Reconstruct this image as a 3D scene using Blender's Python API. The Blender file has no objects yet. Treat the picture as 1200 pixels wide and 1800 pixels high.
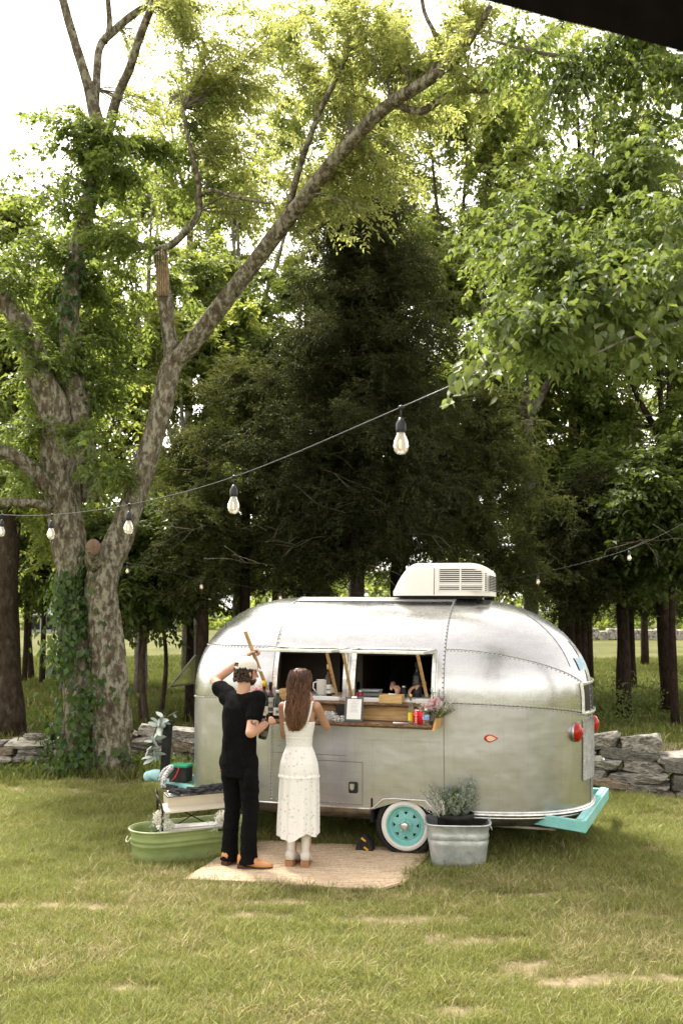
import bpy, bmesh, math, random
import numpy as np
from math import sin, cos, pi, radians, sqrt, atan2
from mathutils import Vector, Matrix, noise

RNG = np.random.default_rng(7)
random.seed(7)
SC = bpy.context.scene
COL = SC.collection

# ------------------------------------------------------------------ camera
CAM_H, FPX, HORIZ = 2.25, 1750.0, 1075.0
PITCH = math.atan((HORIZ - 900.0) / FPX)
cam = bpy.data.cameras.new('camera')
cam.sensor_fit = 'VERTICAL'; cam.sensor_height = 36.0; cam.lens = 35.0
cam.clip_start = 0.05; cam.clip_end = 2000
cam.dof.use_dof = True; cam.dof.focus_distance = 9.3; cam.dof.aperture_fstop = 4.0
camo = bpy.data.objects.new('camera', cam); COL.objects.link(camo)
camo.location = (0, 0, CAM_H); camo.rotation_euler = (pi / 2 + PITCH, 0, 0)
SC.camera = camo

def P(px, py, d):
    """world point seen at photo pixel (px,py) at distance d ahead"""
    x = (px - 600) / FPX; y = (900 - py) / FPX
    dy = cos(PITCH) - y * sin(PITCH); dz = sin(PITCH) + y * cos(PITCH)
    k = d / dy
    return Vector((x * k, d, CAM_H + dz * k))
def G(px, py, z=0.0):
    """ground point seen at pixel"""
    x = (px - 600) / FPX; y = (900 - py) / FPX
    dy = cos(PITCH) - y * sin(PITCH); dz = sin(PITCH) + y * cos(PITCH)
    k = (z - CAM_H) / dz
    return Vector((x * k, dy * k, z))

# ------------------------------------------------------------------ sky, sun, exposure
SUN_EL, SUN_AZ = radians(58), radians(328)      # azimuth clockwise from +Y : beyond the trees, to the left
world = bpy.data.worlds.new('World'); SC.world = world; world.use_nodes = True
nt = world.node_tree; nt.nodes.clear()
sky = nt.nodes.new('ShaderNodeTexSky'); sky.sky_type = 'NISHITA'; sky.sun_disc = False
sky.sun_elevation = SUN_EL; sky.sun_rotation = SUN_AZ
sky.air_density = 1.0; sky.dust_density = 1.5; sky.ozone_density = 1.0
hs = nt.nodes.new('ShaderNodeHueSaturation'); hs.inputs['Saturation'].default_value = 0.05
hs.inputs['Value'].default_value = 1.0
bg = nt.nodes.new('ShaderNodeBackground'); bg.inputs['Strength'].default_value = 0.135
wo = nt.nodes.new('ShaderNodeOutputWorld')
wt = nt.nodes.new('ShaderNodeMix'); wt.data_type = 'RGBA'; wt.blend_type = 'MULTIPLY'; wt.inputs[0].default_value = 1.0; wt.inputs[7].default_value = (1.06, 1.0, .93, 1)
nt.links.new(sky.outputs[0], hs.inputs['Color']); nt.links.new(hs.outputs[0], wt.inputs[6]); nt.links.new(wt.outputs[2], bg.inputs['Color'])
nt.links.new(bg.outputs[0], wo.inputs['Surface'])
sun = bpy.data.lights.new('sun', 'SUN'); sun.energy = 3.4; sun.angle = radians(10); sun.color = (1.0, 0.94, 0.84)
suno = bpy.data.objects.new('sun', sun); COL.objects.link(suno)
sd = Vector((sin(SUN_AZ) * cos(SUN_EL), cos(SUN_AZ) * cos(SUN_EL), sin(SUN_EL)))
suno.rotation_euler = sd.to_track_quat('Z', 'Y').to_euler(); suno.location = sd * 50
SC.view_settings.view_transform = 'Standard'; SC.view_settings.look = 'None'
SC.view_settings.gamma = 1.0; SC.view_settings.use_curve_mapping = False
SC.view_settings.exposure = 2.0
SC.cycles.max_bounces = 8; SC.cycles.diffuse_bounces = 3; SC.cycles.glossy_bounces = 4
SC.cycles.transmission_bounces = 6; SC.cycles.transparent_max_bounces = 8
SC.cycles.use_denoising = True
SC.cycles.sample_clamp_indirect = 6

# ------------------------------------------------------------------ materials
MATS = {}
def mat(name, c1, c2=None, rough=0.6, metal=0.0, scale=8.0, bump=0.0, bscale=None, detail=4.0,
        spec=0.4, trans=0.0, ior=1.45, emit=None, c3=None, s3=2.0, t3=(0.5, 0.62), stretch=None, rvar=0.0, sheen=0):
    if name in MATS: return MATS[name]
    m = bpy.data.materials.new(name); m.use_nodes = True; MATS[name] = m
    t = m.node_tree; b = t.nodes['Principled BSDF']
    b.inputs['Roughness'].default_value = rough; b.inputs['Metallic'].default_value = metal
    b.inputs['Specular IOR Level'].default_value = spec; b.inputs['IOR'].default_value = ior
    b.inputs['Transmission Weight'].default_value = trans
    if sheen: b.inputs['Sheen Weight'].default_value = sheen
    co = t.nodes.new('ShaderNodeTexCoord'); out = co.outputs['Object']
    if stretch:
        mp = t.nodes.new('ShaderNodeMapping'); mp.inputs['Scale'].default_value = stretch
        t.links.new(out, mp.inputs[0]); out = mp.outputs[0]
    colr = None
    if c2:
        n = t.nodes.new('ShaderNodeTexNoise'); n.inputs['Scale'].default_value = scale
        n.inputs['Detail'].default_value = detail; n.inputs['Roughness'].default_value = 0.62
        t.links.new(out, n.inputs['Vector'])
        r = t.nodes.new('ShaderNodeValToRGB'); r.color_ramp.elements[0].position = 0.36; r.color_ramp.elements[1].position = 0.64
        r.color_ramp.elements[0].color = (*c1, 1); r.color_ramp.elements[1].color = (*c2, 1)
        t.links.new(n.outputs['Fac'], r.inputs[0]); colr = r.outputs[0]
        if c3:
            n3 = t.nodes.new('ShaderNodeTexNoise'); n3.inputs['Scale'].default_value = s3; n3.inputs['Detail'].default_value = 5
            n3.inputs['Roughness'].default_value = 0.7
            t.links.new(out, n3.inputs['Vector'])
            r3 = t.nodes.new('ShaderNodeValToRGB'); r3.color_ramp.elements[0].position = t3[0]; r3.color_ramp.elements[1].position = t3[1]
            t.links.new(n3.outputs['Fac'], r3.inputs[0])
            mx = t.nodes.new('ShaderNodeMix'); mx.data_type = 'RGBA'
            t.links.new(r3.outputs[0], mx.inputs[0]); t.links.new(colr, mx.inputs[6]); mx.inputs[7].default_value = (*c3, 1)
            colr = mx.outputs[2]
        t.links.new(colr, b.inputs['Base Color'])
        if rvar:
            mr = t.nodes.new('ShaderNodeMapRange'); mr.inputs[3].default_value = max(0, rough - rvar); mr.inputs[4].default_value = rough + rvar
            t.links.new(n.outputs['Fac'], mr.inputs[0]); t.links.new(mr.outputs[0], b.inputs['Roughness'])
    else:
        b.inputs['Base Color'].default_value = (*c1, 1)
    if bump:
        nb = t.nodes.new('ShaderNodeTexNoise'); nb.inputs['Scale'].default_value = bscale or scale * 2
        nb.inputs['Detail'].default_value = detail
        t.links.new(out, nb.inputs['Vector'])
        bp = t.nodes.new('ShaderNodeBump'); bp.inputs['Strength'].default_value = bump; bp.inputs['Distance'].default_value = 0.02
        t.links.new(nb.outputs['Fac'], bp.inputs['Height']); t.links.new(bp.outputs[0], b.inputs['Normal'])
    if emit:
        b.inputs['Emission Color'].default_value = (*emit[0], 1); b.inputs['Emission Strength'].default_value = emit[1]
    return m

def leaf_mat(name, dark, light, tr, trans=0.4, rough=0.45, spec=0.35):
    """leaf: per-leaf tint attribute, diffuse + light coming through the blade"""
    if name in MATS: return MATS[name]
    m = bpy.data.materials.new(name); m.use_nodes = True; MATS[name] = m
    t = m.node_tree; b = t.nodes['Principled BSDF']; o = t.nodes['Material Output']
    a = t.nodes.new('ShaderNodeAttribute'); a.attribute_name = 'tint'
    oi = t.nodes.new('ShaderNodeObjectInfo')
    ad = t.nodes.new('ShaderNodeMath'); ad.operation = 'MULTIPLY_ADD'; ad.inputs[1].default_value = 0.25
    t.links.new(oi.outputs['Random'], ad.inputs[0]); t.links.new(a.outputs['Fac'], ad.inputs[2])
    r = t.nodes.new('ShaderNodeValToRGB'); r.color_ramp.elements[0].color = (*dark, 1); r.color_ramp.elements[1].color = (*light, 1)
    r.color_ramp.elements[1].position = 1.1 if False else 1.0
    t.links.new(ad.outputs[0], r.inputs[0]); t.links.new(r.outputs[0], b.inputs['Base Color'])
    b.inputs['Roughness'].default_value = rough; b.inputs['Specular IOR Level'].default_value = spec
    tl = t.nodes.new('ShaderNodeBsdfTranslucent')
    mx = t.nodes.new('ShaderNodeMix'); mx.data_type = 'RGBA'; mx.blend_type = 'MULTIPLY'; mx.inputs[0].default_value = 0.0
    r2 = t.nodes.new('ShaderNodeValToRGB'); r2.color_ramp.elements[0].color = (tr[0] * .7, tr[1] * .75, tr[2] * .7, 1); r2.color_ramp.elements[1].color = (tr[0] * 1.25, tr[1] * 1.15, tr[2], 1)
    t.links.new(ad.outputs[0], r2.inputs[0]); t.links.new(r2.outputs[0], tl.inputs['Color'])
    ms = t.nodes.new('ShaderNodeMixShader'); ms.inputs[0].default_value = trans
    t.links.new(b.outputs[0], ms.inputs[1]); t.links.new(tl.outputs[0], ms.inputs[2]); t.links.new(ms.outputs[0], o.inputs['Surface'])
    return m

# ------------------------------------------------------------------ object helpers
WM = {}     # world matrix per object name
def W(o): return WM.get(o.name, Matrix.Identity(4))
def thing(name, label, cat, loc=(0, 0, 0), rot=(0, 0, 0), group=None):
    o = bpy.data.objects.new(name, None); COL.objects.link(o); o.empty_display_size = 0.1
    o.location = loc; o.rotation_euler = rot; o['label'] = label; o['category'] = cat
    if group: o['group'] = group
    from mathutils import Euler
    WM[o.name] = Matrix.Translation(Vector(loc)) @ Euler(rot).to_matrix().to_4x4()
    return o
def tagt(o, label, cat, group=None):
    o['label'] = label; o['category'] = cat
    if group: o['group'] = group
    return o

class MB:
    def __init__(s): s.v = []; s.f = []; s.m = []; s.s = []
    def add(s, vs, fs, smooth=False, m=0):
        b = len(s.v); s.v.extend([tuple(v) for v in vs])
        for f in fs:
            s.f.append(tuple(i + b for i in f)); s.m.append(m); s.s.append(smooth)
        return s
    def box(s, c, size, rot=None, m=0):
        hx, hy, hz = size[0] / 2, size[1] / 2, size[2] / 2; c = Vector(c)
        vs = [Vector((x, y, z)) for x in (-hx, hx) for y in (-hy, hy) for z in (-hz, hz)]
        if rot is not None: vs = [rot @ v for v in vs]
        return s.add([v + c for v in vs], [(0, 1, 3, 2), (4, 6, 7, 5), (0, 4, 5, 1), (2, 3, 7, 6), (0, 2, 6, 4), (1, 5, 7, 3)], False, m)
    def bar(s, a, b, w, h, m=0, up=(0, 0, 1)):
        a = Vector(a); b = Vector(b); d = b - a; L = d.length; x = d.normalized()
        y = Vector(up).cross(x)
        if y.length < 1e-4: y = Vector((0, 1, 0)).cross(x)
        y.normalize(); z = x.cross(y)
        R = Matrix((x, y, z)).transposed()
        return s.box((a + b) / 2, (L, w, h), R, m)
    def tube(s, pts, r, n=8, m=0, cap=True, smooth=True, rfun=None):
        pts = [Vector(p) for p in pts]; k = len(pts)
        rs = r if isinstance(r, (list, tuple, np.ndarray)) else [r] * k
        vs = []; t0 = None; nx = None
        for i in range(k):
            t = (pts[min(i + 1, k - 1)] - pts[max(i - 1, 0)]).normalized()
            if nx is None:
                nx = t.orthogonal().normalized()
            else:
                nx = (nx - t * nx.dot(t))
                nx = nx.normalized() if nx.length > 1e-6 else t.orthogonal().normalized()
            ny = t.cross(nx)
            for j in range(n):
                a = 2 * pi * j / n
                rr = rs[i] * (rfun(i, a, pts[i]) if rfun else 1)
                vs.append(pts[i] + (nx * cos(a) + ny * sin(a)) * rr)
        fs = [(i * n + j, i * n + (j + 1) % n, (i + 1) * n + (j + 1) % n, (i + 1) * n + j) for i in range(k - 1) for j in range(n)]
        if cap: fs += [tuple(range(n - 1, -1, -1)), tuple(range((k - 1) * n, k * n))]
        return s.add(vs, fs, smooth, m)
    def lathe(s, prof, c=(0, 0, 0), M=None, n=24, m=0, smooth=True, sx=1, sy=1, cap=True):
        c = Vector(c); vs = []; k = len(prof)
        for r, z in prof:
            for j in range(n):
                a = 2 * pi * j / n; p = Vector((r * cos(a) * sx, r * sin(a) * sy, z))
                vs.append((M @ p if M is not None else p) + c)
        fs = [(i * n + j, i * n + (j + 1) % n, (i + 1) * n + (j + 1) % n, (i + 1) * n + j) for i in range(k - 1) for j in range(n)]
        if cap and prof[0][0] > 1e-5: fs.append(tuple(range(n - 1, -1, -1)))
        if cap and prof[-1][0] > 1e-5: fs.append(tuple(range((k - 1) * n, k * n)))
        return s.add(vs, fs, smooth, m)
    def prism(s, poly, t, M, m=0, smooth=False):
        """polygon in local xy, thickness t along z (centred), placed by matrix M"""
        n = len(poly)
        vs = [M @ Vector((x, y, -t / 2)) for x, y in poly] + [M @ Vector((x, y, t / 2)) for x, y in poly]
        fs = [tuple(range(n - 1, -1, -1)), tuple(range(n, 2 * n))] + [(i, (i + 1) % n, n + (i + 1) % n, n + i) for i in range(n)]
        return s.add(vs, fs, smooth, m)
    def ell(s, c, r, M=None, n=12, k=8, m=0, smooth=True):
        pr = [(cos(a) if abs(abs(a) - pi / 2) > 1e-6 else 0.0, sin(a)) for a in [(-pi / 2 + pi * i / k) for i in range(k + 1)]]
        r = Vector(r) if not isinstance(r, (int, float)) else Vector((r, r, r))
        D = Matrix.Diagonal(r)
        return s.lathe(pr, c, (M @ D) if M is not None else D, n, m, smooth)
    def build(s, name, mats, parent=None, local=False, kind=None, bevel=0, label=None, loc=None, weld=False):
        mats = mats if isinstance(mats, (list, tuple)) else [mats]
        me = bpy.data.meshes.new(name)
        vs = s.v
        if loc is not None:
            L = Vector(loc); vs = [Vector(v) - L for v in vs]
        elif parent is not None and not local:
            Mi = W(parent).inverted(); vs = [Mi @ Vector(v) for v in vs]
        me.from_pydata([tuple(v) for v in vs], [], s.f)
        me.polygons.foreach_set('material_index', s.m); me.polygons.foreach_set('use_smooth', s.s)
        for m_ in mats: me.materials.append(m_)
        if bevel or weld:
            bm = bmesh.new(); bm.from_mesh(me)
            if weld: bmesh.ops.remove_doubles(bm, verts=bm.verts, dist=1e-5)
            if bevel:
                bm.normal_update()
                es = [e for e in bm.edges if len(e.link_faces) == 2 and e.calc_face_angle(0) > 0.5]
                bmesh.ops.bevel(bm, geom=es, offset=bevel, segments=1, affect='EDGES', clamp_overlap=True)
            bm.to_mesh(me); bm.free()
        me.update()
        return put(name, me, parent, kind, label, loc)
def put(name, me, parent=None, kind=None, label=None, loc=None):
    o = bpy.data.objects.new(name, me); COL.objects.link(o)
    if parent is not None: o.parent = parent; WM[o.name] = W(parent)
    if loc is not None: o.location = loc
    if kind: o['kind'] = kind
    if label: o['label'] = label
    return o
def np_mesh(name, V, F4, mats, smooth=False, tint=None, midx=None):
    """V (n,3), F4 (m,4) quads, or (m,3)"""
    me = bpy.data.meshes.new(name); V = np.asarray(V, np.float32); F = np.asarray(F4, np.int32); k = F.shape[1]
    me.vertices.add(len(V)); me.vertices.foreach_set('co', V.ravel())
    me.loops.add(F.size); me.loops.foreach_set('vertex_index', F.ravel())
    me.polygons.add(len(F)); me.polygons.foreach_set('loop_start', np.arange(len(F), dtype=np.int32) * k)
    me.polygons.foreach_set('loop_total', np.full(len(F), k, np.int32))
    for m_ in (mats if isinstance(mats, (list, tuple)) else [mats]): me.materials.append(m_)
    if midx is not None: me.polygons.foreach_set('material_index', np.asarray(midx, np.int32))
    me.polygons.foreach_set('use_smooth', np.full(len(F), smooth, bool))
    if tint is not None:
        at = me.attributes.new('tint', 'FLOAT', 'POINT'); at.data.foreach_set('value', np.asarray(tint, np.float32))
    me.update(calc_edges=True)
    return me

def smooth_path(pts, seg=4):
    """catmull-rom through (x,y,z,r) points"""
    A = [np.array(p, float) for p in pts]; A = [2 * A[0] - A[1]] + A + [2 * A[-1] - A[-2]]; out = []
    for i in range(1, len(A) - 2):
        for j in range(seg):
            t = j / seg; p0, p1, p2, p3 = A[i - 1:i + 3]
            out.append(0.5 * ((2 * p1) + (-p0 + p2) * t + (2 * p0 - 5 * p1 + 4 * p2 - p3) * t * t + (-p0 + 3 * p1 - 3 * p2 + p3) * t ** 3))
    out.append(A[-2]); return np.array(out)
def rotz(a): return Matrix.Rotation(a, 3, 'Z')
def rotx(a): return Matrix.Rotation(a, 3, 'X')
def roty(a): return Matrix.Rotation(a, 3, 'Y')
# ------------------------------------------------------------------ ground
DIRT = [(45,1590,.5,.13),(165,1597,.4,.14),(120,1590,.2,.08),(430,1612,.30,.14),(440,1590,.2,.1),(840,1652,.42,.15),(1100,1613,.32,.11),(1010,1730,.42,.12),
        (1125,1722,.5,.12),(915,1702,.3,.25),(480,1586,.35,.1),(130,1378,.9,.28),(60,1392,.8,.3),(230,1385,.9,.3),(180,1400,.7,.3),(600,1700,.3,.1),
        (700,1620,.5,.14),(350,1680,.25,.1),(940,1580,.5,.12),(1180,1500,.4,.3),(1150,1440,.5,.2),(560,1560,.4,.05),(820,1780,.3,.12),(230,1740,.25,.1)]
DIRT = [(G(a, b).x, G(a, b).y, rx, ry) for a, b, rx, ry in DIRT]
def nz(x, y, s, o=0.0): return noise.noise(Vector((x * s + o, y * s - o, o)))
def dirt_at(x, y):
    v = 0.0
    for cx, cy, rx, ry in DIRT:
        d = ((x - cx) / rx) ** 2 + ((y - cy) / ry) ** 2
        if d < 4: v = max(v, .80 - .75 * d + 0.9 * nz(x, y, 4.0, 3.1) + 0.9 * nz(x, y, 13, 9))
    v = max(v, (nz(x, y, 0.9, 7.7) + 0.5 * nz(x, y, 3.1, 1.3) - 0.50) * 1.6)
    if 15.5 < y < 30: v = max(v, 0.9 - abs(y - 19.5 - 0.5 * (x + 4) - nz(x, y, .6, 2) * 1.2) * 1.1 if -14 < x < -1 else 0, (nz(x, y, .35, 4.2) - .15) * 1.6)
    return min(.85, max(0.0, v))
def ground_z(x, y):
    z = 0.018 * nz(x, y, 0.7, 5.5) + 0.03 * nz(x, y, 0.22, 2.5)
    if y > 15: z += min(1, (y - 15) / 20) * (0.25 * nz(x, y, 0.06, 8.8) + 0.1 * nz(x, y, .2, 1.8))
    if x > 2.5 and 15.5 < y < 27: z -= 0.45 * math.exp(-((y - 21.5 - 0.1 * x) / 2.0) ** 2) * min(1, (x - 2.5) / 3)
    if y > 95: z += (y - 95) * 0.004
    return z
def grid_axis(lo, hi, step, far_lo, far_hi, g=1.25):
    mid = list(np.arange(lo, hi + 1e-6, step)); out = mid[:]
    s = step; v = hi
    while v < far_hi: s *= g; v += s; out.append(v)
    s = step; v = lo
    while v > far_lo: s *= g; v -= s; out.insert(0, v)
    return out
gx = grid_axis(-6.5, 6.5, 0.1, -420, 420); gy = grid_axis(4.0, 16.0, 0.1, -420, 700, 1.12)
V = [(x, y, ground_z(x, y)) for y in gy for x in gx]
nxg = len(gx)
F = [(j * nxg + i, j * nxg + i + 1, (j + 1) * nxg + i + 1, (j + 1) * nxg + i) for j in range(len(gy) - 1) for i in range(nxg - 1)]
gm = bpy.data.materials.new('lawn soil'); gm.use_nodes = True; t = gm.node_tree; b = t.nodes['Principled BSDF']
b.inputs['Roughness'].default_value = 0.95; b.inputs['Specular IOR Level'].default_value = 0.1
def _n(t, kind, **k):
    n = t.nodes.new(kind)
    for a, v in k.items():
        if a in n.inputs: n.inputs[a].default_value = v
        else: setattr(n, a, v)
    return n
co = _n(t, 'ShaderNodeTexCoord')
n1 = _n(t, 'ShaderNodeTexNoise', Scale=0.35, Detail=8.0, Roughness=0.7); n2 = _n(t, 'ShaderNodeTexNoise', Scale=22.0, Detail=5.0, Roughness=0.7); n3 = _n(t, 'ShaderNodeTexNoise', Scale=9.0, Detail=5.0)
for n in (n1, n2, n3): t.links.new(co.outputs['Object'], n.inputs['Vector'])
def ramp(t, inp, stops):
    r = t.nodes.new('ShaderNodeValToRGB'); e = r.color_ramp.elements
    while len(e) < len(stops): e.new(0.5)
    for q, (p, c) in zip(e, stops): q.position = p; q.color = (*c, 1)
    t.links.new(inp, r.inputs[0]); return r.outputs[0]
def mixc(t, f, a, b_, mode='MIX'):
    m = t.nodes.new('ShaderNodeMix'); m.data_type = 'RGBA'; m.blend_type = mode
    for s_, v in ((0, f), (6, a), (7, b_)):
        if hasattr(v, 'links'): t.links.new(v, m.inputs[s_])
        else: m.inputs[s_].default_value = v if s_ == 0 else (*v, 1)
    return m.outputs[2]
grassc = ramp(t, n1.outputs['Fac'], [(0.3, (0.060, 0.068, 0.022)), (0.5, (0.10, 0.105, 0.034)), (0.7, (0.15, 0.14, 0.055))])
grassc = mixc(t, 0.5, grassc, ramp(t, n2.outputs['Fac'], [(0.35, (0.35, 0.33, 0.3)), (0.65, (1.3, 1.3, 1.1))]), 'MULTIPLY')
soil = ramp(t, n3.outputs['Fac'], [(0.3, (0.13, 0.10, 0.06)), (0.6, (0.26, 0.20, 0.13)), (0.8, (0.34, 0.27, 0.19))])
at = _n(t, 'ShaderNodeAttribute', attribute_name='tint')
far_n = _n(t, 'ShaderNodeTexNoise', Scale=0.09, Detail=6.0, Roughness=0.75); t.links.new(co.outputs['Object'], far_n.inputs['Vector'])
grassc = mixc(t, 1.0, grassc, ramp(t, far_n.outputs['Fac'], [(.35, (.55, .6, .5)), (.65, (1.05, 1.0, .95))]), 'MULTIPLY')
t.links.new(mixc(t, at.outputs['Fac'], grassc, soil), b.inputs['Base Color'])
bp = _n(t, 'ShaderNodeBump', Strength=0.7, Distance=0.03); t.links.new(n2.outputs['Fac'], bp.inputs['Height']); t.links.new(bp.outputs[0], b.inputs['Normal'])
me = np_mesh('ground', V, F, gm, True, tint=[dirt_at(x, y) if -14 < x < 14 and 3 < y < 31 else max(0, nz(x, y, .05, 3) - .2) for x, y, z in V])
put('ground', me, kind='structure')

# ------------------------------------------------------------------ grass : instanced tufts
grass_m = leaf_mat('grass blade', (0.055, 0.085, 0.018), (0.35, 0.345, 0.115), (0.27, 0.31, 0.075), 0.32, 0.6, 0.2)
straw_m = leaf_mat('straw blade', (0.30, 0.25, 0.12), (0.52, 0.44, 0.26), (0.3, 0.26, 0.12), 0.25, 0.7, 0.15)
def tuft(name, n, rad, h0, h1, w, lean, straw, seed):
    r = np.random.default_rng(seed); V = []; F = []; T = []; MI = []
    for i in range(n):
        a = r.uniform(0, 2 * pi); q = rad * sqrt(r.uniform()); bx, by = q * cos(a), q * sin(a)
        h = r.uniform(h0, h1); dx, dy = r.normal(0, lean, 2) * h; a2 = r.uniform(0, 2 * pi); wx, wy = cos(a2) * w, sin(a2) * w
        b0 = len(V)
        V += [(bx - wx, by - wy, -0.01), (bx + wx, by + wy, -0.01), (bx + dx * .45 + wx * .8, by + dy * .45 + wy * .8, h * .6), (bx + dx * .45 - wx * .8, by + dy * .45 - wy * .8, h * .6),
              (bx + dx * 1.2 + wx * .15, by + dy * 1.2 + wy * .15, h), (bx + dx * 1.2 - wx * .15, by + dy * 1.2 - wy * .15, h)]
        F += [(b0, b0 + 1, b0 + 2, b0 + 3), (b0 + 3, b0 + 2, b0 + 4, b0 + 5)]
        tt = r.uniform(0, .75); T += [tt] * 6; s_ = 1 if r.uniform() < straw else 0; MI += [s_, s_]
    me = np_mesh(name, V, F, [grass_m, straw_m], False, T, MI)
    return bpy.data.objects.new(name, me)       # source only, not linked to the scene
def gn_scatter(name, pts, rots, scls, idx, sources, mats, kind='stuff', parent=None, label=None):
    me = bpy.data.meshes.new(name); n = len(pts); me.vertices.add(n); me.vertices.foreach_set('co', np.asarray(pts, np.float32).ravel())
    for nm, ty, arr in (('rot', 'FLOAT_VECTOR', rots), ('scl', 'FLOAT', scls), ('idx', 'INT', idx)):
        a_ = me.attributes.new(nm, ty, 'POINT'); a_.data.foreach_set('vector' if ty == 'FLOAT_VECTOR' else 'value', np.asarray(arr, np.int32 if ty == 'INT' else np.float32).ravel())
    for m_ in mats: me.materials.append(m_)
    ng = bpy.data.node_groups.new(name, 'GeometryNodeTree')
    ng.interface.new_socket('Geometry', in_out='INPUT', socket_type='NodeSocketGeometry'); ng.interface.new_socket('Geometry', in_out='OUTPUT', socket_type='NodeSocketGeometry')
    gi = ng.nodes.new('NodeGroupInput'); go = ng.nodes.new('NodeGroupOutput'); ip = ng.nodes.new('GeometryNodeInstanceOnPoints')
    gg = ng.nodes.new('GeometryNodeGeometryToInstance')
    for s_ in reversed(sources):
        oi = ng.nodes.new('GeometryNodeObjectInfo'); oi.inputs['Object'].default_value = s_; oi.inputs['As Instance'].default_value = True
        ng.links.new(oi.outputs['Geometry'], gg.inputs[0])
    def attr(nm, ty):
        a_ = ng.nodes.new('GeometryNodeInputNamedAttribute'); a_.data_type = ty; a_.inputs['Name'].default_value = nm
        return next(o_ for o_ in a_.outputs if o_.enabled and o_.name == 'Attribute')
    ng.links.new(gi.outputs[0], ip.inputs['Points']); ng.links.new(gg.outputs[0], ip.inputs['Instance'])
    ip.inputs['Pick Instance'].default_value = True
    ng.links.new(attr('idx', 'INT'), ip.inputs['Instance Index']); ng.links.new(attr('rot', 'FLOAT_VECTOR'), ip.inputs['Rotation']); ng.links.new(attr('scl', 'FLOAT'), ip.inputs['Scale'])
    ng.links.new(ip.outputs[0], go.inputs[0])
    o = put(name, me, parent, kind, label); md = o.modifiers.new('scatter', 'NODES'); md.node_group = ng
    return o
# what must stay clear of tall grass (x, y, radius or box), filled with the mat and feet positions
MATC = [G(322, 1549), G(440, 1480), G(762, 1497), G(700, 1567)]
def in_poly(x, y, poly):
    c = False; n = len(poly)
    for i in range(n):
        x1, y1 = poly[i].x, poly[i].y; x2, y2 = poly[(i + 1) % n].x, poly[(i + 1) % n].y
        if (y1 > y) != (y2 > y) and x < (x2 - x1) * (y - y1) / (y2 - y1) + x1: c = not c
    return c
def scatter_pts(n, d0, d1, half, seed, base_s, clear=True, thin=1.0, strawthr=0.0):
    r = np.random.default_rng(seed); pts = []; rot = []; scl = []; idx = []
    for i in range(n):
        y = sqrt(r.uniform(d0 * d0, d1 * d1)); x = r.uniform(-half, half) * y
        dv = dirt_at(x, y)
        if r.uniform() < dv * 1.15 - .03: continue
        if clear and in_poly(x, y, MATC): continue
        dens = 0.5 + nz(x, y, 1.6, 4.4) + 0.5 * nz(x, y, 5.2, 2.2)
        if r.uniform() > 0.55 + dens: continue
        dry = nz(x, y, 0.8, 12.2) + 0.6 * nz(x, y, 3.5, 6.1) + r.normal(0, .34) + dv * .8 + .08 + strawthr
        # greener and longer by the trailer, the wall and the tub
        lush = 0.0
        if y > 8.6: lush = min(1, (y - 8.6) / 1.2)
        k = 0 if dry - lush * .45 < 0.05 else (1 if dry - lush * .3 < 0.42 else 2)
        pts.append((x, y, ground_z(x, y) - 0.002)); rot.append((r.normal(0, .12), r.normal(0, .12), r.uniform(0, 6.28)))
        s_ = base_s * r.uniform(.6, 1.25) * (1.45 if nz(x, y, 4.5, 21) + .5 * nz(x, y, 11, 3) > .28 else 1) * (1 + .25 * lush) * (1 - .45 * min(1, dv * 1.5)) * (1 + .3 * nz(x, y, 2.3, 9.5)); scl.append(s_); idx.append(k * 3 + int(r.integers(0, 3)))
    return pts, rot, scl, idx
TU = [tuft('grass_tuft', 34, .075, .018, .052, .0016, .6, sfr, 10 * k + j) for k, sfr in enumerate((.04, .24, .6)) for j in range(3)]
a_ = scatter_pts(60000, 4.7, 13.2, .42, 3, 1.0)
gn_scatter('lawn_grass', *a_, TU, [grass_m, straw_m])
grass_m_, straw_m_ = grass_m, straw_m
grass_m = leaf_mat('meadow blade shaded', (0.04, 0.062, 0.014), (0.19, 0.20, 0.06), (0.15, 0.18, 0.04), 0.3, 0.7, 0.1)  # darker copy of the lawn blade: tree shade behind the wall painted into its colour
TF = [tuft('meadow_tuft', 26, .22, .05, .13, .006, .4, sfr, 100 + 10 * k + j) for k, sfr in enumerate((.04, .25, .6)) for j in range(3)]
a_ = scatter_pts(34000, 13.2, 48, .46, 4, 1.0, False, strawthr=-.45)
gn_scatter('meadow_grass', *a_, TF, [grass_m, straw_m])
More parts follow.
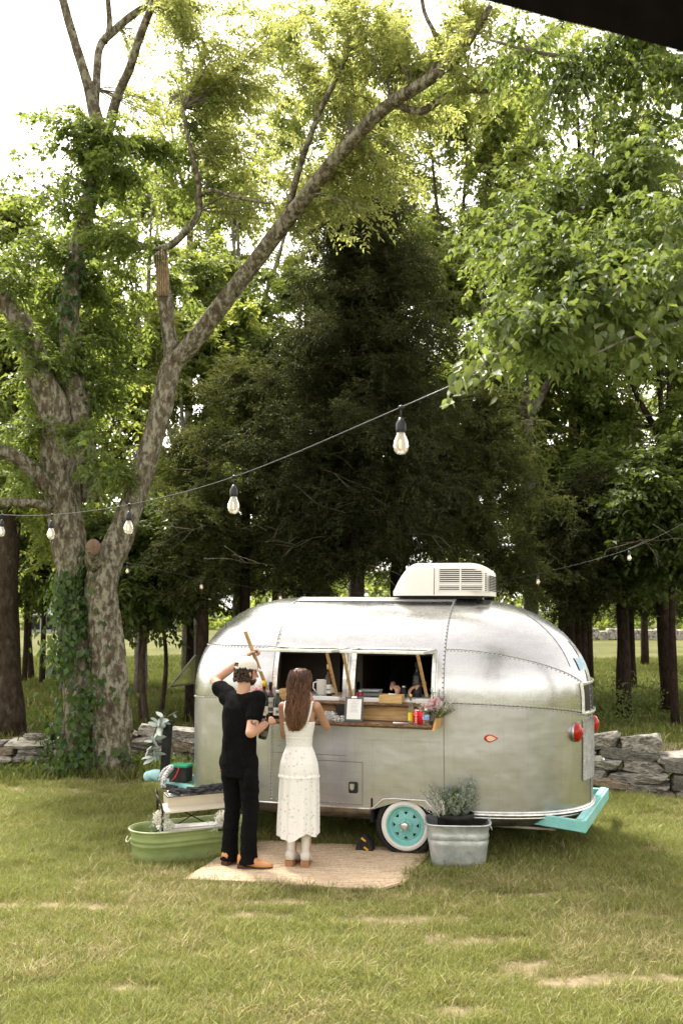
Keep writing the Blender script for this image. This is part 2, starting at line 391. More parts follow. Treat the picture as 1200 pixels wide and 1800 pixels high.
# ------------------------------------------------------------------ dry stone wall
stone_ms = [mat('limestone grey', (0.20, 0.185, 0.16), (0.46, 0.43, 0.38), .9, 0, 7, 1.0, 18, c3=(0.09, 0.085, 0.07), s3=5, t3=(.5, .6), spec=.2),
            mat('limestone pale', (0.34, 0.31, 0.26), (0.60, 0.56, 0.49), .9, 0, 6, 1.0, 16, c3=(0.16, 0.145, 0.12), s3=4, t3=(.54, .64), spec=.2),
            mat('sandstone tan', (0.20, 0.155, 0.105), (0.38, 0.31, 0.225), .9, 0, 5, 1.0, 18, c3=(0.12, 0.10, 0.08), s3=6, t3=(.52, .62), spec=.2),
            mat('lichen stone', (0.10, 0.095, 0.085), (0.30, 0.285, 0.25), .95, 0, 14, 1.2, 30, c3=(0.45, 0.44, 0.38), s3=9, t3=(.6, .66), spec=.15)]
def stone_mesh(seed, m):
    r = random.Random(seed); bm = bmesh.new(); bmesh.ops.create_cube(bm, size=1.0)
    bmesh.ops.subdivide_edges(bm, edges=bm.edges[:], cuts=1, use_grid_fill=True)
    sk = [r.uniform(-.18, .18) for _ in range(4)]
    for v in bm.verts:
        c = v.co; k = 1 - 0.09 * (abs(c.x) > .4 and abs(c.z) > .4) - .04 * (abs(c.y) > .4 and abs(c.z) > .4) - .06 * (abs(c.x) > .4 and abs(c.y) > .4)
        c.x *= k; c.y *= k; c.z *= k
        c.z += sk[0] * c.x * .6; c.x += sk[1] * c.z; c.z *= 1 + sk[2] * c.x * 1.6
        c += Vector((r.uniform(-.07, .07), r.uniform(-.08, .08), r.uniform(-.09, .09)))
    bmesh.ops.bevel(bm, geom=[e for e in bm.edges if e.calc_face_angle(0) > .9], offset=.018, segments=1, affect='EDGES', clamp_overlap=True)
    me = bpy.data.meshes.new('stone'); bm.to_mesh(me); bm.free(); me.materials.append(m)
    return me
SM = [stone_mesh(i, stone_ms[i % 4 if i % 8 < 6 else 0]) for i in range(16)]
big_ms = [stone_mesh(100 + i, stone_ms[(0, 2, 3, 0, 0)[i]]) for i in range(5)]
def wall_run(root, path, ht, l0, l1, h0, h1, seed, front_only=False):
    r = random.Random(seed)
    seg = [(Vector((*a, 0)), Vector((*b, 0))) for a, b in zip(path, path[1:])]
    tot = sum((b - a).length for a, b in seg)
    def at(s_):
        for a, b in seg:
            L = (b - a).length
            if s_ <= L: return a + (b - a) * (s_ / L), atan2((b - a).y, (b - a).x)
            s_ -= L
        return seg[-1][1], atan2((seg[-1][1] - seg[-1][0]).y, (seg[-1][1] - seg[-1][0]).x)
    n = 0; z = 0.0; row = 0
    while z < ht:
        hh = r.uniform(h0, h1); s_ = -r.uniform(0, .3); last = z + hh >= ht
        while s_ < tot:
            L = r.uniform(l0, l1); hs_ = hh * r.uniform(.85, 1.2)
            if last: hs_ *= r.uniform(.6, 1.7)
            p, a = at(min(max(s_ + L / 2, 0), tot))
            if not (last and r.random() < .1):
                ms = big_ms if l0 > .38 else SM
                o = bpy.data.objects.new('stone', r.choice(ms)); COL.objects.link(o); o.parent = root
                nrm = Vector((sin(a), -cos(a), 0))
                o.location = p + nrm * r.uniform(-.04, .05) + Vector((0, 0, z + hs_ / 2 + ground_z(p.x, p.y) - .02)) - root.location
                o.scale = (L * 1.05, r.uniform(.32, .46), hs_ * 1.14)
                o.rotation_euler = (r.uniform(-.12, .12), r.uniform(-.1, .1) * (2.2 if last else 1), a + r.uniform(-.12, .12)); n += 1
            s_ += L
        z += hh * .96; row += 1
    return n
wr = thing('stone_wall', 'low dry stone wall of stacked grey fieldstones behind the big tree and the trailer nose', 'stone wall', (-3.4, 14.75, 0))
n1_ = wall_run(wr, [(-7.2, 14.75), (-4.6, 14.75), (-2.2, 15.0), (-0.6, 14.7)], .50, .26, .60, .07, .125, 5)
wr2 = thing('stone_wall', 'dry stone wall of large flat slabs with gaps, behind the rear end of the trailer', 'stone wall', (3.6, 12.5, 0))
n2_ = wall_run(wr2, [(0.9, 13.75), (2.6, 12.95), (3.6, 12.5), (5.8, 11.6)], .60, .39, .74, .08, .15, 11)
print('stones', n1_, n2_)
def leaf_quads(base, dirs, ups, L, Wd, fold=.25, waist=.42):
    """arrays (n,3): a folded leaf = 2 quads sharing the midrib: base, left, tip, right  -> returns V (n*5), F (n*2 quads)"""
    base = np.asarray(base, float); dirs = np.asarray(dirs, float); ups = np.asarray(ups, float); L = np.asarray(L, float)[:, None]; Wd = np.asarray(Wd, float)[:, None]
    dirs = dirs / (np.linalg.norm(dirs, axis=1, keepdims=True) + 1e-9)
    sd = np.cross(dirs, ups); sd /= (np.linalg.norm(sd, axis=1, keepdims=True) + 1e-9); nm = np.cross(sd, dirs)
    n = len(base); V = np.empty((n, 4, 3))
    mid = base + dirs * L * waist
    V[:, 0] = base; V[:, 1] = mid + sd * Wd * .5 - nm * Wd * fold * -.5; V[:, 2] = base + dirs * L - nm * L * .12; V[:, 3] = mid - sd * Wd * .5 + nm * Wd * fold * .5
    F = np.arange(n * 4).reshape(n, 4)
    return V.reshape(-1, 3), F
# ------------------------------------------------------------------ trees
def bark_mat(name, c1, c2, c3, s3=3.0, t3=(.48, .6), bump=1.0):
    m = mat(name, c1, c2, .95, 0, 12, bump, 22, 8, spec=.1, c3=c3, s3=s3, t3=t3, stretch=(1, 1, .5)); return m
BK_MAIN = bark_mat('lichen bark', (.060, .047, .033), (.145, .118, .082), (.26, .25, .19), 15, (.47, .58), 2.2)
BK_BROWN = bark_mat('brown bark', (.035, .026, .018), (.085, .064, .045), (.14, .13, .10), 4, (.60, .72))
BK_DARK = bark_mat('dark cedar bark', (.016, .011, .008), (.040, .028, .020), (.06, .05, .04), 4, (.6, .7))
BK_GREY = bark_mat('grey bark', (.10, .09, .075), (.22, .20, .17), (.30, .28, .24), 5, (.55, .65))
L_MAIN = leaf_mat('pinnate leaf', (.10, .14, .035), (.25, .29, .10), (.44, .48, .15), .48)
L_BROAD = leaf_mat('broad leaf', (.050, .085, .020), (.13, .18, .045), (.29, .37, .07), .42)
L_NEAR = leaf_mat('overhang leaf', (.035, .062, .018), (.10, .14, .040), (.22, .29, .06), .36, .5, .12)
L_IVY = leaf_mat('ivy leaf', (.025, .055, .014), (.075, .13, .03), (.13, .22, .03), .28, .4)
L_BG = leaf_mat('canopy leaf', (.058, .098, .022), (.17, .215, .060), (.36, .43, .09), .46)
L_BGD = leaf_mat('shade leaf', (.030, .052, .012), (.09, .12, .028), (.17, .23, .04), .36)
L_CEDAR = leaf_mat('cedar spray', (.018, .025, .010), (.068, .074, .026), (.09, .10, .03), .22, .7, .15)
L_CEDB = leaf_mat('cedar spray brown green', (.034, .042, .014), (.105, .118, .038), (.14, .16, .04), .27, .7, .15)
def limb(mb, pts, sides=12, seg=4, rough=.10, wseed=0.0, endcap=True):
    """pts: (px, py, radius_px, distance)"""
    q = []
    for px, py, r_, d in pts: w = P(px, py, d); q.append((w.x, w.y, w.z, r_ / FPX * d * .97))
    sp = smooth_path(q, seg)
    f = lambda i, a, p: 1 + rough * noise.noise(Vector((cos(a) * 1.6 + wseed, sin(a) * 1.6, p.z * 2.2))) * 1.8 + rough * .9 * noise.noise(Vector((cos(a) * 5, sin(a) * 5 + wseed, p.z * 3))) + rough * .5 * noise.noise(Vector((cos(a) * 11, sin(a) * 11, p.z * 14)))
    mb.tube([Vector(s_[:3]) for s_ in sp], [max(.004, s_[3]) for s_ in sp], sides, rfun=f)
    return sp
class Crown:
    def __init__(s, seed): s.r = np.random.default_rng(seed); s.mb = MB(); s.tw = []
    def blob(s, c, rad, src, nb, nt, L, droop=.3, inner=.25, thin=.012, up=0.0):
        """nb sub-branches from src into ellipsoid (c, rad); nt twigs along them of length L"""
        r = s.r; c = np.array(c, float); rad = np.array(rad, float); src = np.array(src, float)
        d = r.normal(size=(nb, 3)); d /= np.linalg.norm(d, axis=1, keepdims=True); e = c + d * rad * (r.uniform(.35, 1, (nb, 1)) ** .5)
        m = src + (e - src) * .5 + r.normal(0, .12, (nb, 3)) * np.linalg.norm(e - src, axis=1, keepdims=True) + np.array([0, 0, .12]) * np.linalg.norm(e - src, axis=1, keepdims=True)
        for k in range(nb):
            pts = [(1 - t) ** 2 * src + 2 * t * (1 - t) * m[k] + t * t * e[k] for t in (0, .25, .5, .75, 1)]
            s.mb.tube([Vector(p) for p in pts], [thin * (1 - .8 * i / 4) for i in range(5)], 4, cap=False)
        k = r.integers(0, nb, nt); t = r.uniform(inner, 1.02, nt)[:, None]
        p = (1 - t) ** 2 * src + 2 * t * (1 - t) * m[k] + t * t * e[k]
        tg = 2 * (1 - t) * (m[k] - src) + 2 * t * (e[k] - m[k]); tg /= np.linalg.norm(tg, axis=1, keepdims=True) + 1e-6
        dr = tg * .7 + r.normal(0, .62, (nt, 3)) + np.array([0, 0, up]); dr /= np.linalg.norm(dr, axis=1, keepdims=True)
        p = p + r.normal(0, .05, (nt, 3))
        s.tw.append(np.hstack([p, dr, (r.uniform(.55, 1.25, nt) * L)[:, None], np.full((nt, 1), droop)]))
    def leaves(s, K, LL, LW, tint=(0, .75), hang=.35, spread=.9, clump=.5):
        r = s.r; T_ = np.vstack(s.tw); n = len(T_); p = np.repeat(T_[:, :3], K, 0); d = np.repeat(T_[:, 3:6], K, 0); L = np.repeat(T_[:, 6:7], K, 0); dp = np.repeat(T_[:, 7:8], K, 0)
        t = np.tile((np.arange(K) + .5) / K, n)[:, None] + r.uniform(-.05, .05, (n * K, 1))
        base = p + d * L * t - np.array([0, 0, 1]) * dp * L * t * t
        sd = np.cross(d, np.array([0, 0, 1]) + r.normal(0, .25, (n, 3)).repeat(K, 0)); sd /= np.linalg.norm(sd, axis=1, keepdims=True) + 1e-6
        sg = np.tile(np.where(np.arange(K) % 2, 1., -1.), n)[:, None]
        dr = d * .55 + sd * sg * spread - np.array([0, 0, hang]) + r.normal(0, .28, (n * K, 3))
        up = np.array([0, 0, 1.]) + r.normal(0, .45, (n * K, 3))
        V, F = leaf_quads(base, dr, up, r.uniform(.65, 1.15, n * K) * LL, r.uniform(.75, 1.15, n * K) * LW)
        tw_t = r.uniform(*tint, n).repeat(K); tt = np.clip(tw_t * clump + r.uniform(*tint, n * K) * (1 - clump), 0, 1)
        return V, F, np.repeat(tt, 4)
    def finish(s, root, lm, bm_, K, LL, LW, nm='crown', **kw):
        V, F, tt = s.leaves(K, LL, LW, **kw); L = np.array(root.location)
        o = put(nm, np_mesh(nm, V - L, F, lm, False, tt), root, 'stuff')
        if s.mb.v: s.mb.build('twig', bm_, root, kind='stuff')
        return len(F)
NT = 0
def px2m(px, d): return px / FPX * d
# ---------------- the big forked tree on the left
D0 = 14.1
base = G(182, 1352); big = thing('old_hackberry', 'big forked lichen covered tree with ivy on its trunk and a broken stub, left foreground', 'tree', tuple(base))
mb = MB(); S1 = limb(mb, [(140, 1362, 46, D0), (138, 1325, 36, D0), (143, 1230, 31, D0), (140, 1120, 30, D0 + .05), (128, 1000, 29, D0 + .1), (112, 890, 31, D0 + .1), (104, 800, 33, D0 + .1), (98, 740, 30, D0), (80, 680, 25, D0 - .1), (52, 600, 21, D0 - .2), (12, 530, 19, D0 - .3), (-50, 470, 15, D0 - .4)], 28, 8)
S1b = limb(mb, [(118, 830, 25, D0 + .2), (134, 760, 26, D0 + .2), (128, 650, 22, D0 + .2), (122, 550, 17.5, D0 + .2), (134, 455, 17, D0 + .2), (150, 385, 15, D0 + .2), (166, 310, 15, D0 + .1), (174, 240, 14, D0), (165, 190, 12, D0), (152, 140, 9.5, D0 - .1), (128, 60, 8.5, D0 - .2), (100, -40, 7, D0 - .3)], 22, 6)
S1c = limb(mb, [(165, 205, 9, D0), (170, 140, 8, D0), (176, 82, 7.5, D0 + .2), (200, 55, 7, D0 + .3), (245, 18, 6.5, D0 + .3), (310, -15, 6, D0 + .3)], 10)
limb(mb, [(184, 75, 6, D0 + .2), (193, 45, 5.5, D0 + .2), (188, -20, 5, D0)], 8)
S1d = limb(mb, [(180, 290, 9, D0), (192, 225, 10, D0 - .1), (206, 170, 9, D0 - .3), (228, 120, 8.5, D0 - .5), (246, 65, 8, D0 - .7), (276, -10, 7.5, D0 - .9)], 10)
limb(mb, [(112, 880, 16, D0), (72, 842, 15, D0 - .2), (30, 805, 13, D0 - .4), (-40, 775, 11, D0 - .6)], 10); limb(mb, [(105, 895, 10, D0), (60, 884, 9, D0 - .3), (-30, 882, 8, D0 - .6)], 8)
limb(mb, [(158, 880, 22, D0 + .35), (150, 760, 16, D0 + .4), (140, 700, 10, D0 + .4)], 10)
S2 = limb(mb, [(196, 1364, 50, D0 - .05), (197, 1330, 38, D0 - .05), (195, 1240, 33, D0 - .1), (186, 1130, 30, D0 - .1), (180, 1040, 30, D0 - .1), (188, 990, 28, D0 - .1), (207, 955, 24, D0 - .1), (232, 885, 21, D0 - .1), (258, 805, 20.5, D0), (278, 740, 20, D0), (292, 680, 19, D0), (306, 635, 19, D0)], 28, 8)
limb(mb, [(216, 1350, 16, D0 - .15), (214, 1240, 14, D0 - .2), (206, 1120, 12, D0 - .15), (192, 1060, 8, D0 - .1)], 8)
limb(mb, [(168, 990, 20, D0 - .2), (165, 968, 14, D0 - .45), (164, 962, 13, D0 - .55)], 10, 3)
S2a = limb(mb, [(304, 655, 15, D0), (298, 600, 14, D0), (291, 535, 13.5, D0), (286, 480, 13, D0), (283, 445, 12, D0)], 12, 4, .2)
S2b = limb(mb, [(284, 450, 7, D0 + .1), (266, 434, 8, D0 + .1), (262, 425, 5, D0 + .1)], 8); S2c = limb(mb, [(278, 440, 7, D0), (305, 428, 7, D0), (330, 402, 7, D0 - .1), (348, 378, 6.5, D0 - .2), (350, 340, 6, D0 - .3), (345, 300, 5, D0 - .4), (330, 240, 4, D0 - .5), (322, 190, 3, D0 - .5)], 8)
limb(mb, [(350, 345, 4, D0 - .3), (372, 335, 4, D0 - .5), (420, 348, 3, D0 - .7), (480, 358, 2, D0 - .9)], 6)
S2d = limb(mb, [(304, 640, 17, D0), (335, 605, 16.5, D0 - .1), (375, 555, 16.5, D0 - .3), (432, 480, 15.5, D0 - .7), (490, 405, 15, D0 - 1.1), (550, 328, 14, D0 - 1.6), (618, 248, 13, D0 - 2.1), (682, 185, 12, D0 - 2.6), (752, 140, 11, D0 - 3.1), (800, 102, 9, D0 - 3.4), (838, 50, 7, D0 - 3.6), (862, 10, 5, D0 - 3.8)], 20, 7)
S2e = limb(mb, [(690, 182, 7, D0 - 2.6), (738, 196, 7.5, D0 - 2.7), (775, 175, 7, D0 - 2.8), (812, 160, 6, D0 - 3), (856, 162, 4, D0 - 3.2)], 8)
limb(mb, [(500, 395, 7, D0 - 1.1), (525, 300, 6, D0 - 1.5), (560, 200, 5, D0 - 2), (600, 120, 4, D0 - 2.2), (640, 20, 3, D0 - 2.4)], 8); limb(mb, [(752, 140, 6, D0 - 3.1), (770, 80, 5, D0 - 3), (745, 20, 4, D0 - 3), (740, -30, 4, D0 - 3)], 8)
trunk = mb.build('trunk', BK_MAIN, big)
mb = MB(); 
for k in range(7): x = 276 + k * 3.2; limb(mb, [(x, 520, 1.4, D0 - .12), (x + .5, 480, 1.6, D0 - .12), (x - 1 + (k % 3), 448 - (k * 7 % 11), .8, D0 - .1)], 5, 2, .3)
mb.build('broken_wood', mat('bare split wood', (.20, .13, .075), (.42, .32, .20), .9, 0, 12, .6, 30, stretch=(3, 3, 1)), big, kind='stuff')
mb = MB(); c = P(164, 962, D0 - .56); mb.ell(c, (.105, .02, .115)); mb.build('cut_stub', mat('old cut wood', (.12, .075, .05), (.20, .13, .09), .9, 0, 14, .4), big)
# sparse winter-bare twigs
C = Crown(21)      # light pinnate foliage
PB = [(300, 30, 70, 45, 500, 0), (380, 70, 90, 70, 900, 1), (470, 40, 90, 60, 1000, 1), (560, 90, 90, 80, 1200, 1), (650, 50, 90, 60, 1000, 1), (740, 60, 80, 60, 900, 2), (820, 60, 60, 60, 500, 2), (400, 170, 80, 60, 650, 1), (500, 190, 80, 70, 1000, 1), (600, 200, 80, 70, 900, 1),
      (430, 270, 90, 55, 700, 1), (530, 290, 80, 55, 800, 1), (640, 330, 70, 60, 800, 1), (700, 270, 70, 60, 700, 2), (560, 390, 70, 40, 420, 1), (640, 410, 50, 30, 250, 1), (330, 130, 60, 60, 300, 1), (320, 250, 50, 40, 260, 0), (760, 210, 60, 50, 450, 2), (840, 130, 60, 60, 400, 2), (470, 380, 60, 30, 260, 1), (250, 110, 40, 50, 120, 0)]
allS = np.vstack([S2d[:, :3], S2e[:, :3], S2c[:, :3], S1d[:, :3], S1c[:, :3]])
for px, py, rx, ry, n, z in PB:
    d = D0 - (px - 300) / 500 * 3.2 + (.5 if z == 0 else 0) + (1.1 if py > 160 else 0); c = np.array(P(px, py, d)); src = allS[np.argmin(np.linalg.norm(allS - c, axis=1))]
    C.blob(c, (px2m(rx, d) * 1.15, .9, px2m(ry, d) * 1.15), src, 9, int(n * (.30 if py > 160 else .34)), .24, .5, .2, .010)
NT += C.finish(big, L_MAIN, BK_GREY, 9, .085, .036, 'crown', tint=(0.05, .85), hang=.3)
C = Crown(22)      # broad leaves round the stems on the left
PB = [(100, 215, 60, 22, 130), (80, 235, 40, 18, 60), (180, 215, 70, 30, 200), (120, 285, 60, 30, 150), (215, 285, 70, 45, 280), (310, 290, 70, 40, 330), (370, 270, 50, 30, 150), (115, 340, 55, 30, 140), (20, 320, 38, 22, 60), (25, 290, 30, 15, 30), (330, 350, 60, 30, 130), (250, 350, 60, 30, 120),
      (60, 430, 60, 30, 170), (180, 440, 60, 35, 180), (100, 500, 80, 40, 280), (30, 520, 70, 50, 250), (220, 520, 50, 60, 260), (60, 600, 70, 50, 220), (190, 600, 55, 60, 250), (30, 700, 60, 60, 200), (230, 680, 45, 60, 200), (180, 700, 40, 70, 160), (60, 760, 60, 50, 150), (20, 830, 50, 40, 130), (165, 820, 40, 60, 170), (340, 520, 60, 50, 120), (230, 440, 50, 40, 120), (400, 340, 40, 25, 60), (28, 602, 50, 40, 121), (45, 478, 50, 35, 121), (95, 640, 45, 40, 111), (150, 620, 35, 50, 101), (140, 765, 40, 50, 91), (20, 430, 40, 30, 81), (20, 760, 50, 30, 101)]
allS = np.vstack([S1[:, :3], S1b[:, :3], S2a[:, :3], S2[:, :3], S2c[:, :3]])
for px, py, rx, ry, n in PB:
    d = D0 - .5 + C.r.uniform(-.4, .3) + (1.3 if (px > 225 or 480 < py < 800) and n % 10 != 1 else 0); c = np.array(P(px, py, d)); src = allS[np.argmin(np.linalg.norm(allS - c, axis=1))]
    C.blob(c, (px2m(rx, d), .6, px2m(ry, d)), src, 6, int(n * .55), .28, .35, .2, .008)
NT += C.finish(big, L_BROAD, BK_GREY, 9, .095, .055, 'vine_foliage', tint=(0.05, .95), hang=.5)
# ivy on the trunk: nearest 200 leaves as single leaves, the rest one mass
ivy_pts = []
r = np.random.default_rng(77)
def ivy_at(S, i, a, off):
    p = Vector(S[i, :3]); q = Vector(S[min(i + 1, len(S) - 1), :3]); t_ = (q - p).normalized() if (q - p).length > 1e-6 else Vector((0, 0, 1)); nx = Vector((1, 0, 0)); nx = (nx - t_ * nx.dot(t_)).normalized(); ny = t_.cross(nx); n_ = nx * cos(a) + ny * sin(a)
    return p + n_ * (S[i, 3] + off), n_
lf = MB(); lf.add([(0, 0, 0), (.036, .012, .006), (.042, .040, .004), (.022, .066, 0), (0, .10, -.014), (-.022, .066, 0), (-.042, .040, .004), (-.036, .012, .006), (0, .04, -.008)], [(i, (i + 1) % 8, 8) for i in range(8)], True)
LEAFS = []
for k in range(2):
    o_ = lf.build('leaf', L_IVY if k == 0 else L_BROAD, big, local=True); o_.location = (0, 0, 1 + k * .2); LEAFS.append(o_)
cnt_ = 0; VB = []; VD = []; VU = []
for k in range(4200):
    if k % 3: S, i0, i1 = S1, 5, 32
    elif k % 2: S, i0, i1 = S1b, 5, 41
    else: S, i0, i1 = S2, 6, 42
    i = int(r.integers(i0, i1)); 
    if S is S1 and i < 27: a = r.normal(3.3, .55) if r.uniform() < .5 else r.normal(4.9, .6)
    else: a = r.uniform(2.6, 6.2)
    if S is S2 and (i > 19 or r.uniform() < .55): a = r.normal(3.2, .4)
    off = abs(r.normal(0, .09)) + .01 + (abs(r.normal(0, .16)) if S is S1 and i < 27 and r.uniform() < .5 else 0); p, n_ = ivy_at(S, i, -a if False else a, off)
    p = Vector(p) + Vector((r.normal(0, .03), 0, r.normal(0, .08)))
    if noise.noise(p * 1.9) + .35 * noise.noise(p * 5) < .02 and k % 5: continue
    if cnt_ < 240 and n_.y < .1:
        c_ = LEAFS[cnt_ % 4 == 0].copy(); COL.objects.link(c_); c_.location = p - big.location; nn_ = (n_ + Vector((r.normal(0, .35), r.normal(0, .2), .45))).normalized(); y_ = Vector((r.normal(0, .5), 0, -1)); y_ = (y_ - nn_ * y_.dot(nn_)).normalized(); x_ = y_.cross(nn_)
        c_.rotation_euler = Matrix((x_, y_, nn_)).transposed().to_euler(); s_ = r.uniform(.8, 1.5); c_.scale = (s_, s_, s_); cnt_ += 1
    else: VB.append(p); VD.append((r.normal(0, .5), r.normal(0, .3), -1)); VU.append(n_ + Vector((r.normal(0, .3), 0, .3)))
V, F = leaf_quads(VB, VD, VU, r.uniform(.06, .12, len(VB)), r.uniform(.05, .09, len(VB))); L = np.array(big.location)
put('ivy', np_mesh('ivy', V - L, F, L_IVY, False, np.repeat(r.uniform(0, .75, len(VB)), 4)), big, 'stuff')

# ---------------- dark cedars
def cedar(px, d, ytop, ybot, rpx, seed, label, base_z=1.6, dens=1.0, tr_r=.11, lm=None, lean=0, ell_shape=1.0, group=None, name='cedar_tree'):
    """conical evergreen: trunk and tiers of drooping boughs carrying sprays"""
    g_ = P(px, HORIZ, d); root = thing(name, label, 'tree', (g_.x, d, ground_z(g_.x, d)), group=group); r = random.Random(seed); zt = P(px, ytop, d).z; zb = P(px, ybot, d).z; R_ = px2m(rpx, d)
    mb = MB(); tp = [(g_.x, d, 0, tr_r * 1.3), (g_.x + lean * .2, d, zb * .6, tr_r), (g_.x + lean * .6, d, (zb + zt) / 2, tr_r * .7), (g_.x + lean, d, zt - .2, .02)]; sp = smooth_path(tp, 5)
    mb.tube([Vector(q[:3]) for q in sp], [q[3] for q in sp], 9, rfun=lambda i, a, p: 1 + .15 * noise.noise(Vector((cos(a) * 2, sin(a) * 2 + seed, p.z * 2)))); mb.build('trunk', BK_DARK, root)
    C = Crown(seed); nbough = int(46 * dens * max(1, (zt - zb) / 5)); 
    for k in range(nbough):
        q = (k + r.random()) / nbough; z = zb + (zt - zb) * q; rr_ = R_ * ((1 - q) ** .42 * (.6 + .4 * min(1, q * 5))) * r.uniform(.65, 1.12) * ell_shape + .25; a = r.uniform(0, 2 * pi)
        i = min(len(sp) - 1, int(len(sp) * min(.99, (z / zt)))); src = (sp[i][0], sp[i][1], z - .1)
        c = (src[0] + cos(a) * rr_ * .68, src[1] + sin(a) * rr_ * .55, z + .10 * rr_)
        C.blob(c, (rr_ * .42 + .16, rr_ * .42 + .14, .34), src, 4, int(80 * dens * (.35 + rr_ / R_)), .32, .35, .18, .012)
    n = C.finish(root, lm or L_CEDAR, BK_DARK, 13, .095, .026, 'crown', tint=(0, .8), hang=.15, spread=.7); return root, n
for a in [(628, 17.2, 345, 1000, 235, 1, 'tall dark evergreen with dense fine foliage rising right behind the trailer', 1.6, 1.75, .13, None),
          (700, 19.0, 430, 980, 190, 2, 'dark evergreen just right of and behind the tallest one, ivy on its trunk', 1.6, 1.1, .16, None),
          (430, 18.6, 640, 1040, 170, 3, 'brownish evergreen with drooping bare twigs above the nose of the trailer', 1.5, 1.1, .10, L_CEDB),
          (560, 20.5, 700, 1060, 200, 4, 'low spreading evergreen filling the gap behind the roof of the trailer', 1.5, 1.1, .10, L_CEDB),
          (860, 18.8, 690, 1045, 150, 5, 'brownish green evergreen behind the rooftop air conditioner', 1.5, 1.0, .11, L_CEDB),
          (1025, 21.5, 840, 1080, 130, 6, 'thin trunked evergreen directly beside the rear end of the trailer', 2.0, 1.0, .075, L_CEDAR),
          (1107, 29.0, 830, 1085, 120, 7, 'evergreen on a slim leaning trunk in the right background field', 2.0, .9, .11, L_CEDAR),
          (1172, 26.5, 780, 1085, 170, 8, 'evergreen with a thick double trunk near the right border', 2.0, 1.1, .15, L_CEDAR),
          (335, 20.5, 760, 1050, 120, 9, 'small evergreen behind the big forked tree and the trailer nose', 2.0, .8, .08, L_CEDB),
          (356, 17.3, 900, 1040, 60, 10, 'dark trunked evergreen whose stem touches the left edge of the trailer', 2.2, .6, .11, L_CEDB)]:
    root, n = cedar(a[0], a[1], a[2], a[3], a[4], a[5], a[6], a[7], a[8], a[9], a[10], group='cedars behind the stone wall'); NT += n
# ---------------- deciduous background trees
def leafy(px, d, yc, rx, ry, seed, label, n=2600, lm=None, bark=None, tr_r=.14, K=9, LL=.165, LW=.095, lean=0, top=None, name='leafy_tree', group='leafy trees behind the stone wall', nb=26, tint=(0, .9)):
    g_ = P(px, HORIZ, d); root = thing(name, label, 'tree', (g_.x, d, ground_z(g_.x, d)), group=group); r = random.Random(seed); c = P(px + lean, yc, d); Rx, Rz = px2m(rx, d) * 1.08, px2m(ry, d) * 1.08
    zb = max(1.6, c.z - Rz * .6); mb = MB(); forks = []
    sp = smooth_path([(g_.x, d, -.05, tr_r * 1.35), (g_.x + r.uniform(-.15, .15), d, zb * .5, tr_r), (g_.x + (c.x - g_.x) * .5, d, zb, tr_r * .8)], 5); f = lambda i, a, p: 1 + .14 * noise.noise(Vector((cos(a) * 2, sin(a) * 2 + seed, p.z * 2)))
    mb.tube([Vector(q[:3]) for q in sp], [q[3] for q in sp], 9, rfun=f); top_ = Vector(sp[-1][:3])
    for k in range(4):
        a = 2 * pi * k / 4 + r.uniform(-.5, .5); e = c + Vector((cos(a) * Rx * .5, sin(a) * Rx * .4, Rz * r.uniform(.1, .75))); m_ = top_ + (e - top_) * .5 + Vector((cos(a) * .2, sin(a) * .2, -.2))
        q = smooth_path([(*top_, tr_r * .7), (*m_, tr_r * .42), (*e, tr_r * .12)], 6); mb.tube([Vector(w[:3]) for w in q], [w[3] for w in q], 7, rfun=f); forks.append(q[:, :3])
    mb.build('trunk', bark or BK_GREY, root); A = np.vstack(forks); C = Crown(seed); n = int(n * 1.45)
    for k in range(nb):
        d_ = Vector((r.gauss(0, 1), r.gauss(0, 1), r.gauss(0, 1))).normalized(); cc = c + Vector((d_.x * Rx * .78, d_.y * Rx * .6, d_.z * Rz * .82)); s_ = r.uniform(.22, .42); src = A[np.argmin(np.linalg.norm(A - np.array(cc), axis=1))]
        C.blob(cc, (Rx * s_ + .2, Rx * s_ + .2, Rz * s_ * .7 + .15), src, 7, int(n / nb), .45, .25, .25, .014)
    return root, C.finish(root, lm or L_BG, bark or BK_GREY, K, LL, LW, 'crown', tint=tint, hang=.35)
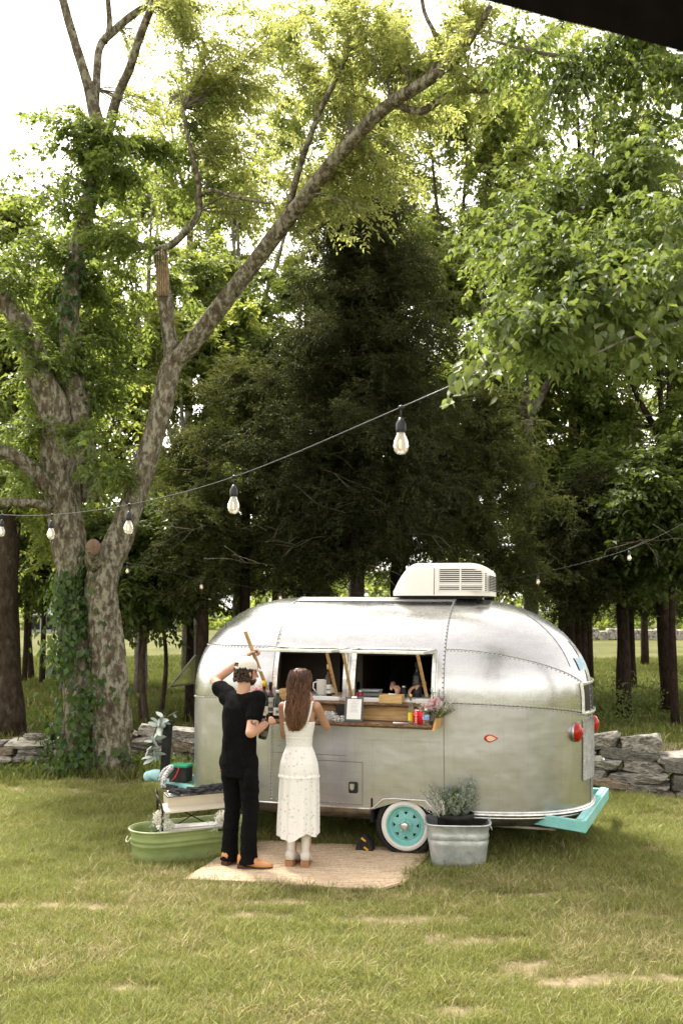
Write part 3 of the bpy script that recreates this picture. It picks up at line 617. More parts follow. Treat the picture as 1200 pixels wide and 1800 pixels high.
for a in [dict(px=20, d=18.7, yc=720, rx=190, ry=190, seed=31, label='thick trunked tree at the left border behind the stone wall', n=1500, tr_r=.27, bark=BK_BROWN),
          dict(px=120, d=27, yc=760, rx=190, ry=230, seed=32, label='broad pale green tree in the field behind the big forked trunk', n=2300),
          dict(px=345, d=25, yc=740, rx=150, ry=230, seed=33, label='bright green tree seen between the two big limbs', n=2300, tint=(.3, 1)),
          dict(px=430, d=31, yc=430, rx=200, ry=300, seed=34, label='tall airy tree whose yellow green crown stands behind the diagonal limb', n=2000, tint=(.3, 1)),
          dict(px=330, d=33, yc=260, rx=130, ry=170, seed=45, label='thin high crown with sky showing through, left of the diagonal limb', n=650, tint=(.3, 1)),
          dict(px=620, d=33, yc=200, rx=210, ry=260, seed=35, label='very tall light green tree towering over the dark evergreen', n=2600, tint=(.2, 1)),
          dict(px=800, d=28, yc=350, rx=180, ry=250, seed=36, label='tall tree with fine leaves right of the dark evergreen top', n=2600, bark=BK_BROWN),
          dict(px=930, d=24, yc=600, rx=170, ry=220, seed=37, label='pale barked forked tree above the rear of the trailer', n=2300, bark=BK_GREY, tr_r=.16),
          dict(px=1030, d=31, yc=230, rx=230, ry=260, seed=38, label='tall airy tree behind the hanging branches in the upper right', n=2000, bark=BK_DARK),
          dict(px=1170, d=24, yc=620, rx=170, ry=260, seed=39, label='dense green tree at the right border above the evergreens', n=2600, lm=L_BG, tint=(0, .6), bark=BK_DARK),
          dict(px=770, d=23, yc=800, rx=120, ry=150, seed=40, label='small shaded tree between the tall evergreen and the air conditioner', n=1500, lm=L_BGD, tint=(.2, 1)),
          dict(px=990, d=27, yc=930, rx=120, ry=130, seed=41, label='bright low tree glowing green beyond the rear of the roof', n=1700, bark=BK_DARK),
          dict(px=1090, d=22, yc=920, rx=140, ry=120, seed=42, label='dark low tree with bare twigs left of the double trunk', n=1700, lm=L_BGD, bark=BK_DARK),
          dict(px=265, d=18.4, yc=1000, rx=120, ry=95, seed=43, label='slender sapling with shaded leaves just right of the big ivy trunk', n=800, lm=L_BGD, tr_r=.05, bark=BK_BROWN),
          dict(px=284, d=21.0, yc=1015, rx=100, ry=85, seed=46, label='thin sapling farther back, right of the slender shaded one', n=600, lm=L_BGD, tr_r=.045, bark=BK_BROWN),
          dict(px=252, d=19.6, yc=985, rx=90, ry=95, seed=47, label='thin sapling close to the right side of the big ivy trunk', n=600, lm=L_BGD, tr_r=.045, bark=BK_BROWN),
          dict(px=420, d=22.5, yc=900, rx=140, ry=110, seed=44, label='leafy bush tree with lime leaves behind the brownish evergreens', n=1300, lm=L_BG, tint=(.1, .9)),
          dict(px=47, d=31, yc=980, rx=70, ry=90, seed=48, label='slim tree in the sunny field, leftmost of the distant three', n=700, lm=L_BGD, tr_r=.07, bark=BK_DARK),
          dict(px=60, d=32.5, yc=960, rx=80, ry=90, seed=49, label='slim tree in the sunny field, middle one of the distant three', n=700, lm=L_BGD, tr_r=.08, bark=BK_DARK),
          dict(px=78, d=30, yc=960, rx=80, ry=90, seed=50, label='slim tree in the sunny field, rightmost of the distant three', n=700, lm=L_BGD, tr_r=.075, bark=BK_DARK),
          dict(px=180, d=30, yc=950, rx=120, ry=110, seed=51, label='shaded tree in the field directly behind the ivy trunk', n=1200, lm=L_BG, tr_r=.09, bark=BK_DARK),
          dict(px=250, d=27, yc=520, rx=190, ry=210, seed=60, label='dense mid green tree filling the gap between the two forked limbs', n=2400),
          dict(px=1010, d=29, yc=500, rx=200, ry=190, seed=61, label='dense leafy crown behind the pale barked forked tree', n=2600, bark=BK_DARK, tint=(0,.7)),
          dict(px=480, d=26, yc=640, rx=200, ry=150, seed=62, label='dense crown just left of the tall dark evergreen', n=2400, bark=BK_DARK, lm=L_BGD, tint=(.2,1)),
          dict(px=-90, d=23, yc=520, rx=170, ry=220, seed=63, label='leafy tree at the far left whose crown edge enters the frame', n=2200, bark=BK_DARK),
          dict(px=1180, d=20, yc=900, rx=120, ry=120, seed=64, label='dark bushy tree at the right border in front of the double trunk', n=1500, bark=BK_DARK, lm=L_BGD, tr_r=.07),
          dict(px=1000, d=26, yc=770, rx=120, ry=110, seed=65, label='mid height leafy tree showing between the overhanging branches and the low right evergreens', n=1900, bark=BK_DARK, tint=(0,.8)),
          dict(px=700, d=40, yc=900, rx=200, ry=160, seed=52, label='bright distant tree glimpsed through the evergreens', n=1500, bark=BK_DARK, LL=.18, LW=.11),
          dict(px=1130, d=44, yc=840, rx=220, ry=180, seed=53, label='bright distant tree behind the right hand evergreens', n=1500, bark=BK_DARK, LL=.18, LW=.11),
          dict(px=500, d=46, yc=950, rx=220, ry=110, seed=54, label='distant round tree low behind the trailer roof', n=1300, LL=.2, LW=.12)]:
    root, n = leafy(**a); NT += n
# bare dead twigs in front of the cedars
dk = thing('dead_branches', 'tangle of bare pale dead twigs hanging in front of the evergreens over the trailer roof', 'dead branch', tuple(P(600, 960, 16.4)), group=None)
mb = MB(); r = random.Random(5)
for k in range(17):
    px, py = r.choice([(430, 960), (560, 990), (740, 900), (640, 1000), (380, 900), (480, 820), (800, 880), (1120, 900)]); px += r.uniform(-90, 90); py += r.uniform(-50, 50); d = r.uniform(16.0, 16.8); a = r.uniform(-.6, .5) + (pi if r.random() < .5 else 0); L = r.uniform(40, 130); pts = []
    for i in range(6): pts.append((px + cos(a) * L * i / 5, py - sin(a) * L * i / 5 + r.uniform(-2, 2) + 14 * (i / 5) ** 2, max(.22, .6 * (1 - i / 6)), d)); a += r.uniform(-.12, .12)
    limb(mb, pts, 4, 2, 0)
    for j in range(3): i = r.randint(1, 4); b2 = a + r.uniform(-1.1, 1.1); q = pts[i]; limb(mb, [(q[0], q[1], .6, d), (q[0] + cos(b2) * L * .2, q[1] - sin(b2) * L * .2, .5, d), (q[0] + cos(b2) * L * .4, q[1] - sin(b2) * L * .36, .3, d)], 3, 2, 0)
mb.build('dead_twig', mat('dead twig bark', (.075, .058, .042), (.15, .12, .09), .9, 0, 20), dk, kind='stuff')
# ---------------- near branches hanging in from the right
nr = thing('overhanging_tree', 'nearby broad leaved tree whose branches hang into the picture along the right edge', 'tree', (4.9, 7.4, 0))
mb = MB(); tp = smooth_path([(4.9, 7.4, -.1, .26), (4.85, 7.4, 1.8, .20), (4.6, 7.3, 3.4, .17), (4.0, 7.0, 4.9, .13), (3.2, 6.6, 6.0, .08)], 6); mb.tube([Vector(q[:3]) for q in tp], [q[3] for q in tp], 12, rfun=lambda i, a, p: 1 + .12 * noise.noise(Vector((cos(a) * 2, sin(a) * 2, p.z * 2))))
N1 = limb(mb, [(1420, 330, 9, 7.0), (1280, 300, 7, 6.8), (1120, 330, 5.5, 6.5), (1010, 370, 4, 6.3), (900, 400, 2.5, 6.2)], 8); N2 = limb(mb, [(1400, 480, 9, 6.4), (1260, 470, 6, 5.8), (1110, 500, 4.5, 5.3), (980, 560, 3.2, 4.9), (880, 620, 2.2, 4.6), (820, 665, 1.4, 4.4)], 8)
N3 = limb(mb, [(1380, 140, 10, 7.0), (1250, 120, 8, 6.8), (1100, 110, 6, 6.8), (960, 95, 4, 6.9), (860, 70, 2.5, 7.0)], 8); N4 = limb(mb, [(1350, 560, 6, 5.5), (1230, 560, 4.5, 5.0), (1120, 590, 3, 4.7), (1050, 620, 2, 4.5)], 6)
mb.build('trunk', BK_GREY, nr)
C = Crown(61); allS = np.vstack([N1[:, :3], N2[:, :3], N3[:, :3], N4[:, :3]])
for px, py, rx, ry, n, d in [(1150, 140, 90, 50, 240, 6.6), (1040, 120, 80, 40, 200, 6.8), (930, 100, 60, 35, 110, 6.9), (1130, 220, 90, 50, 230, 6.5), (1000, 210, 60, 45, 100, 6.6), (1150, 310, 80, 60, 250, 6.2), (1060, 330, 70, 60, 200, 6.3), (960, 340, 60, 60, 150, 6.3), (880, 390, 60, 40, 120, 6.3), (1140, 420, 80, 60, 240, 5.6), (1040, 440, 70, 50, 190, 5.4), (950, 460, 60, 50, 160, 5.2), (880, 480, 60, 40, 110, 5.4), (1150, 510, 70, 40, 160, 5.0), (1060, 530, 60, 35, 110, 4.9), (950, 560, 50, 40, 110, 4.8), (880, 560, 50, 40, 90, 4.9), (1130, 600, 60, 25, 70, 4.8)]:
    c = np.array(P(px, py, d)); src = allS[np.argmin(np.linalg.norm(allS - c, axis=1))]; C.blob(c, (px2m(rx, d) * 1.1, .6, px2m(ry, d) * 1.1), src, 7, int(n * .75), .20, .45, .2, .004)
NT += C.finish(nr, L_NEAR, BK_GREY, 9, .060, .036, 'crown', tint=(.0, .95), hang=.8)
# the nearest sprays: every leaf its own part
lf = MB(); lf.add([(0, 0, 0), (.018, .008, .004), (.026, .026, .003), (.021, .046, 0), (.009, .066, -.004), (0, .082, -.010), (-.009, .066, -.004), (-.021, .046, 0), (-.026, .026, .003), (-.018, .008, .004), (0, .034, -.006)], [(i, (i + 1) % 10, 10) for i in range(10)], True)
LA = leaf_mat('near leaf mid', (.055, .085, .022), (.13, .17, .045), (.25, .31, .06), .38); LBr = leaf_mat('near leaf bright', (.11, .15, .035), (.21, .25, .065), (.36, .42, .08), .42)
LM = []
for k, m_ in enumerate((LA, LA, LBr)):
    o_ = lf.build('leaf', m_, nr, local=True); o_.location = P(850 + k * 12, 640, 4.5) - nr.location; LM.append(o_)
r = random.Random(8); tb = MB(); n_ = 0
for (px, py, d, dx, dy, cnt) in [(830, 640, 4.45, -1, 1.2, 26), (850, 610, 4.5, .2, 1.5, 18), (880, 600, 4.6, -.6, 1, 20), (905, 560, 4.7, -.4, 1.2, 20), (940, 530, 4.8, .1, 1.2, 22), (990, 545, 4.85, .2, 1, 20), (1040, 560, 4.7, .1, 1.2, 20), (1090, 580, 4.6, .2, 1, 20), (1150, 560, 4.6, .0, 1.2, 24), (1180, 500, 4.7, -.3, 1.2, 24), (1120, 480, 4.9, -.2, 1.2, 22), (1060, 470, 5.0, -.4, 1, 20), (1170, 400, 5.0, -.2, 1.2, 20)]:
    p = P(px, py, d); tip = P(px + dx * 45, py + dy * 50, d - .1); m_ = (p + tip) / 2 + Vector((0, 0, .03)); tb.tube([p, m_, tip], [.003, .002, .001], 4)
    for k in range(cnt):
        t_ = r.random(); q = p * (1 - t_) ** 2 + m_ * 2 * t_ * (1 - t_) + tip * t_ * t_ + Vector((r.gauss(0, .03), r.gauss(0, .04), r.gauss(0, .02))); c_ = LM[0 if r.random() < .6 else 2].copy(); COL.objects.link(c_); c_.location = q - nr.location
        dn = Vector((r.gauss(0, .6), r.gauss(-.1, .5), -1 + r.gauss(0, .35))).normalized(); nn_ = Vector((r.gauss(0, .5), -.6 + r.gauss(0, .4), .6)); nn_ = (nn_ - dn * nn_.dot(dn)).normalized(); c_.rotation_euler = Matrix((dn.cross(nn_), dn, nn_)).transposed().to_euler(); s_ = r.uniform(.55, .95); c_.scale = (s_, s_, s_)
tb.build('hanging_twig', BK_BROWN, nr, kind='stuff')
pm_ = mat('weathered deck boards', (.22, .20, .17), (.36, .33, .29), .8, 0, 3, .3, 12, stretch=(.3, 4, 1))
mb = MB()
for k in range(44): mb.box((0, 2.75 - k * .155, .30), (11, .148, .30))
mb.build('porch_floor', pm_, kind='structure')
# ---------------- woods all round the meadow, far off
r = np.random.default_rng(9)
def woods(name, n, r0, r1, a0, a1, hmax, LL, seed, zmin=0.0):
    r = np.random.default_rng(seed); a = r.uniform(a0, a1, n); R_ = r.uniform(r0, r1, n); x = np.sin(a) * R_; y = np.cos(a) * R_
    hm = hmax * (.62 + .38 * np.sin(a * 9 + seed) * np.sin(a * 23 + 1) + .12 * np.sin(a * 71)); z = zmin + hm * r.uniform(0, 1, n) ** .8; gz_ = np.array([ground_z(p, q) for p, q in zip(x, y)])
    V, F = leaf_quads(np.stack([x, y, z + gz_], 1), r.normal(size=(n, 3)), r.normal(size=(n, 3)), r.uniform(.5, 1.3, n) * LL, r.uniform(.5, 1.1, n) * LL * .7)
    me = np_mesh(name, V, F, L_BG, False, np.repeat(r.uniform(0, .8, n), 4)); o = put(name, me, None, 'stuff'); return o
woods('distant_woods', 26000, 120, 150, -1.0, 1.0, 11, 1.3, 3)
woods('woods_behind', 16000, 48, 66, 1.1, 2 * pi - 1.1, 9, 1.1, 4)
# weeds along the wall
for (x0, x1, y0, y1, n, h, lab, nm, m_) in ((2.9, 4.6, 13.3, 14.4, 1500, .28, '', 'weeds', L_BG), (-4.0, -2.2, 14.1, 14.7, 500, .22, '', 'weeds', L_BROAD), (-4.6, -3.6, 13.75, 14.0, 260, .2, '', 'weeds', L_BROAD), (5.0, 6.2, 19, 21, 900, .9, '', 'weeds', L_BGD), (3.0, 9, 24, 26, 1800, .8, '', 'weeds', L_BGD)):
    x, y = r.uniform(x0, x1, n), r.uniform(y0, y1, n); z = r.uniform(.02, h, n) * (.5 + .5 * np.sin(x * 7) ** 2); V, F = leaf_quads(np.stack([x, y, z], 1), np.stack([r.normal(0, .6, n), r.normal(0, .6, n), r.uniform(.1, 1, n)], 1), r.normal(size=(n, 3)), r.uniform(.04, .09, n), r.uniform(.025, .05, n)); put(nm, np_mesh(nm, V, F, m_, False, np.repeat(r.uniform(.1, .9, n), 4)), None, 'stuff')
print('leaf quads', NT)
# far stone wall and pale farm house across the field
mb = MB(); rr = random.Random(2)
for k in range(60): x = 20 + k * .8; mb.box((x, 78 + x * .1, .35 + rr.uniform(-.1, .15)), (.9, .6, .9), rotz(rr.uniform(-.3, .3)))
tagt(mb.build('field_wall', stone_ms[0], loc=(44, 82, 0), bevel=.08), 'long low grey stone wall across the sunny field in the far right background', 'stone wall')
def house(x, y, w_, d_, h_, lab, cm):
    o = thing('farm_house', lab, 'house', (x, y, ground_z(x, y))); MB().box((0, 0, h_ / 2), (w_, d_, h_)).build('wall', cm, o, local=True)
    mb = MB(); mb.add([(-w_ / 2 - .3, -d_ / 2 - .3, h_), (w_ / 2 + .3, -d_ / 2 - .3, h_), (w_ / 2 + .3, 0, h_ + 2.2), (-w_ / 2 - .3, 0, h_ + 2.2), (-w_ / 2 - .3, d_ / 2 + .3, h_), (w_ / 2 + .3, d_ / 2 + .3, h_)], [(0, 1, 2, 3), (3, 2, 5, 4), (0, 3, 4), (1, 5, 2), (0, 4, 5, 1)]); mb.build('roof', mat('grey shingle', (.12, .12, .13), (.2, .2, .21), .9, 0, 3), o, local=True)
    for i in range(3): MB().box((-w_ / 2 + w_ * (i + .5) / 3, -d_ / 2 - .02, h_ * .55), (1.0, .08, 1.3)).build('window', mat('dark window', (0, 0, 0)), o, local=True)
house(-23.5, 116, 8, 6, 2.0, 'low pale farm house across the field at the far left', mat('pale siding', (.33, .33, .31), (.38, .38, .36), .8, 0, .4)); house(-29.5, 104, 5, 4, 1.8, 'small white shed in the sunny field left of the farm house', mat('pale siding', (0, 0, 0)))
# ------------------------------------------------------------------ travel trailer (local frame: x along its length, y away from camera, z up)
def alu(name, base, rough, bumpk, tintc):
    m = bpy.data.materials.new(name); m.use_nodes = True; t = m.node_tree; b = t.nodes['Principled BSDF']; MATS[name] = m
    co = _n(t, 'ShaderNodeTexCoord')
    b.inputs['Metallic'].default_value = 1.0
    big = _n(t, 'ShaderNodeTexNoise', Scale=1.4, Detail=3.0, Roughness=0.5)
    mp = _n(t, 'ShaderNodeMapping'); mp.inputs['Scale'].default_value = (1.2, 1.2, 5)
    mp2 = _n(t, 'ShaderNodeMapping'); mp2.inputs['Scale'].default_value = (9, 9, 1.0)
    st = _n(t, 'ShaderNodeTexNoise', Scale=3.0, Detail=8.0, Roughness=0.75); dr = _n(t, 'ShaderNodeTexNoise', Scale=2.0, Detail=6.0, Roughness=0.7)
    fine = _n(t, 'ShaderNodeTexNoise', Scale=30.0, Detail=4.0)
    t.links.new(co.outputs['Object'], mp.inputs[0]); t.links.new(co.outputs['Object'], mp2.inputs[0]); t.links.new(mp.outputs[0], st.inputs['Vector']); t.links.new(mp2.outputs[0], dr.inputs['Vector'])
    t.links.new(co.outputs['Object'], big.inputs['Vector']); t.links.new(co.outputs['Object'], fine.inputs['Vector'])
    c = ramp(t, st.outputs['Fac'], [(0.30, tuple(x * .90 for x in base)), (0.52, base), (0.75, tuple(min(1, x * 1.10) for x in base))])
    c = mixc(t, ramp(t, dr.outputs['Fac'], [(0.52, (0, 0, 0)), (0.75, (.45, .45, .45))]), c, tintc)
    t.links.new(c, b.inputs['Base Color'])
    mr = _n(t, 'ShaderNodeMapRange'); mr.inputs[3].default_value = rough - .06; mr.inputs[4].default_value = rough + .12
    t.links.new(st.outputs['Fac'], mr.inputs[0]); t.links.new(mr.outputs[0], b.inputs['Roughness'])
    b1 = _n(t, 'ShaderNodeBump', Strength=bumpk, Distance=0.035); b2 = _n(t, 'ShaderNodeBump', Strength=0.03, Distance=0.003)
    t.links.new(big.outputs['Fac'], b1.inputs['Height']); t.links.new(dr.outputs['Fac'], b2.inputs['Height']); t.links.new(b1.outputs[0], b2.inputs['Normal']); t.links.new(b2.outputs[0], b.inputs['Normal'])
    return m
ALU = alu('polished aluminium', (0.52, 0.52, 0.525), .24, .5, (0.36, 0.355, 0.345))
ALU2 = alu('brushed aluminium dull', (0.545, 0.545, 0.585), .31, .6, (0.39, 0.385, 0.40))
TRIM = mat('aluminium trim', (0.62, 0.62, 0.60), (0.82, 0.82, 0.80), .3, 1.0, 20)
SEAMD = mat('dark seam metal', (0.20, 0.20, 0.20), None, .6, 0.5)  # dark grey for the panel joint lines
RIVET = mat('rivet metal', (0.55, 0.55, 0.54), None, .35, 1.0)
BELLY = mat('belly pan metal', (0.16, 0.13, 0.10), (0.34, 0.31, 0.27), .5, 0.85, 6, .2)
BLACK = mat('black rubber', (0.012, 0.012, 0.012), (0.03, 0.03, 0.028), .75, 0, 12, .1)
TEAL = mat('teal paint', (0.20, 0.52, 0.50), (0.27, 0.60, 0.57), .42, 0, 5, .05, 40, c3=(0.16, 0.36, 0.34), s3=9, t3=(.62, .75))
WHITEP = mat('white paint', (0.70, 0.69, 0.66), (0.80, 0.79, 0.76), .45, 0, 4)
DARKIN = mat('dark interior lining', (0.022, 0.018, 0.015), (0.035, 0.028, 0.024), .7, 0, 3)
GLASS = mat('window glass', (0.9, 0.95, 0.95), None, .03, 0, trans=1.0, ior=1.1)
WOOD = mat('pine wood', (0.42, 0.25, 0.10), (0.62, 0.41, 0.19), .55, 0, 3.0, .2, 20, stretch=(2, 18, 18))
BARKW = mat('live edge wood', (0.07, 0.035, 0.018), (0.22, 0.12, 0.06), .7, 0, 10, .7, 26, stretch=(2, 8, 8))
TR = thing('travel_trailer', 'rounded riveted silver travel trailer turned into a mobile bar, two serving windows propped open', 'trailer', (0.58, 9.44, 0.0), (0, .007, radians(-16)))
TM = W(TR)
def T(s, v, z): return TM @ Vector((s, v, z))
SL, SR, AL, AR, HW = -1.315, 0.368, 1.13, 1.30, 1.02
Z0, ZB, ZT, EXN = 0.41, 1.41, 2.39, 2.15
def shell(seg, u, f, off=0.0):
    n = 2.45
    if seg in 'RL':
        a = AR if seg == 'R' else AL; b_ = u - pi / 2      # u 0..pi
        c, s_ = abs(cos(b_)), abs(sin(b_))
        r = 1.0 / (((c / (a + off)) ** n + (s_ / (HW + off)) ** n) ** (1 / n))
        dx, dy = r * cos(b_), r * sin(b_)
        if seg == 'R': cx = SR
        else: cx = SL; dx, dy = -dx, -dy
        cy = HW
    elif seg == 'N': cx, cy, dx, dy = u, HW, 0, -HW - off
    else: cx, cy, dx, dy = u, HW, 0, HW + off
    if f < 0: k = 1 - .22 * (-f) ** 1.4; z = Z0 - .13 * sin(min(1, -f) * pi / 2)
    elif f <= 1: k = 1 - .012 * (1 - f) ** 2; z = Z0 + (ZB - Z0) * f
    else:
        ph = (f - 1) * pi / 2; k = max(0, cos(ph)) ** (2 / EXN); z = ZB + (ZT - ZB + off) * sin(ph) ** (2 / EXN)
    return Vector((cx + dx * k, cy + dy * k, z))
def fz(z):
    if z <= ZB: return (z - Z0) / (ZB - Z0)
    return 1 + math.asin(min(1, ((z - ZB) / (ZT - ZB)) ** (EXN / 2))) * 2 / pi
def zf(f): return Z0 + (ZB - Z0) * f if f <= 1 else ZB + (ZT - ZB) * sin((f - 1) * pi / 2) ** (2 / EXN)
def lin(a, b, n): return [a + (b - a) * i / n for i in range(n + 1)]
def patch(name, m, seg, us, flo, fhi, nf, parent=TR, off=0.0, holes=(), fs=None, label=None, flip=False, zlow=None, kind=None):
    """us: list of u; rows between flo(u), fhi(u); holes: (u0,u1,f0,f1) skipped"""
    rows = fs if fs is not None else lin(0, 1, nf)
    mb = MB(); vs = []
    for q in rows:
        for u in us:
            f = q if fs is not None else flo(u) + (fhi(u) - flo(u)) * q
            p = shell(seg, u, f, off)
            if zlow: p.z = max(p.z, zlow(u)) if f <= 1 else p.z
            vs.append(p)
    n = len(us); fsx = []
    for j in range(len(rows) - 1):
        for i in range(n - 1):
            uc = (us[i] + us[i + 1]) / 2; fc = (rows[j] + rows[j + 1]) / 2
            if any(h[0] < uc < h[1] and h[2] < fc < h[3] for h in holes): continue
            q = (j * n + i, j * n + i + 1, (j + 1) * n + i + 1, (j + 1) * n + i); fsx.append(q[::-1] if flip else q)
    mb.add(vs, fsx, True)
    return mb.build(name, m, parent, local=True, label=label, kind=kind)
def K(v): return lambda u: v
# windows (serving hatches)
WN = [(-1.262, -.592), (-.482, .262)]; WZ0, WZ1 = 1.44, 1.85
FW0, FW1 = fz(WZ0), fz(WZ1)
FTOP = fz(1.90)
us_mid = sorted(set(lin(SL, SR, 22) + [w for q in WN for w in q] + [w + (.0 if k else 0) for q in WN for k, w in enumerate(q)]))
def arch(u):
    if -.30 < u < .30: return Z0 + min(.105, .35 * (.30 - abs(u)) + 0.0)
    return Z0
us_low = sorted(set(lin(SL, SR, 16) + [-.30, -.2, -.1, -.0, .1, .2, .30, -.02]))
low = lambda u: fz(arch(u))
patch('side_panel', ALU2, 'N', us_low, low, K(1.0), 5)
patch('window_panel', ALU, 'N', us_mid, None, None, 0, fs=sorted([1.0, FW0, FW1, FTOP] + lin(FW0, FW1, 6)[1:-1]), holes=[(a, b, FW0, FW1) for a, b in WN])
patch('roof_panel', ALU, 'N', lin(SL, SR, 14), K(FTOP), K(2.0), 16)
FARW = (-1.10, -.86)
patch('far_side_panel', ALU2, 'F', sorted(lin(SL, SR, 10) + list(FARW)), None, None, 0, fs=sorted([0, .5, 1.0, FW0, FW1, FTOP] + lin(FTOP, 2, 12)[1:]), holes=[(*FARW, FW0, FW1)], flip=True)
def beltR(u): return 1 - .145 * min(1, (u if u < pi / 2 else pi - u) / (pi * .44)) ** 2.6
def beltL(u): return 1 - .07 * min(1, (u if u < pi / 2 else pi - u) / (pi * .44)) ** 2
def seamf(u):      # band seam drops round the rear cap
    return FTOP - (FTOP - 1.10) * (min(1, u / (pi * .40))) ** 2.2 if u < pi / 2 else FTOP - (FTOP - 1.10) * (min(1, (pi - u) / (pi * .40))) ** 2.2
RE = 0.47 * pi - .13       # where the rear end panel begins
for seg in 'RL':
    ua = lin(0, pi * .36, 18); ub = lin(pi * .36, pi * .64, 12); uc = lin(pi * .64, pi, 18)
    segs = [ua, ub, uc] if seg == 'R' else [uc[::-1][::-1], ub, ua]
    for us in segs:
        bf = beltR if seg == 'R' else beltL
        patch('lower_panel', ALU2, seg, us, K(0), bf, 6)
        patch('band_panel', ALU, seg, us, bf, seamf if seg == 'R' else K(FTOP), 8)
        patch('dome_panel', ALU, seg, us, seamf if seg == 'R' else K(FTOP), K(2), 16)
# seams and rivets
seamb = MB(); rv = MB()
def seam(fn, n, wid=.007, rivet=True, side=.012, sp=.042):
    """fn(t)->shell point with off=0.003; lays a flat lap strip with rivets beside it"""
    pts = [fn(i / n) for i in range(n + 1)]
    seamb.tube(pts, wid * .5, 5, smooth=False)
    if rivet:
        L = sum((b - a).length for a, b in zip(pts, pts[1:])); k = max(2, int(L / sp))
        for i in range(k):
            p = fn((i + .5) / k); q = fn(min(1, (i + .5) / k + .01)); d = (q - p); c = Vector((-.47, HW, 1.2))
            o = (p - c); o.normalize(); sd_ = d.cross(o)
            if sd_.length < 1e-7: continue
            rv.ell(p + sd_.normalized() * side, .0078, None, 5, 4)
for u in (SL, SR):
    seam(lambda t, u=u: shell('N', u, 0.02 + 1.96 * t, .001), 50, side=.014)
    seam(lambda t, u=u: shell('N', u, 0.9 + 1.08 * t, .001), 40, side=-.014)
seam(lambda t: shell('N', SL + (SR - SL) * t, 1.0, .001), 20)
seam(lambda t: shell('N', SL + (SR - SL) * t, 1.965, .001), 20, sp=.06)
seam(lambda t: shell('R', pi * .44 * t, beltR(pi * .44 * t), .001), 40, side=.012)
seam(lambda t: shell('R', pi * .44 * t, beltR(pi * .44 * t), .001), 40, side=-.012)
seam(lambda t: shell('R', pi * .42 * t, seamf(pi * .42 * t), .001), 40)
seam(lambda t: shell('L', pi * (.45 + .55 * t), beltL(pi * (.45 + .55 * t)), .001), 40)
seam(lambda t: shell('L', pi * (.45 + .55 * t), FTOP, .001), 40)
seam(lambda t: shell('R', pi * .36, 1.2 + .8 * t, .001), 30, rivet=False)
seam(lambda t: shell('N', SL + (-.56 + .0 - SL) * t, .48, .001), 16, wid=.005, sp=.09)
seam(lambda t: shell('R', pi * .44, .02 + 1.35 * t, .001), 30, wid=.012, rivet=True)
seamb.build('panel_seam', SEAMD, TR, local=True)
for i in range(26): rv.ell(shell('N', -.5 + .05 * i * .66, fz(1.05), .001), .006, None, 5, 4)
for i in range(4): rv.ell(shell('R', .45, .2 + .16 * i, .001), .006, None, 5, 4)
for i in range(14): rv.ell(shell('N', SL + .06 * i, .04, .001), .008, None, 5, 4)
for i in range(12): rv.ell(shell('N', -1.31 + .05 + .012 * (i % 3) * 2, .35 + .05 * i, .001), .006, None, 5, 4)
rv.build('rivet_row', RIVET, TR, local=True, kind='stuff')
# bottom rub rail (three steps)
def around(fn_off, z, us_):
    return [fn_off(seg, u, z) for seg, u in us_]
def rail(z, rad, o, path, m=TRIM, name='rub_rail'):
    mb = MB(); pts = []
    for seg, u in path:
        p = shell(seg, u, 0.0, o); p.z = z; pts.append(p)
    mb.tube(pts, rad, 6); return mb
pathR = [('N', u) for u in lin(.31, SR, 2)] + [('R', u) for u in lin(.02, pi - .02, 40)] + [('F', u) for u in lin(SR, SL, 4)]
mb = rail(.44, .011, .006, pathR); mb2 = rail(.418, .015, .012, pathR); mb3 = rail(.392, .012, .008, pathR)
for q in (mb2, mb3): mb.add(q.v, q.f, True)
mb.build('rub_rail', TRIM, TR, local=True)
pathL = [('L', u) for u in lin(pi * .3, pi, 30)] + [('N', u) for u in lin(SL, -.31, 8)]
rail(.412, .010, .004, pathL).build('rub_rail', TRIM, TR, local=True)
mb = MB(); pts = [(-.335, -.008, .405), (-.29, -.01, .43), (-.2, -.012, .515), (-.1, -.012, .522), (.2, -.012, .522), (.28, -.01, .44), (.335, -.008, .405)]
mb.tube(pts, .010, 6); mb.build('wheel_arch_trim', TRIM, TR, local=True)
# belly pan
bb = MB()
for seg, us in (('N', lin(SL, -.31, 6)), ('N', lin(.31, SR, 2)), ('R', lin(0, pi, 30)), ('F', lin(SR, SL, 4)), ('L', lin(0, pi, 30))):
    rows = lin(0, -1, 6); vs = [shell(seg, u, f) for f in rows for u in us]; n = len(us)
    bb.add(vs, [(j * n + i, (j + 1) * n + i, (j + 1) * n + i + 1, j * n + i + 1) for j in range(6) for i in range(n - 1)], True)
bb.box((-.45, HW, .29), (3.6, 1.60, .02)); bb.build('belly_pan', BELLY, TR, local=True)
mb = MB(); mb.box((-.0, .19, .40), (.58, .34, .24)); bmx = mb  # wheel well, open at the front
mb = MB(); mb.box((0, .40, .42), (.62, .02, .26)); mb.box((0, .20, .56), (.62, .38, .02)); mb.box((-.315, .20, .42), (.02, .38, .26)); mb.box((.315, .20, .42), (.02, .38, .26))
mb.build('wheel_well', mat('wheel well black', (.01, .01, .01), None, .9), TR, local=True)
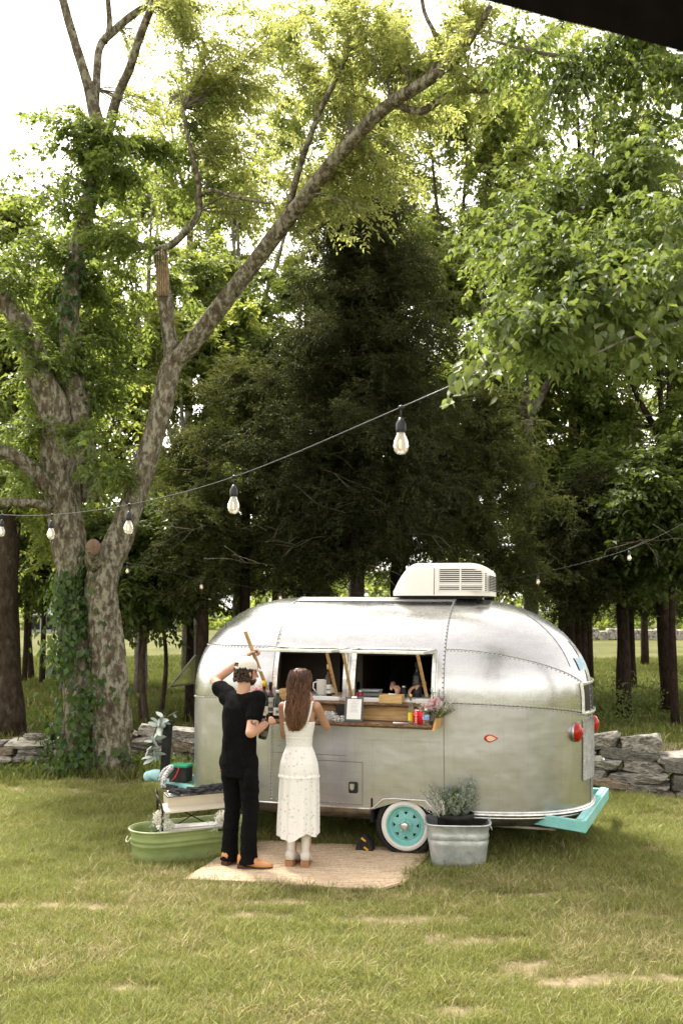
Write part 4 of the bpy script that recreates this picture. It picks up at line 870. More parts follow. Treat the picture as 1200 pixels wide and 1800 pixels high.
# interior liner with matching openings
lin_fs = sorted([.1, .6, 1.0, FW0, FW1, FTOP] + lin(FTOP, 2, 8)[1:])
IU = sorted(lin(SL, SR, 6) + [w for q in WN for w in q])
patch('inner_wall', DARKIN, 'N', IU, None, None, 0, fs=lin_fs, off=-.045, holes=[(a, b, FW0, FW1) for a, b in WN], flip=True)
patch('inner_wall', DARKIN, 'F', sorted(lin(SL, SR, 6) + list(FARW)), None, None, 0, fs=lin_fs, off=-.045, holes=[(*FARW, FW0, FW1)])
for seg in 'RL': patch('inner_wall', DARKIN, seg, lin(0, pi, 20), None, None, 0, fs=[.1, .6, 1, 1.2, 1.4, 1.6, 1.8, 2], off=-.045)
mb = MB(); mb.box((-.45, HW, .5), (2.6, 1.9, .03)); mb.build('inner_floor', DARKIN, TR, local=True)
mb = MB(); mb.box((-.62, 1.35, 1.15), (.03, 1.2, 1.3)); mb.box((-1.35, .95, 1.4), (.9, .03, 1.0)); mb.build('cabinet', mat('brown cabinet', (.05, .036, .026), (.065, .048, .035), .5), TR, local=True)
# serving window frames, sashes, props
for wi, (a, b) in enumerate(WN):
    fr = MB(); o = .008
    def sp(u, z, oo): p = shell('N', u, fz(z), 0); p.y -= oo; return p
    for u, sg in ((a, -1), (b, 1)):
        zs = lin(WZ0 - .02, WZ1 + .015, 5)
        for z0, z1 in zip(zs, zs[1:]): fr.bar(sp(u + sg * .012, z0, o), sp(u + sg * .012, z1, o), .05, .034, up=(1, 0, 0))
        for z0, z1 in zip(zs, zs[1:]): fr.bar(sp(u + sg * .038, z0, .004), sp(u + sg * .038, z1, .004), .02, .012, up=(1, 0, 0))
    fr.bar(sp(a - .028, WZ1 + .018, .012), sp(b + .028, WZ1 + .018, .012), .05, .022)
    fr.bar(sp(a - .03, WZ0 - .018, .010), sp(b + .03, WZ0 - .018, .010), .06, .028)
    fo = fr.build('window_frame', TRIM, TR, local=True)
    h0 = sp(a, WZ1 + .038, .02); h1 = sp(b, WZ1 + .038, .02); o0 = Vector((a, -.46, 1.884)); o1 = Vector((b, -.46, 1.884))
    hg = MB(); hg.bar(h0 - Vector((.02, 0, 0)), h1 + Vector((.02, 0, 0)), .03, .028); hg.tube([h0 + Vector((-.02, -.02, .008)), h1 + Vector((.02, -.02, .008))], .012, 8)
    for i in range(16): hg.ell(h0 + (h1 - h0) * (i + .5) / 16 + Vector((0, -.012, .018)), .006, None, 5, 4)
    hg.build('hinge', TRIM, fo, local=True)
    sa = MB(); sa.bar(h0, o0, .03, .022); sa.bar(h1, o1, .03, .022); sa.bar(o0 - Vector((.014, 0, 0)), o1 + Vector((.014, 0, 0)), .035, .024)
    so = sa.build('window_sash', TRIM, TR, local=True, bevel=.002)
    gl = MB(); gl.add([h0, h1, o1, o0], [(0, 1, 2, 3)]); gl.build('pane', GLASS, so, local=True)
def stick(a, b, w=.026):
    mb = MB(); mb.bar(a, b, w, w * .7); return mb.build('prop_stick', WOOD, TR, local=True, bevel=.002)
stick((-.645, -.03, 1.43), (-.625, -.45, 1.865)); stick((-.50, -.04, 1.43), (-.468, -.45, 1.865)); stick((.215, -.03, 1.47), (.215, -.44, 1.865)); stick((-1.33, -.10, 1.50), (-1.40, -.52, 2.06), .03)
# front (left end) window pane propped open
mb = MB(); c = [(-2.46, .72, 1.76), (-2.46, 1.36, 1.76), (-2.75, 1.36, 1.42), (-2.75, .72, 1.42)]
for i in range(4): mb.bar(c[i], c[(i + 1) % 4], .022, .014)
mb.bar((-2.53, .74, 1.62), (-2.72, .74, 1.46), .01, .01)
so = mb.build('window_sash', mat('dark sash metal', (.2, .19, .17), None, .4, .8), TR, local=True)
MB().add(c, [(0, 1, 2, 3)]).build('pane', mat('screen glass', (.25, .26, .24), None, .1, 0, trans=.7), so, local=True)
mb = MB(); mb.box((-2.44, 1.04, 1.60), (.04, .60, .34)); mb.build('front_window', mat('dark glass', (.02, .02, .02), None, .1), TR, local=True)
# rear end: window, tread plate, lights, handle, decal
def rearp(v, z, off=0.0):
    lo, hi = 0.0, pi
    f = fz(z)
    for _ in range(30):
        m_ = (lo + hi) / 2
        if shell('R', m_, f, off).y < v: lo = m_
        else: hi = m_
    return shell('R', (lo + hi) / 2, f, off)
rw = MB()
for (v0, z0, v1, z1) in ((.55, 1.30, .55, 1.58), (1.49, 1.30, 1.49, 1.58), (.55, 1.58, 1.49, 1.58), (.55, 1.30, 1.49, 1.30)):
    ps = [rearp(v0 + (v1 - v0) * q, z0 + (z1 - z0) * q, .012) for q in lin(0, 1, 6)]
    for p, q in zip(ps, ps[1:]): rw.bar(p, q, .022, .03, up=(1, .01, .02))
ro = rw.build('rear_window', TRIM, TR, local=True, bevel=.003)
g = MB(); vs = [rearp(.57 + .9 * i / 6, 1.32 + .24 * j / 4, .006) for j in range(5) for i in range(7)]
g.add(vs, [(j * 7 + i, j * 7 + i + 1, (j + 1) * 7 + i + 1, (j + 1) * 7 + i) for j in range(4) for i in range(6)], True); g.build('pane', mat('dark window', (.03, .035, .03), None, .08), ro, local=True)
dp = MB(); vs = [rearp(.55 + .52 * i / 12, .68 + .56 * j / 16, .005) for j in range(17) for i in range(13)]
dp.add(vs, [(j * 13 + i, j * 13 + i + 1, (j + 1) * 13 + i + 1, (j + 1) * 13 + i) for j in range(16) for i in range(12)], True)
dpo = dp.build('tread_plate', mat('tread plate metal', (.55, .55, .53), (.75, .75, .72), .35, 1.0, 10), TR, local=True)
tr_ = MB()
for j in range(34):
    for i in range(26):
        p = rearp(.57 + .49 * (i + .5 * (j % 2)) / 26, .69 + .54 * j / 33, .008); tr_.box(p, (.006, .015, .007), rotx(.8 if (i + j) % 2 else -.8))
tr_.build('tread_bump', TRIM, dpo, local=True, kind='stuff')
RED = mat('red lamp lens', (.55, .015, .008), (.40, .008, .005), .15, 0, 3, trans=.2)
for v in (.45, 1.25):
    p = rearp(v, 1.14, .0); q = rearp(v, 1.14, .05); nrm = (q - p).normalized() if v < 1 else Vector((1, .2, 0)).normalized()
    nrm = Vector((1, -.22 if v < 1 else .1, 0)).normalized()
    M3 = nrm.to_track_quat('Z', 'Y').to_matrix()
    a_ = MB(); a_.lathe([(0, -.02), (.076, -.02), (.084, .010), (.080, .018), (.07, .018)], p, M3, 24)
    lo_ = a_.build('tail_light', TRIM, TR, local=True)
    b_ = MB(); b_.lathe([(.088, .006), (.088, .014), (.085, .03), (.070, .045), (.055, .054), (.045, .052), (.04, .06), (.03, .066), (0, .07)], p, M3, 24); b_.build('lens', RED, lo_, local=True)
p = rearp(1.25, .80, .03); mb = MB(); mb.box(p + Vector((.02, 0, 0)), (.07, .05, .05)); mb.tube([p + Vector((.04, 0, 0)), p + Vector((.075, -.02, 0)), p + Vector((.08, -.12, 0))], .013, 8)
mb.build('door_handle', TRIM, TR, local=True, bevel=.004)
mb = MB(); vs = [rearp(.62 + .3 * i / 4, 1.70 + .12 * j / 3, .006) for j in range(4) for i in range(5)]
mb.add(vs, [(j * 5 + i, j * 5 + i + 1, (j + 1) * 5 + i + 1, (j + 1) * 5 + i) for j in range(3) for i in range(4)], True); mb.build('decal', mat('blue decal', (.12, .3, .5), (.5, .6, .62), .4, 0, 9), TR, local=True)
# marker light on the side
u = .40; p = shell('R', u, fz(1.105)); p2 = shell('R', u, fz(1.105), .05); nrm = (p2 - p); nrm.z = 0; nrm.normalize(); tx = Vector((0, 0, 1)).cross(nrm) * 1.0
M3 = Matrix((tx, Vector((0, 0, 1)), nrm)).transposed()
def tear(s_, n=20): return [((cos(a) * .055 if cos(a) < 0 else cos(a) * .075) * s_, sin(a) * .036 * s_ * (1 if cos(a) < 0 else (1 - cos(a)) ** .6)) for a in [2 * pi * i / n for i in range(n)]]
M4 = Matrix.Translation(p + nrm * .006) @ M3.to_4x4()
mo = MB().prism(tear(1.0), .03, M4).build('marker_light', RED, TR, local=True, bevel=.004)
MB().prism(tear(.72), .03, Matrix.Translation(nrm * .012) @ M4).build('lens', mat('amber lens', (.85, .42, .22), (.8, .55, .4), .2, 0, 9), mo, local=True, bevel=.005)
# access hatch with black latch
def plate(s0, s1, z0, z1, off, name, m, nx=4, nz_=3):
    mb = MB(); vs = [shell('N', s0 + (s1 - s0) * i / nx, fz(z0 + (z1 - z0) * j / nz_), off) for j in range(nz_ + 1) for i in range(nx + 1)]
    mb.add(vs, [(j * (nx + 1) + i, j * (nx + 1) + i + 1, (j + 1) * (nx + 1) + i + 1, (j + 1) * (nx + 1) + i) for j in range(nz_) for i in range(nx)], True)
    b_ = MB(); c = [vs[0], vs[nx], vs[-1], vs[-1 - nx]]
    return mb.build(name, m, TR, local=True), c
hatch, c = plate(-.93, -.405, .445, .835, .004, 'access_hatch', ALU2)
eb = MB(); eb.tube(c + [c[0]], .0035, 5, smooth=False); eb.build('hatch_edge', SEAMD, hatch, local=True)
la = MB(); la.box(shell('N', -.492, fz(.60), .018), (.085, .03, .10)); lo_ = la.build('latch', BLACK, hatch, local=True, bevel=.008)
la = MB(); la.prism([(-.024, .03), (.024, .03), (.02, -.02), (0, -.034), (-.02, -.02)], .012, Matrix.Translation(shell('N', -.497, fz(.61), .036)) @ Matrix.Rotation(pi / 2, 4, 'X')); la.build('paddle', TRIM, lo_, local=True, bevel=.003)
# white roof strip, vent studs
mb = MB(); fr_ = (1.80, 1.86, 1.92, 1.96, 2.0); vs = [shell(sg_, u, f, .008) for sg_, f in [('N', q) for q in fr_] + [('F', q) for q in fr_[-2::-1]] for u in lin(SL + .02, SR - .02, 8)]
mb.add(vs, [(j * 9 + i, j * 9 + i + 1, (j + 1) * 9 + i + 1, (j + 1) * 9 + i) for j in range(8) for i in range(8)], True); mb.build('roof_strip', WHITEP, TR, local=True)
mb = MB(); mb.lathe([(0, 0), (.022, 0), (.022, .02), (.010, .035), (0, .038)], (-.62, .95, ZT + .015)); mb.build('roof_stud', WHITEP, TR, local=True)
# wheels
def wheel(s, v, face):
    def S(pr): return [(a * .91, b_) for a, b_ in pr]
    M3 = rotx(pi / 2) if face < 0 else rotx(-pi / 2); c = (s, v, .275); KW = .91
    tb = MB(); tb.lathe(S([(.19, -.20), (.25, -.20), (.295, -.185), (.312, -.15), (.312, -.03), (.302, -.008), (.268, .004), (.262, .004)]), c, M3, 56, cap=False)
    to = tb.build('tyre', BLACK, TR, local=True)
    MB().lathe(S([(.248, .0045), (.243, .010), (.215, .016), (.202, .012), (.198, .0)]), c, M3, 56, cap=False).build('whitewall', mat('whitewall', (.72, .71, .68), (.82, .81, .78), .5, 0, 5), to, local=True)
    for i in range(0, 72):
        pass
    rm = MB(); rm.lathe(S([(.200, .008), (.194, .014), (.186, .006), (.180, -.03), (.172, -.036), (.150, -.034)]), c, M3, 56, cap=False)
    # spoked disc: ring of eight triangular openings
    n8 = 8; ring = lambda r, z, a: Vector(c) + M3 @ Vector((.91 * r * cos(a), .91 * r * sin(a), z))
    vs = []; fs = []
    for i in range(n8):
        a0 = 2 * pi * i / n8 + pi / 2; h = pi / n8
        b0 = len(vs)
        vs += [ring(.150, -.034, a0 - h), ring(.148, -.034, a0 - h * .46), ring(.148, -.034, a0 + h * .46), ring(.150, -.034, a0 + h), ring(.105, -.022, a0), ring(.072, -.012, a0 - h), ring(.072, -.012, a0 + h),
               ring(.136, -.030, a0 - h * .44), ring(.136, -.030, a0 + h * .44), ring(.105, -.022, a0 - h), ring(.105, -.022, a0 + h)]
        k = lambda *q: tuple(b0 + w for w in q)
        fs += [k(0, 1, 7), k(2, 3, 8), k(1, 2, 8, 7), k(0, 7, 9), k(8, 3, 10), k(7, 4, 9), k(4, 8, 10), k(9, 4, 5), k(4, 10, 6), k(4, 6, 5)]
        vs_b = [v for v in vs]
    rm.add(vs, fs, False)
    rm.lathe(S([(.073, -.012), (.06, .004), (.042, .008), (.036, .008)]), c, M3, 32, cap=False)
    ro_ = rm.build('rim', TEAL, to, local=True)
    hb = MB(); hb.lathe([(.036, .0), (.036, .03), (.032, .038), (.02, .041), (0, .041)], c, M3, 24); hb.build('hub_cap', TRIM, to, local=True)
    for i in range(5):
        a = 2 * pi * i / 5 + .3; q = ring(.060, .004, a); MB().lathe([(.009, 0), (.009, .014), (.005, .02), (0, .02)], q, M3, 6).build('lug_nut', TRIM, to, local=True)
    bk = MB(); bk.lathe([(0, -.10), (.19, -.10)], c, M3, 24); bk.build('brake_drum', mat('brake drum', (.01, .01, .01), None, .8), to, local=True)
wheel(0.0, .03, -1); wheel(0.0, 2.0, 1)
mb = MB(); mb.tube([(0, .1, .275), (0, 1.9, .275)], .035, 8); mb.build('axle', BLACK, TR, local=True)
# teal frame: rear bumper and tongue
mb = MB(); mb.bar((1.60, .05, .365), (1.76, 1.98, .335), .05, .11); mb.bar((1.61, .06, .365), (1.10, .28, .37), .04, .10); mb.bar((1.76, 1.98, .335), (1.2, 1.85, .35), .04, .10)
bo = mb.build('bumper', TEAL, TR, local=True, bevel=.005)
mb = MB(); mb.bar((1.57, .07, .423), (1.73, 1.97, .393), .05, .012); mb.build('bumper_lip', TEAL, bo, local=True)
mb = MB(); mb.bar((-2.2, .45, .37), (-2.95, 1.0, .37), .05, .09); mb.bar((-2.2, 1.6, .37), (-2.95, 1.04, .37), .05, .09); mb.bar((-2.72, .78, .37), (-2.72, 1.26, .37), .06, .06)
to_ = mb.build('tongue', TEAL, TR, local=True, bevel=.006)
mb = MB(); mb.tube([(-2.88, 1.02, .41), (-2.98, 1.02, .42), (-3.06, 1.02, .43), (-3.13, 1.02, .42)], [.075, .07, .06, .045], 10); mb.ell((-3.12, 1.02, .41), (.06, .055, .06)); mb.build('coupler', mat('pale teal paint', (.30, .55, .60), (.40, .66, .70), .45, 0, 6), to_, local=True)
mb = MB(); mb.bar((-2.60, .62, .37), (-2.78, .72, .37), .052, .05); mb.build('tongue_slot', BLACK, to_, local=True)
mb = MB(); mb.bar((-2.92, 1.0, .40), (-2.89, 1.0, 1.03), .085, .085); mb.box((-2.95, .95, 1.0), (.20, .06, .05), roty(.25)); mb.box((-2.90, 1.0, .41), (.14, .14, .03))
jk = mb.build('jack', BLACK, TR, local=True, bevel=.008)
bat = MB(); bat.box((-2.62, .78, .50), (.20, .16, .16)); bo_ = bat.build('battery', BLACK, TR, local=True, bevel=.006)
MB().box((-2.62, .78, .590), (.215, .175, .03)).build('battery_lid', mat('green lid', (.02, .33, .16), None, .4), bo_, local=True, bevel=.006)
mb = MB(); mb.tube([(-2.63, .72, .61), (-2.60, .68, .56), (-2.63, .66, .48), (-2.68, .64, .43)], .006, 6); mb.build('red_cable', mat('red cable', (.6, .02, .02), None, .4), bo_, local=True)
# rooftop air conditioner
ACM = mat('ac shroud', (.76, .74, .70), (.82, .80, .76), .5, 0, 3)
AC = MB(); a0, a1 = -.28, .70; zb = 2.41
def acsec(x):      # half width, top z, bottom z along length
    t_ = (x - a0) / (a1 - a0)
    top = zb + .07 + .26 * min(1, sin(min(1, t_ / .26) * pi / 2)) ** .9 if t_ < .26 else zb + .33 - (max(0, t_ - .80) / .20) ** 2 * .09
    return .36 * (1 - .18 * max(0, 1 - t_ / .2) ** 2 - .34 * (max(0, t_ - .80) / .20) ** 1.2), top
xs = lin(a0, a1, 26); vs = []; k = 13
for x in xs:
    w, top = acsec(x); prof = [(-w, zb), (-w - .008, zb + .04)] + [(-w + (.05 + .03 * 0) * (1 - cos(a)) - 0, top - .05 + .05 * sin(a)) for a in lin(0, pi / 2, 3)] 
    prof = [(-w, zb), (-w * .99, zb + .05), (-w * .93, top - .06), (-w * .88, top - .02), (-w * .78, top), (-w * .4, top + .004), (0, top + .006)]
    prof = prof + [(-a, b) for a, b in prof[-2::-1]]
    vs += [(x, HW + a, b) for a, b in prof]
k = 13
fs = []
for i in range(len(xs) - 1):
    for j in range(k - 1):
        # leave the grille opening on both sides of the rear half
        if xs[i] > .175 and xs[i + 1] < .66 and j in (1, 10): continue
        fs.append((i * k + j, (i + 1) * k + j, (i + 1) * k + j + 1, i * k + j + 1))
fs += [tuple(range(k)), tuple(range((len(xs) - 1) * k + k - 1, (len(xs) - 1) * k - 1, -1))]
aco = AC.add(vs, fs, True).build('air_conditioner', ACM, TR, local=True)
MB().box((.17, HW, zb + .0), (.78, .52, .06)).build('ac_base', BLACK, aco, local=True)
MB().box((.38, HW, zb + .16), (.40, .54, .20)).build('ac_core', mat('ac core dark', (.02, .016, .014), None, .8), aco, local=True)
for sgn in (-1, 1):
    w, top = acsec(.42)
    for i in range(12):
        q = i / 11; z = zb + .055 + (top - .065 - zb - .05) * q; y = w * (.99 - .06 * q)
        mb = MB(); mb.box((.42, HW + sgn * y, z), (.48, .014, .0085 if i != 3 else .022)); mb.build('grille_slat', ACM, aco, local=True)
    for x in (.192, .42, .655): MB().bar((x, HW + sgn * w * .995, zb + .045), (x, HW + sgn * w * .925, top - .055), .016, .02).build('grille_bar', ACM, aco, local=True)
gl = MB()
for sg in (-1, 1):
    for j in range(9):
        for i in range(3):
            x = .535 + i * .048; w_, tp_ = acsec(x); w2_, _t = acsec(x + .034); z = zb + .055 + (tp_ - .075 - zb - .05) * j / 8; gl.bar((x, HW + sg * w_ * (.985 - .055 * j / 8), z), (x + .034, HW + sg * w2_ * (.985 - .055 * j / 8), z), .006, .009)
for j in range(10):
    for i in range(9):
        x = a1 + .003; gl.box((x, HW - .24 + .06 * i, zb + .05 + .016 * j + .004), (.012, .05, .008))
gl.build('rear_louver', mat('ac core dark', (0, 0, 0)), aco, local=True, kind='stuff')
mb = MB(); w, top = acsec(.16)
mb.tube([(.155, HW - w * 1.0, zb + .01), (.155, HW - w * .935, top - .06), (.155, HW - w * .78, top + .002), (.155, HW, top + .008)], .004, 5); mb.build('shroud_seam', SEAMD, aco, local=True)
# serving counter: live-edge shelves on a pine back board
def live_plank(s0, s1, v0, v1, z, th, seed, name, par):
    r = random.Random(seed); n = 30; vs = []; mb = MB()
    for i in range(n + 1):
        x = s0 + (s1 - s0) * i / n; e = v0 + .016 * noise.noise(Vector((x * 6, seed, 0))) + .008 * noise.noise(Vector((x * 22, seed, 0)))
        vs += [(x, v1, z), (x, v1, z - th), (x, e + .012, z - th), (x, e - .004, z - th * .5 + .006 * noise.noise(Vector((x * 15, 5, 1)))), (x, e + .006, z)]
    fs = [(i * 5 + j, i * 5 + (j + 1) % 5, (i + 1) * 5 + (j + 1) % 5, (i + 1) * 5 + j) for i in range(n) for j in range(5)] + [(4, 3, 2, 1, 0), tuple(n * 5 + j for j in range(5))]
    return mb.add(vs, fs, False).build(name, BARKW, par, local=True)
cnt = live_plank(-1.30, .315, -.33, -.01, 1.238, .038, 3, 'counter_shelf', TR)
live_plank(-1.26, .30, -.15, -.01, 1.405, .034, 8, 'upper_shelf', TR)
MB().box((-.44, -.035, 1.30), (1.5, .02, .13)).build('back_board', WOOD, TR, local=True, bevel=.002)
MB().prism([(-.34, 1.195), (-.005, 1.195), (-.005, 1.375), (-.06, 1.375)], .022, Matrix(((0, 0, 1, .332), (1, 0, 0, 0), (0, 1, 0, 0), (0, 0, 0, 1)))).build('shelf_bracket', mat('orange pine', (.50, .27, .08), (.62, .36, .13), .5, 0, 4), TR, local=True, bevel=.002)
mb = MB(); mb.box((-.45, .34, 1.415), (1.62, .56, .03)); mb.build('inner_counter', WHITEP, TR, local=True, bevel=.004)
# ------------------------------------------------------------------ woven mat
rug = MB(); A_, B_, C_, D_ = [G(*q) for q in ((322, 1551), (436, 1481), (760, 1497), (702, 1569))]
nu, nv = 70, 44; vs = []; r = random.Random(4)
for j in range(nv + 1):
    for i in range(nu + 1):
        a, b_ = i / nu, j / nv; p = (A_ * (1 - a) + D_ * a) * (1 - b_) + (B_ * (1 - a) + C_ * a) * b_
        edge = min(a, 1 - a, b_, 1 - b_)
        p = p + Vector((.012 * noise.noise(p * 3), .012 * noise.noise(p * 3 + Vector((5, 5, 5))), 0)) * (1 if edge < .02 else 0)
        z = .022 + .010 * noise.noise(p * 2.2) + (.005 if (j % 2) else 0) + .004 * noise.noise(p * 30)
        cr = (p - D_).length
        if cr < .16: z += (.16 - cr) * .35       # lifted corner
        vs.append((p.x, p.y, max(.012, z + ground_z(p.x, p.y))))
n = nu + 1
rug.add(vs, [(j * n + i, j * n + i + 1, (j + 1) * n + i + 1, (j + 1) * n + i) for j in range(nv) for i in range(nu)], False)
b0 = len(rug.v); peri = [i for i in range(n)] + [j * n + nu for j in range(1, nv + 1)] + [nv * n + i for i in range(nu - 1, -1, -1)] + [j * n for j in range(nv - 1, 0, -1)]
pv = [(rug.v[i][0], rug.v[i][1], rug.v[i][2] - .02) for i in peri]; m_ = len(peri)
rug.v.extend(pv)
for i in range(m_): rug.f.append((peri[i], b0 + i, b0 + (i + 1) % m_, peri[(i + 1) % m_])); rug.m.append(0); rug.s.append(False)
ang = atan2((D_ - A_).y, (D_ - A_).x)
jute = bpy.data.materials.new('jute weave'); jute.use_nodes = True; t = jute.node_tree; b = t.nodes['Principled BSDF']; b.inputs['Roughness'].default_value = .95; b.inputs['Specular IOR Level'].default_value = .1
co = _n(t, 'ShaderNodeTexCoord'); mp = _n(t, 'ShaderNodeMapping'); mp.inputs['Rotation'].default_value = (0, 0, -ang); mp.inputs['Scale'].default_value = (3, 55, 1)
nn = _n(t, 'ShaderNodeTexNoise', Scale=1.0, Detail=4.0, Roughness=.7); n2 = _n(t, 'ShaderNodeTexNoise', Scale=45.0, Detail=3.0)
t.links.new(co.outputs['Object'], mp.inputs[0]); t.links.new(mp.outputs[0], nn.inputs['Vector']); t.links.new(co.outputs['Object'], n2.inputs['Vector'])
c = ramp(t, nn.outputs['Fac'], [(.28, (.26, .17, .10)), (.46, (.56, .43, .30)), (.7, (.70, .56, .41))])
c = mixc(t, .45, c, ramp(t, n2.outputs['Fac'], [(.35, (.55, .5, .45)), (.65, (1.2, 1.2, 1.2))]), 'MULTIPLY')
t.links.new(c, b.inputs['Base Color']); bp = _n(t, 'ShaderNodeBump', Strength=.6, Distance=.01); t.links.new(nn.outputs['Fac'], bp.inputs['Height']); t.links.new(bp.outputs[0], b.inputs['Normal'])
cen = (A_ + C_) / 2
tagt(rug.build('jute_mat', jute, loc=(cen.x, cen.y, 0)), 'tan woven jute mat lying on the grass under the two customers', 'mat')

# ------------------------------------------------------------------ leaf sprig helpers (used by small plants)
def bush(name, mat_, parent, c, n, rad, L, w, seed, up=.6, kind='stuff', shape=(1, 1, 1), tintr=(0, .75)):
    r = np.random.default_rng(seed); d = r.normal(size=(n, 3)); d /= np.linalg.norm(d, axis=1, keepdims=True)
    q = d * (r.uniform(0, 1, (n, 1)) ** .45) * rad * np.array(shape); base = q + np.array(c)
    dr = d + np.array([0, 0, up]) + r.normal(0, .4, (n, 3)); V, F = leaf_quads(base, dr, r.normal(size=(n, 3)), r.uniform(.6, 1.2, n) * L, r.uniform(.7, 1.2, n) * w)
    Mi = np.array(W(parent).inverted()); V = V @ Mi[:3, :3].T + Mi[:3, 3]
    tt = np.repeat(r.uniform(*tintr, n), 4)
    return put(name, np_mesh(name, V, F, mat_, False, tt), parent, kind)
SAGE = leaf_mat('sage leaf', (.16, .20, .14), (.48, .52, .44), (.25, .3, .2), .2, .7)
GREENL = leaf_mat('fresh leaf', (.03, .07, .015), (.12, .20, .04), (.2, .3, .05), .3)
PETALW = leaf_mat('white petal', (.62, .62, .56), (.85, .85, .80), (.7, .7, .65), .3, .6)
PETALP = leaf_mat('pink petal', (.62, .36, .42), (.85, .66, .70), (.8, .5, .55), .3, .6)
GALV = mat('galvanised steel', (.42, .45, .46), (.62, .65, .66), .42, .55, 9, .15, 30, c3=(.70, .72, .72), s3=5, t3=(.55, .7))
GREENP = mat('green tank enamel', (.20, .26, .09), (.29, .35, .14), .45, 0, 3, .08, 20, c3=(.28, .36, .20), s3=9, t3=(.62, .8), stretch=(1, 1, 3))

# square galvanised tub with a black nursery pot
gp = G(808, 1527); tub = thing('metal_tub', 'square galvanised metal wash tub on the grass at the right end of the mat', 'tub', (gp.x, gp.y + .15, 0), (0, 0, radians(-4)))
def rsq(hw, n=40, e=5.0, hy=None):
    out = []
    for i in range(n):
        a = 2 * pi * i / n; c, s_ = cos(a), sin(a); r = 1 / ((abs(c) ** e + abs(s_) ** e) ** (1 / e)); out.append((r * c * hw, r * s_ * (hy or hw)))
    return out
def sq_loft(prof, e=5.0, n=40, ratio=1.0):
    mb = MB(); vs = []
    for w_, z in prof: vs += [(x, y, z) for x, y in rsq(w_, n, e, w_ * ratio)]
    mb.add(vs, [(i * n + j, i * n + (j + 1) % n, (i + 1) * n + (j + 1) % n, (i + 1) * n + j) for i in range(len(prof) - 1) for j in range(n)] + [tuple(range(n - 1, -1, -1))], True); return mb
h = .38; prof = [(.235, 0), (.243, .06), (.262, .2), (.270, .23), (.264, .245), (.266, .26), (.276, .28), (.268, .30), (.272, .33), (.280, h - .01), (.292, h), (.284, h + .008), (.272, h - .006), (.262, .28), (.256, .2), (.235, .05), (.03, .045)]
mb = sq_loft(prof, 4.5, 48, .88); to = mb.build('tub_body', GALV, tub, local=True)
mb = MB(); pr = rsq(.288, 48, 4.5, .288 * .88); mb.tube([(x, y, h + .004) for x, y in pr] + [(pr[0][0], pr[0][1], h + .004)], .008, 6); mb.build('rolled_rim', GALV, tub, local=True)
for sg in (-1, 1):
    mb = MB(); mb.tube([(sg * .284, -.05, h - .03), (sg * .300, -.045, h - .06), (sg * .305, 0, h - .075), (sg * .300, .045, h - .06), (sg * .284, .05, h - .03)], .006, 6); mb.build('handle', GALV, tub, local=True)
pot = thing('plant_pot', 'round black plastic nursery pot with silvery herbs standing inside the metal tub', 'potted plant', tuple(W(tub) @ Vector((-.02, .0, .05))))
mb = MB(); mb.lathe([(0, .0), (.125, .0), (.155, .36), (.168, .36), (.17, .40), (.155, .405), (.148, .37), (0, .36)], n=32); mb.build('pot', BLACK, pot, local=True)
mb = MB(); mb.lathe([(0, .375), (.148, .372)], n=20, cap=False); mb.build('soil', mat('potting soil', (.02, .015, .01), (.05, .035, .02), .95, 0, 30), pot, local=True)
pc = W(pot) @ Vector((0, 0, .36)); r = np.random.default_rng(5)
def sprays(name, m, parent, c, n, h0, h1, spread, nl, L, w, seed, stem=.0022, lean=.35, tintr=(0, .75), upk=.8):
    r = np.random.default_rng(seed); mb = MB(); B = []; D = []; U = []
    for i in range(n):
        a = r.uniform(0, 2 * pi); q = sqrt(r.uniform()) * spread; p0 = np.array(c) + np.array([cos(a) * q * .5, sin(a) * q * .5, 0]); H = r.uniform(h0, h1)
        tip = p0 + np.array([cos(a) * q * 1.1 + r.normal(0, lean * .1), sin(a) * q * 1.1 + r.normal(0, lean * .1), H]); midp = (p0 + tip) / 2 + r.normal(0, .012, 3)
        mb.tube([p0, midp, tip], stem, 3, smooth=False, cap=False)
        for k in range(nl):
            t_ = .25 + .75 * (k + r.uniform(0, .5)) / nl; pp = (1 - t_) ** 2 * p0 + 2 * t_ * (1 - t_) * midp + t_ * t_ * tip
            b_ = r.uniform(0, 2 * pi); B.append(pp); D.append([cos(b_), sin(b_), upk + r.normal(0, .3)]); U.append(r.normal(size=3))
    V, F = leaf_quads(B, D, U, r.uniform(.7, 1.2, len(B)) * L, r.uniform(.7, 1.2, len(B)) * w)
    nb = len(mb.v); Mi = np.array(W(parent).inverted())
    sv = np.array(mb.v); V = np.vstack([sv, V]) @ Mi[:3, :3].T + Mi[:3, 3]
    tt = np.concatenate([np.zeros(nb), np.repeat(r.uniform(*tintr, len(B)), 4)])
    return put(name, np_mesh(name, V, np.vstack([np.array(mb.f), F + nb]), m, False, tt), parent, 'stuff')
sprays('foliage', SAGE, pot, pc, 75, .12, .27, .17, 22, .035, .010, 11)
sprays('tall_sprig', SAGE, pot, pc + Vector((.09, 0, 0)), 10, .28, .37, .06, 26, .032, .016, 12, tintr=(.2, .75))
sprays('green_sprig', GREENL, pot, pc + Vector((-.02, .02, 0)), 24, .14, .26, .12, 20, .035, .010, 13)
sprays('white_flowers', PETALW, pot, pc + Vector((-.13, -.04, .02)), 40, .10, .22, .12, 9, .016, .014, 14, tintr=(.3, .9))

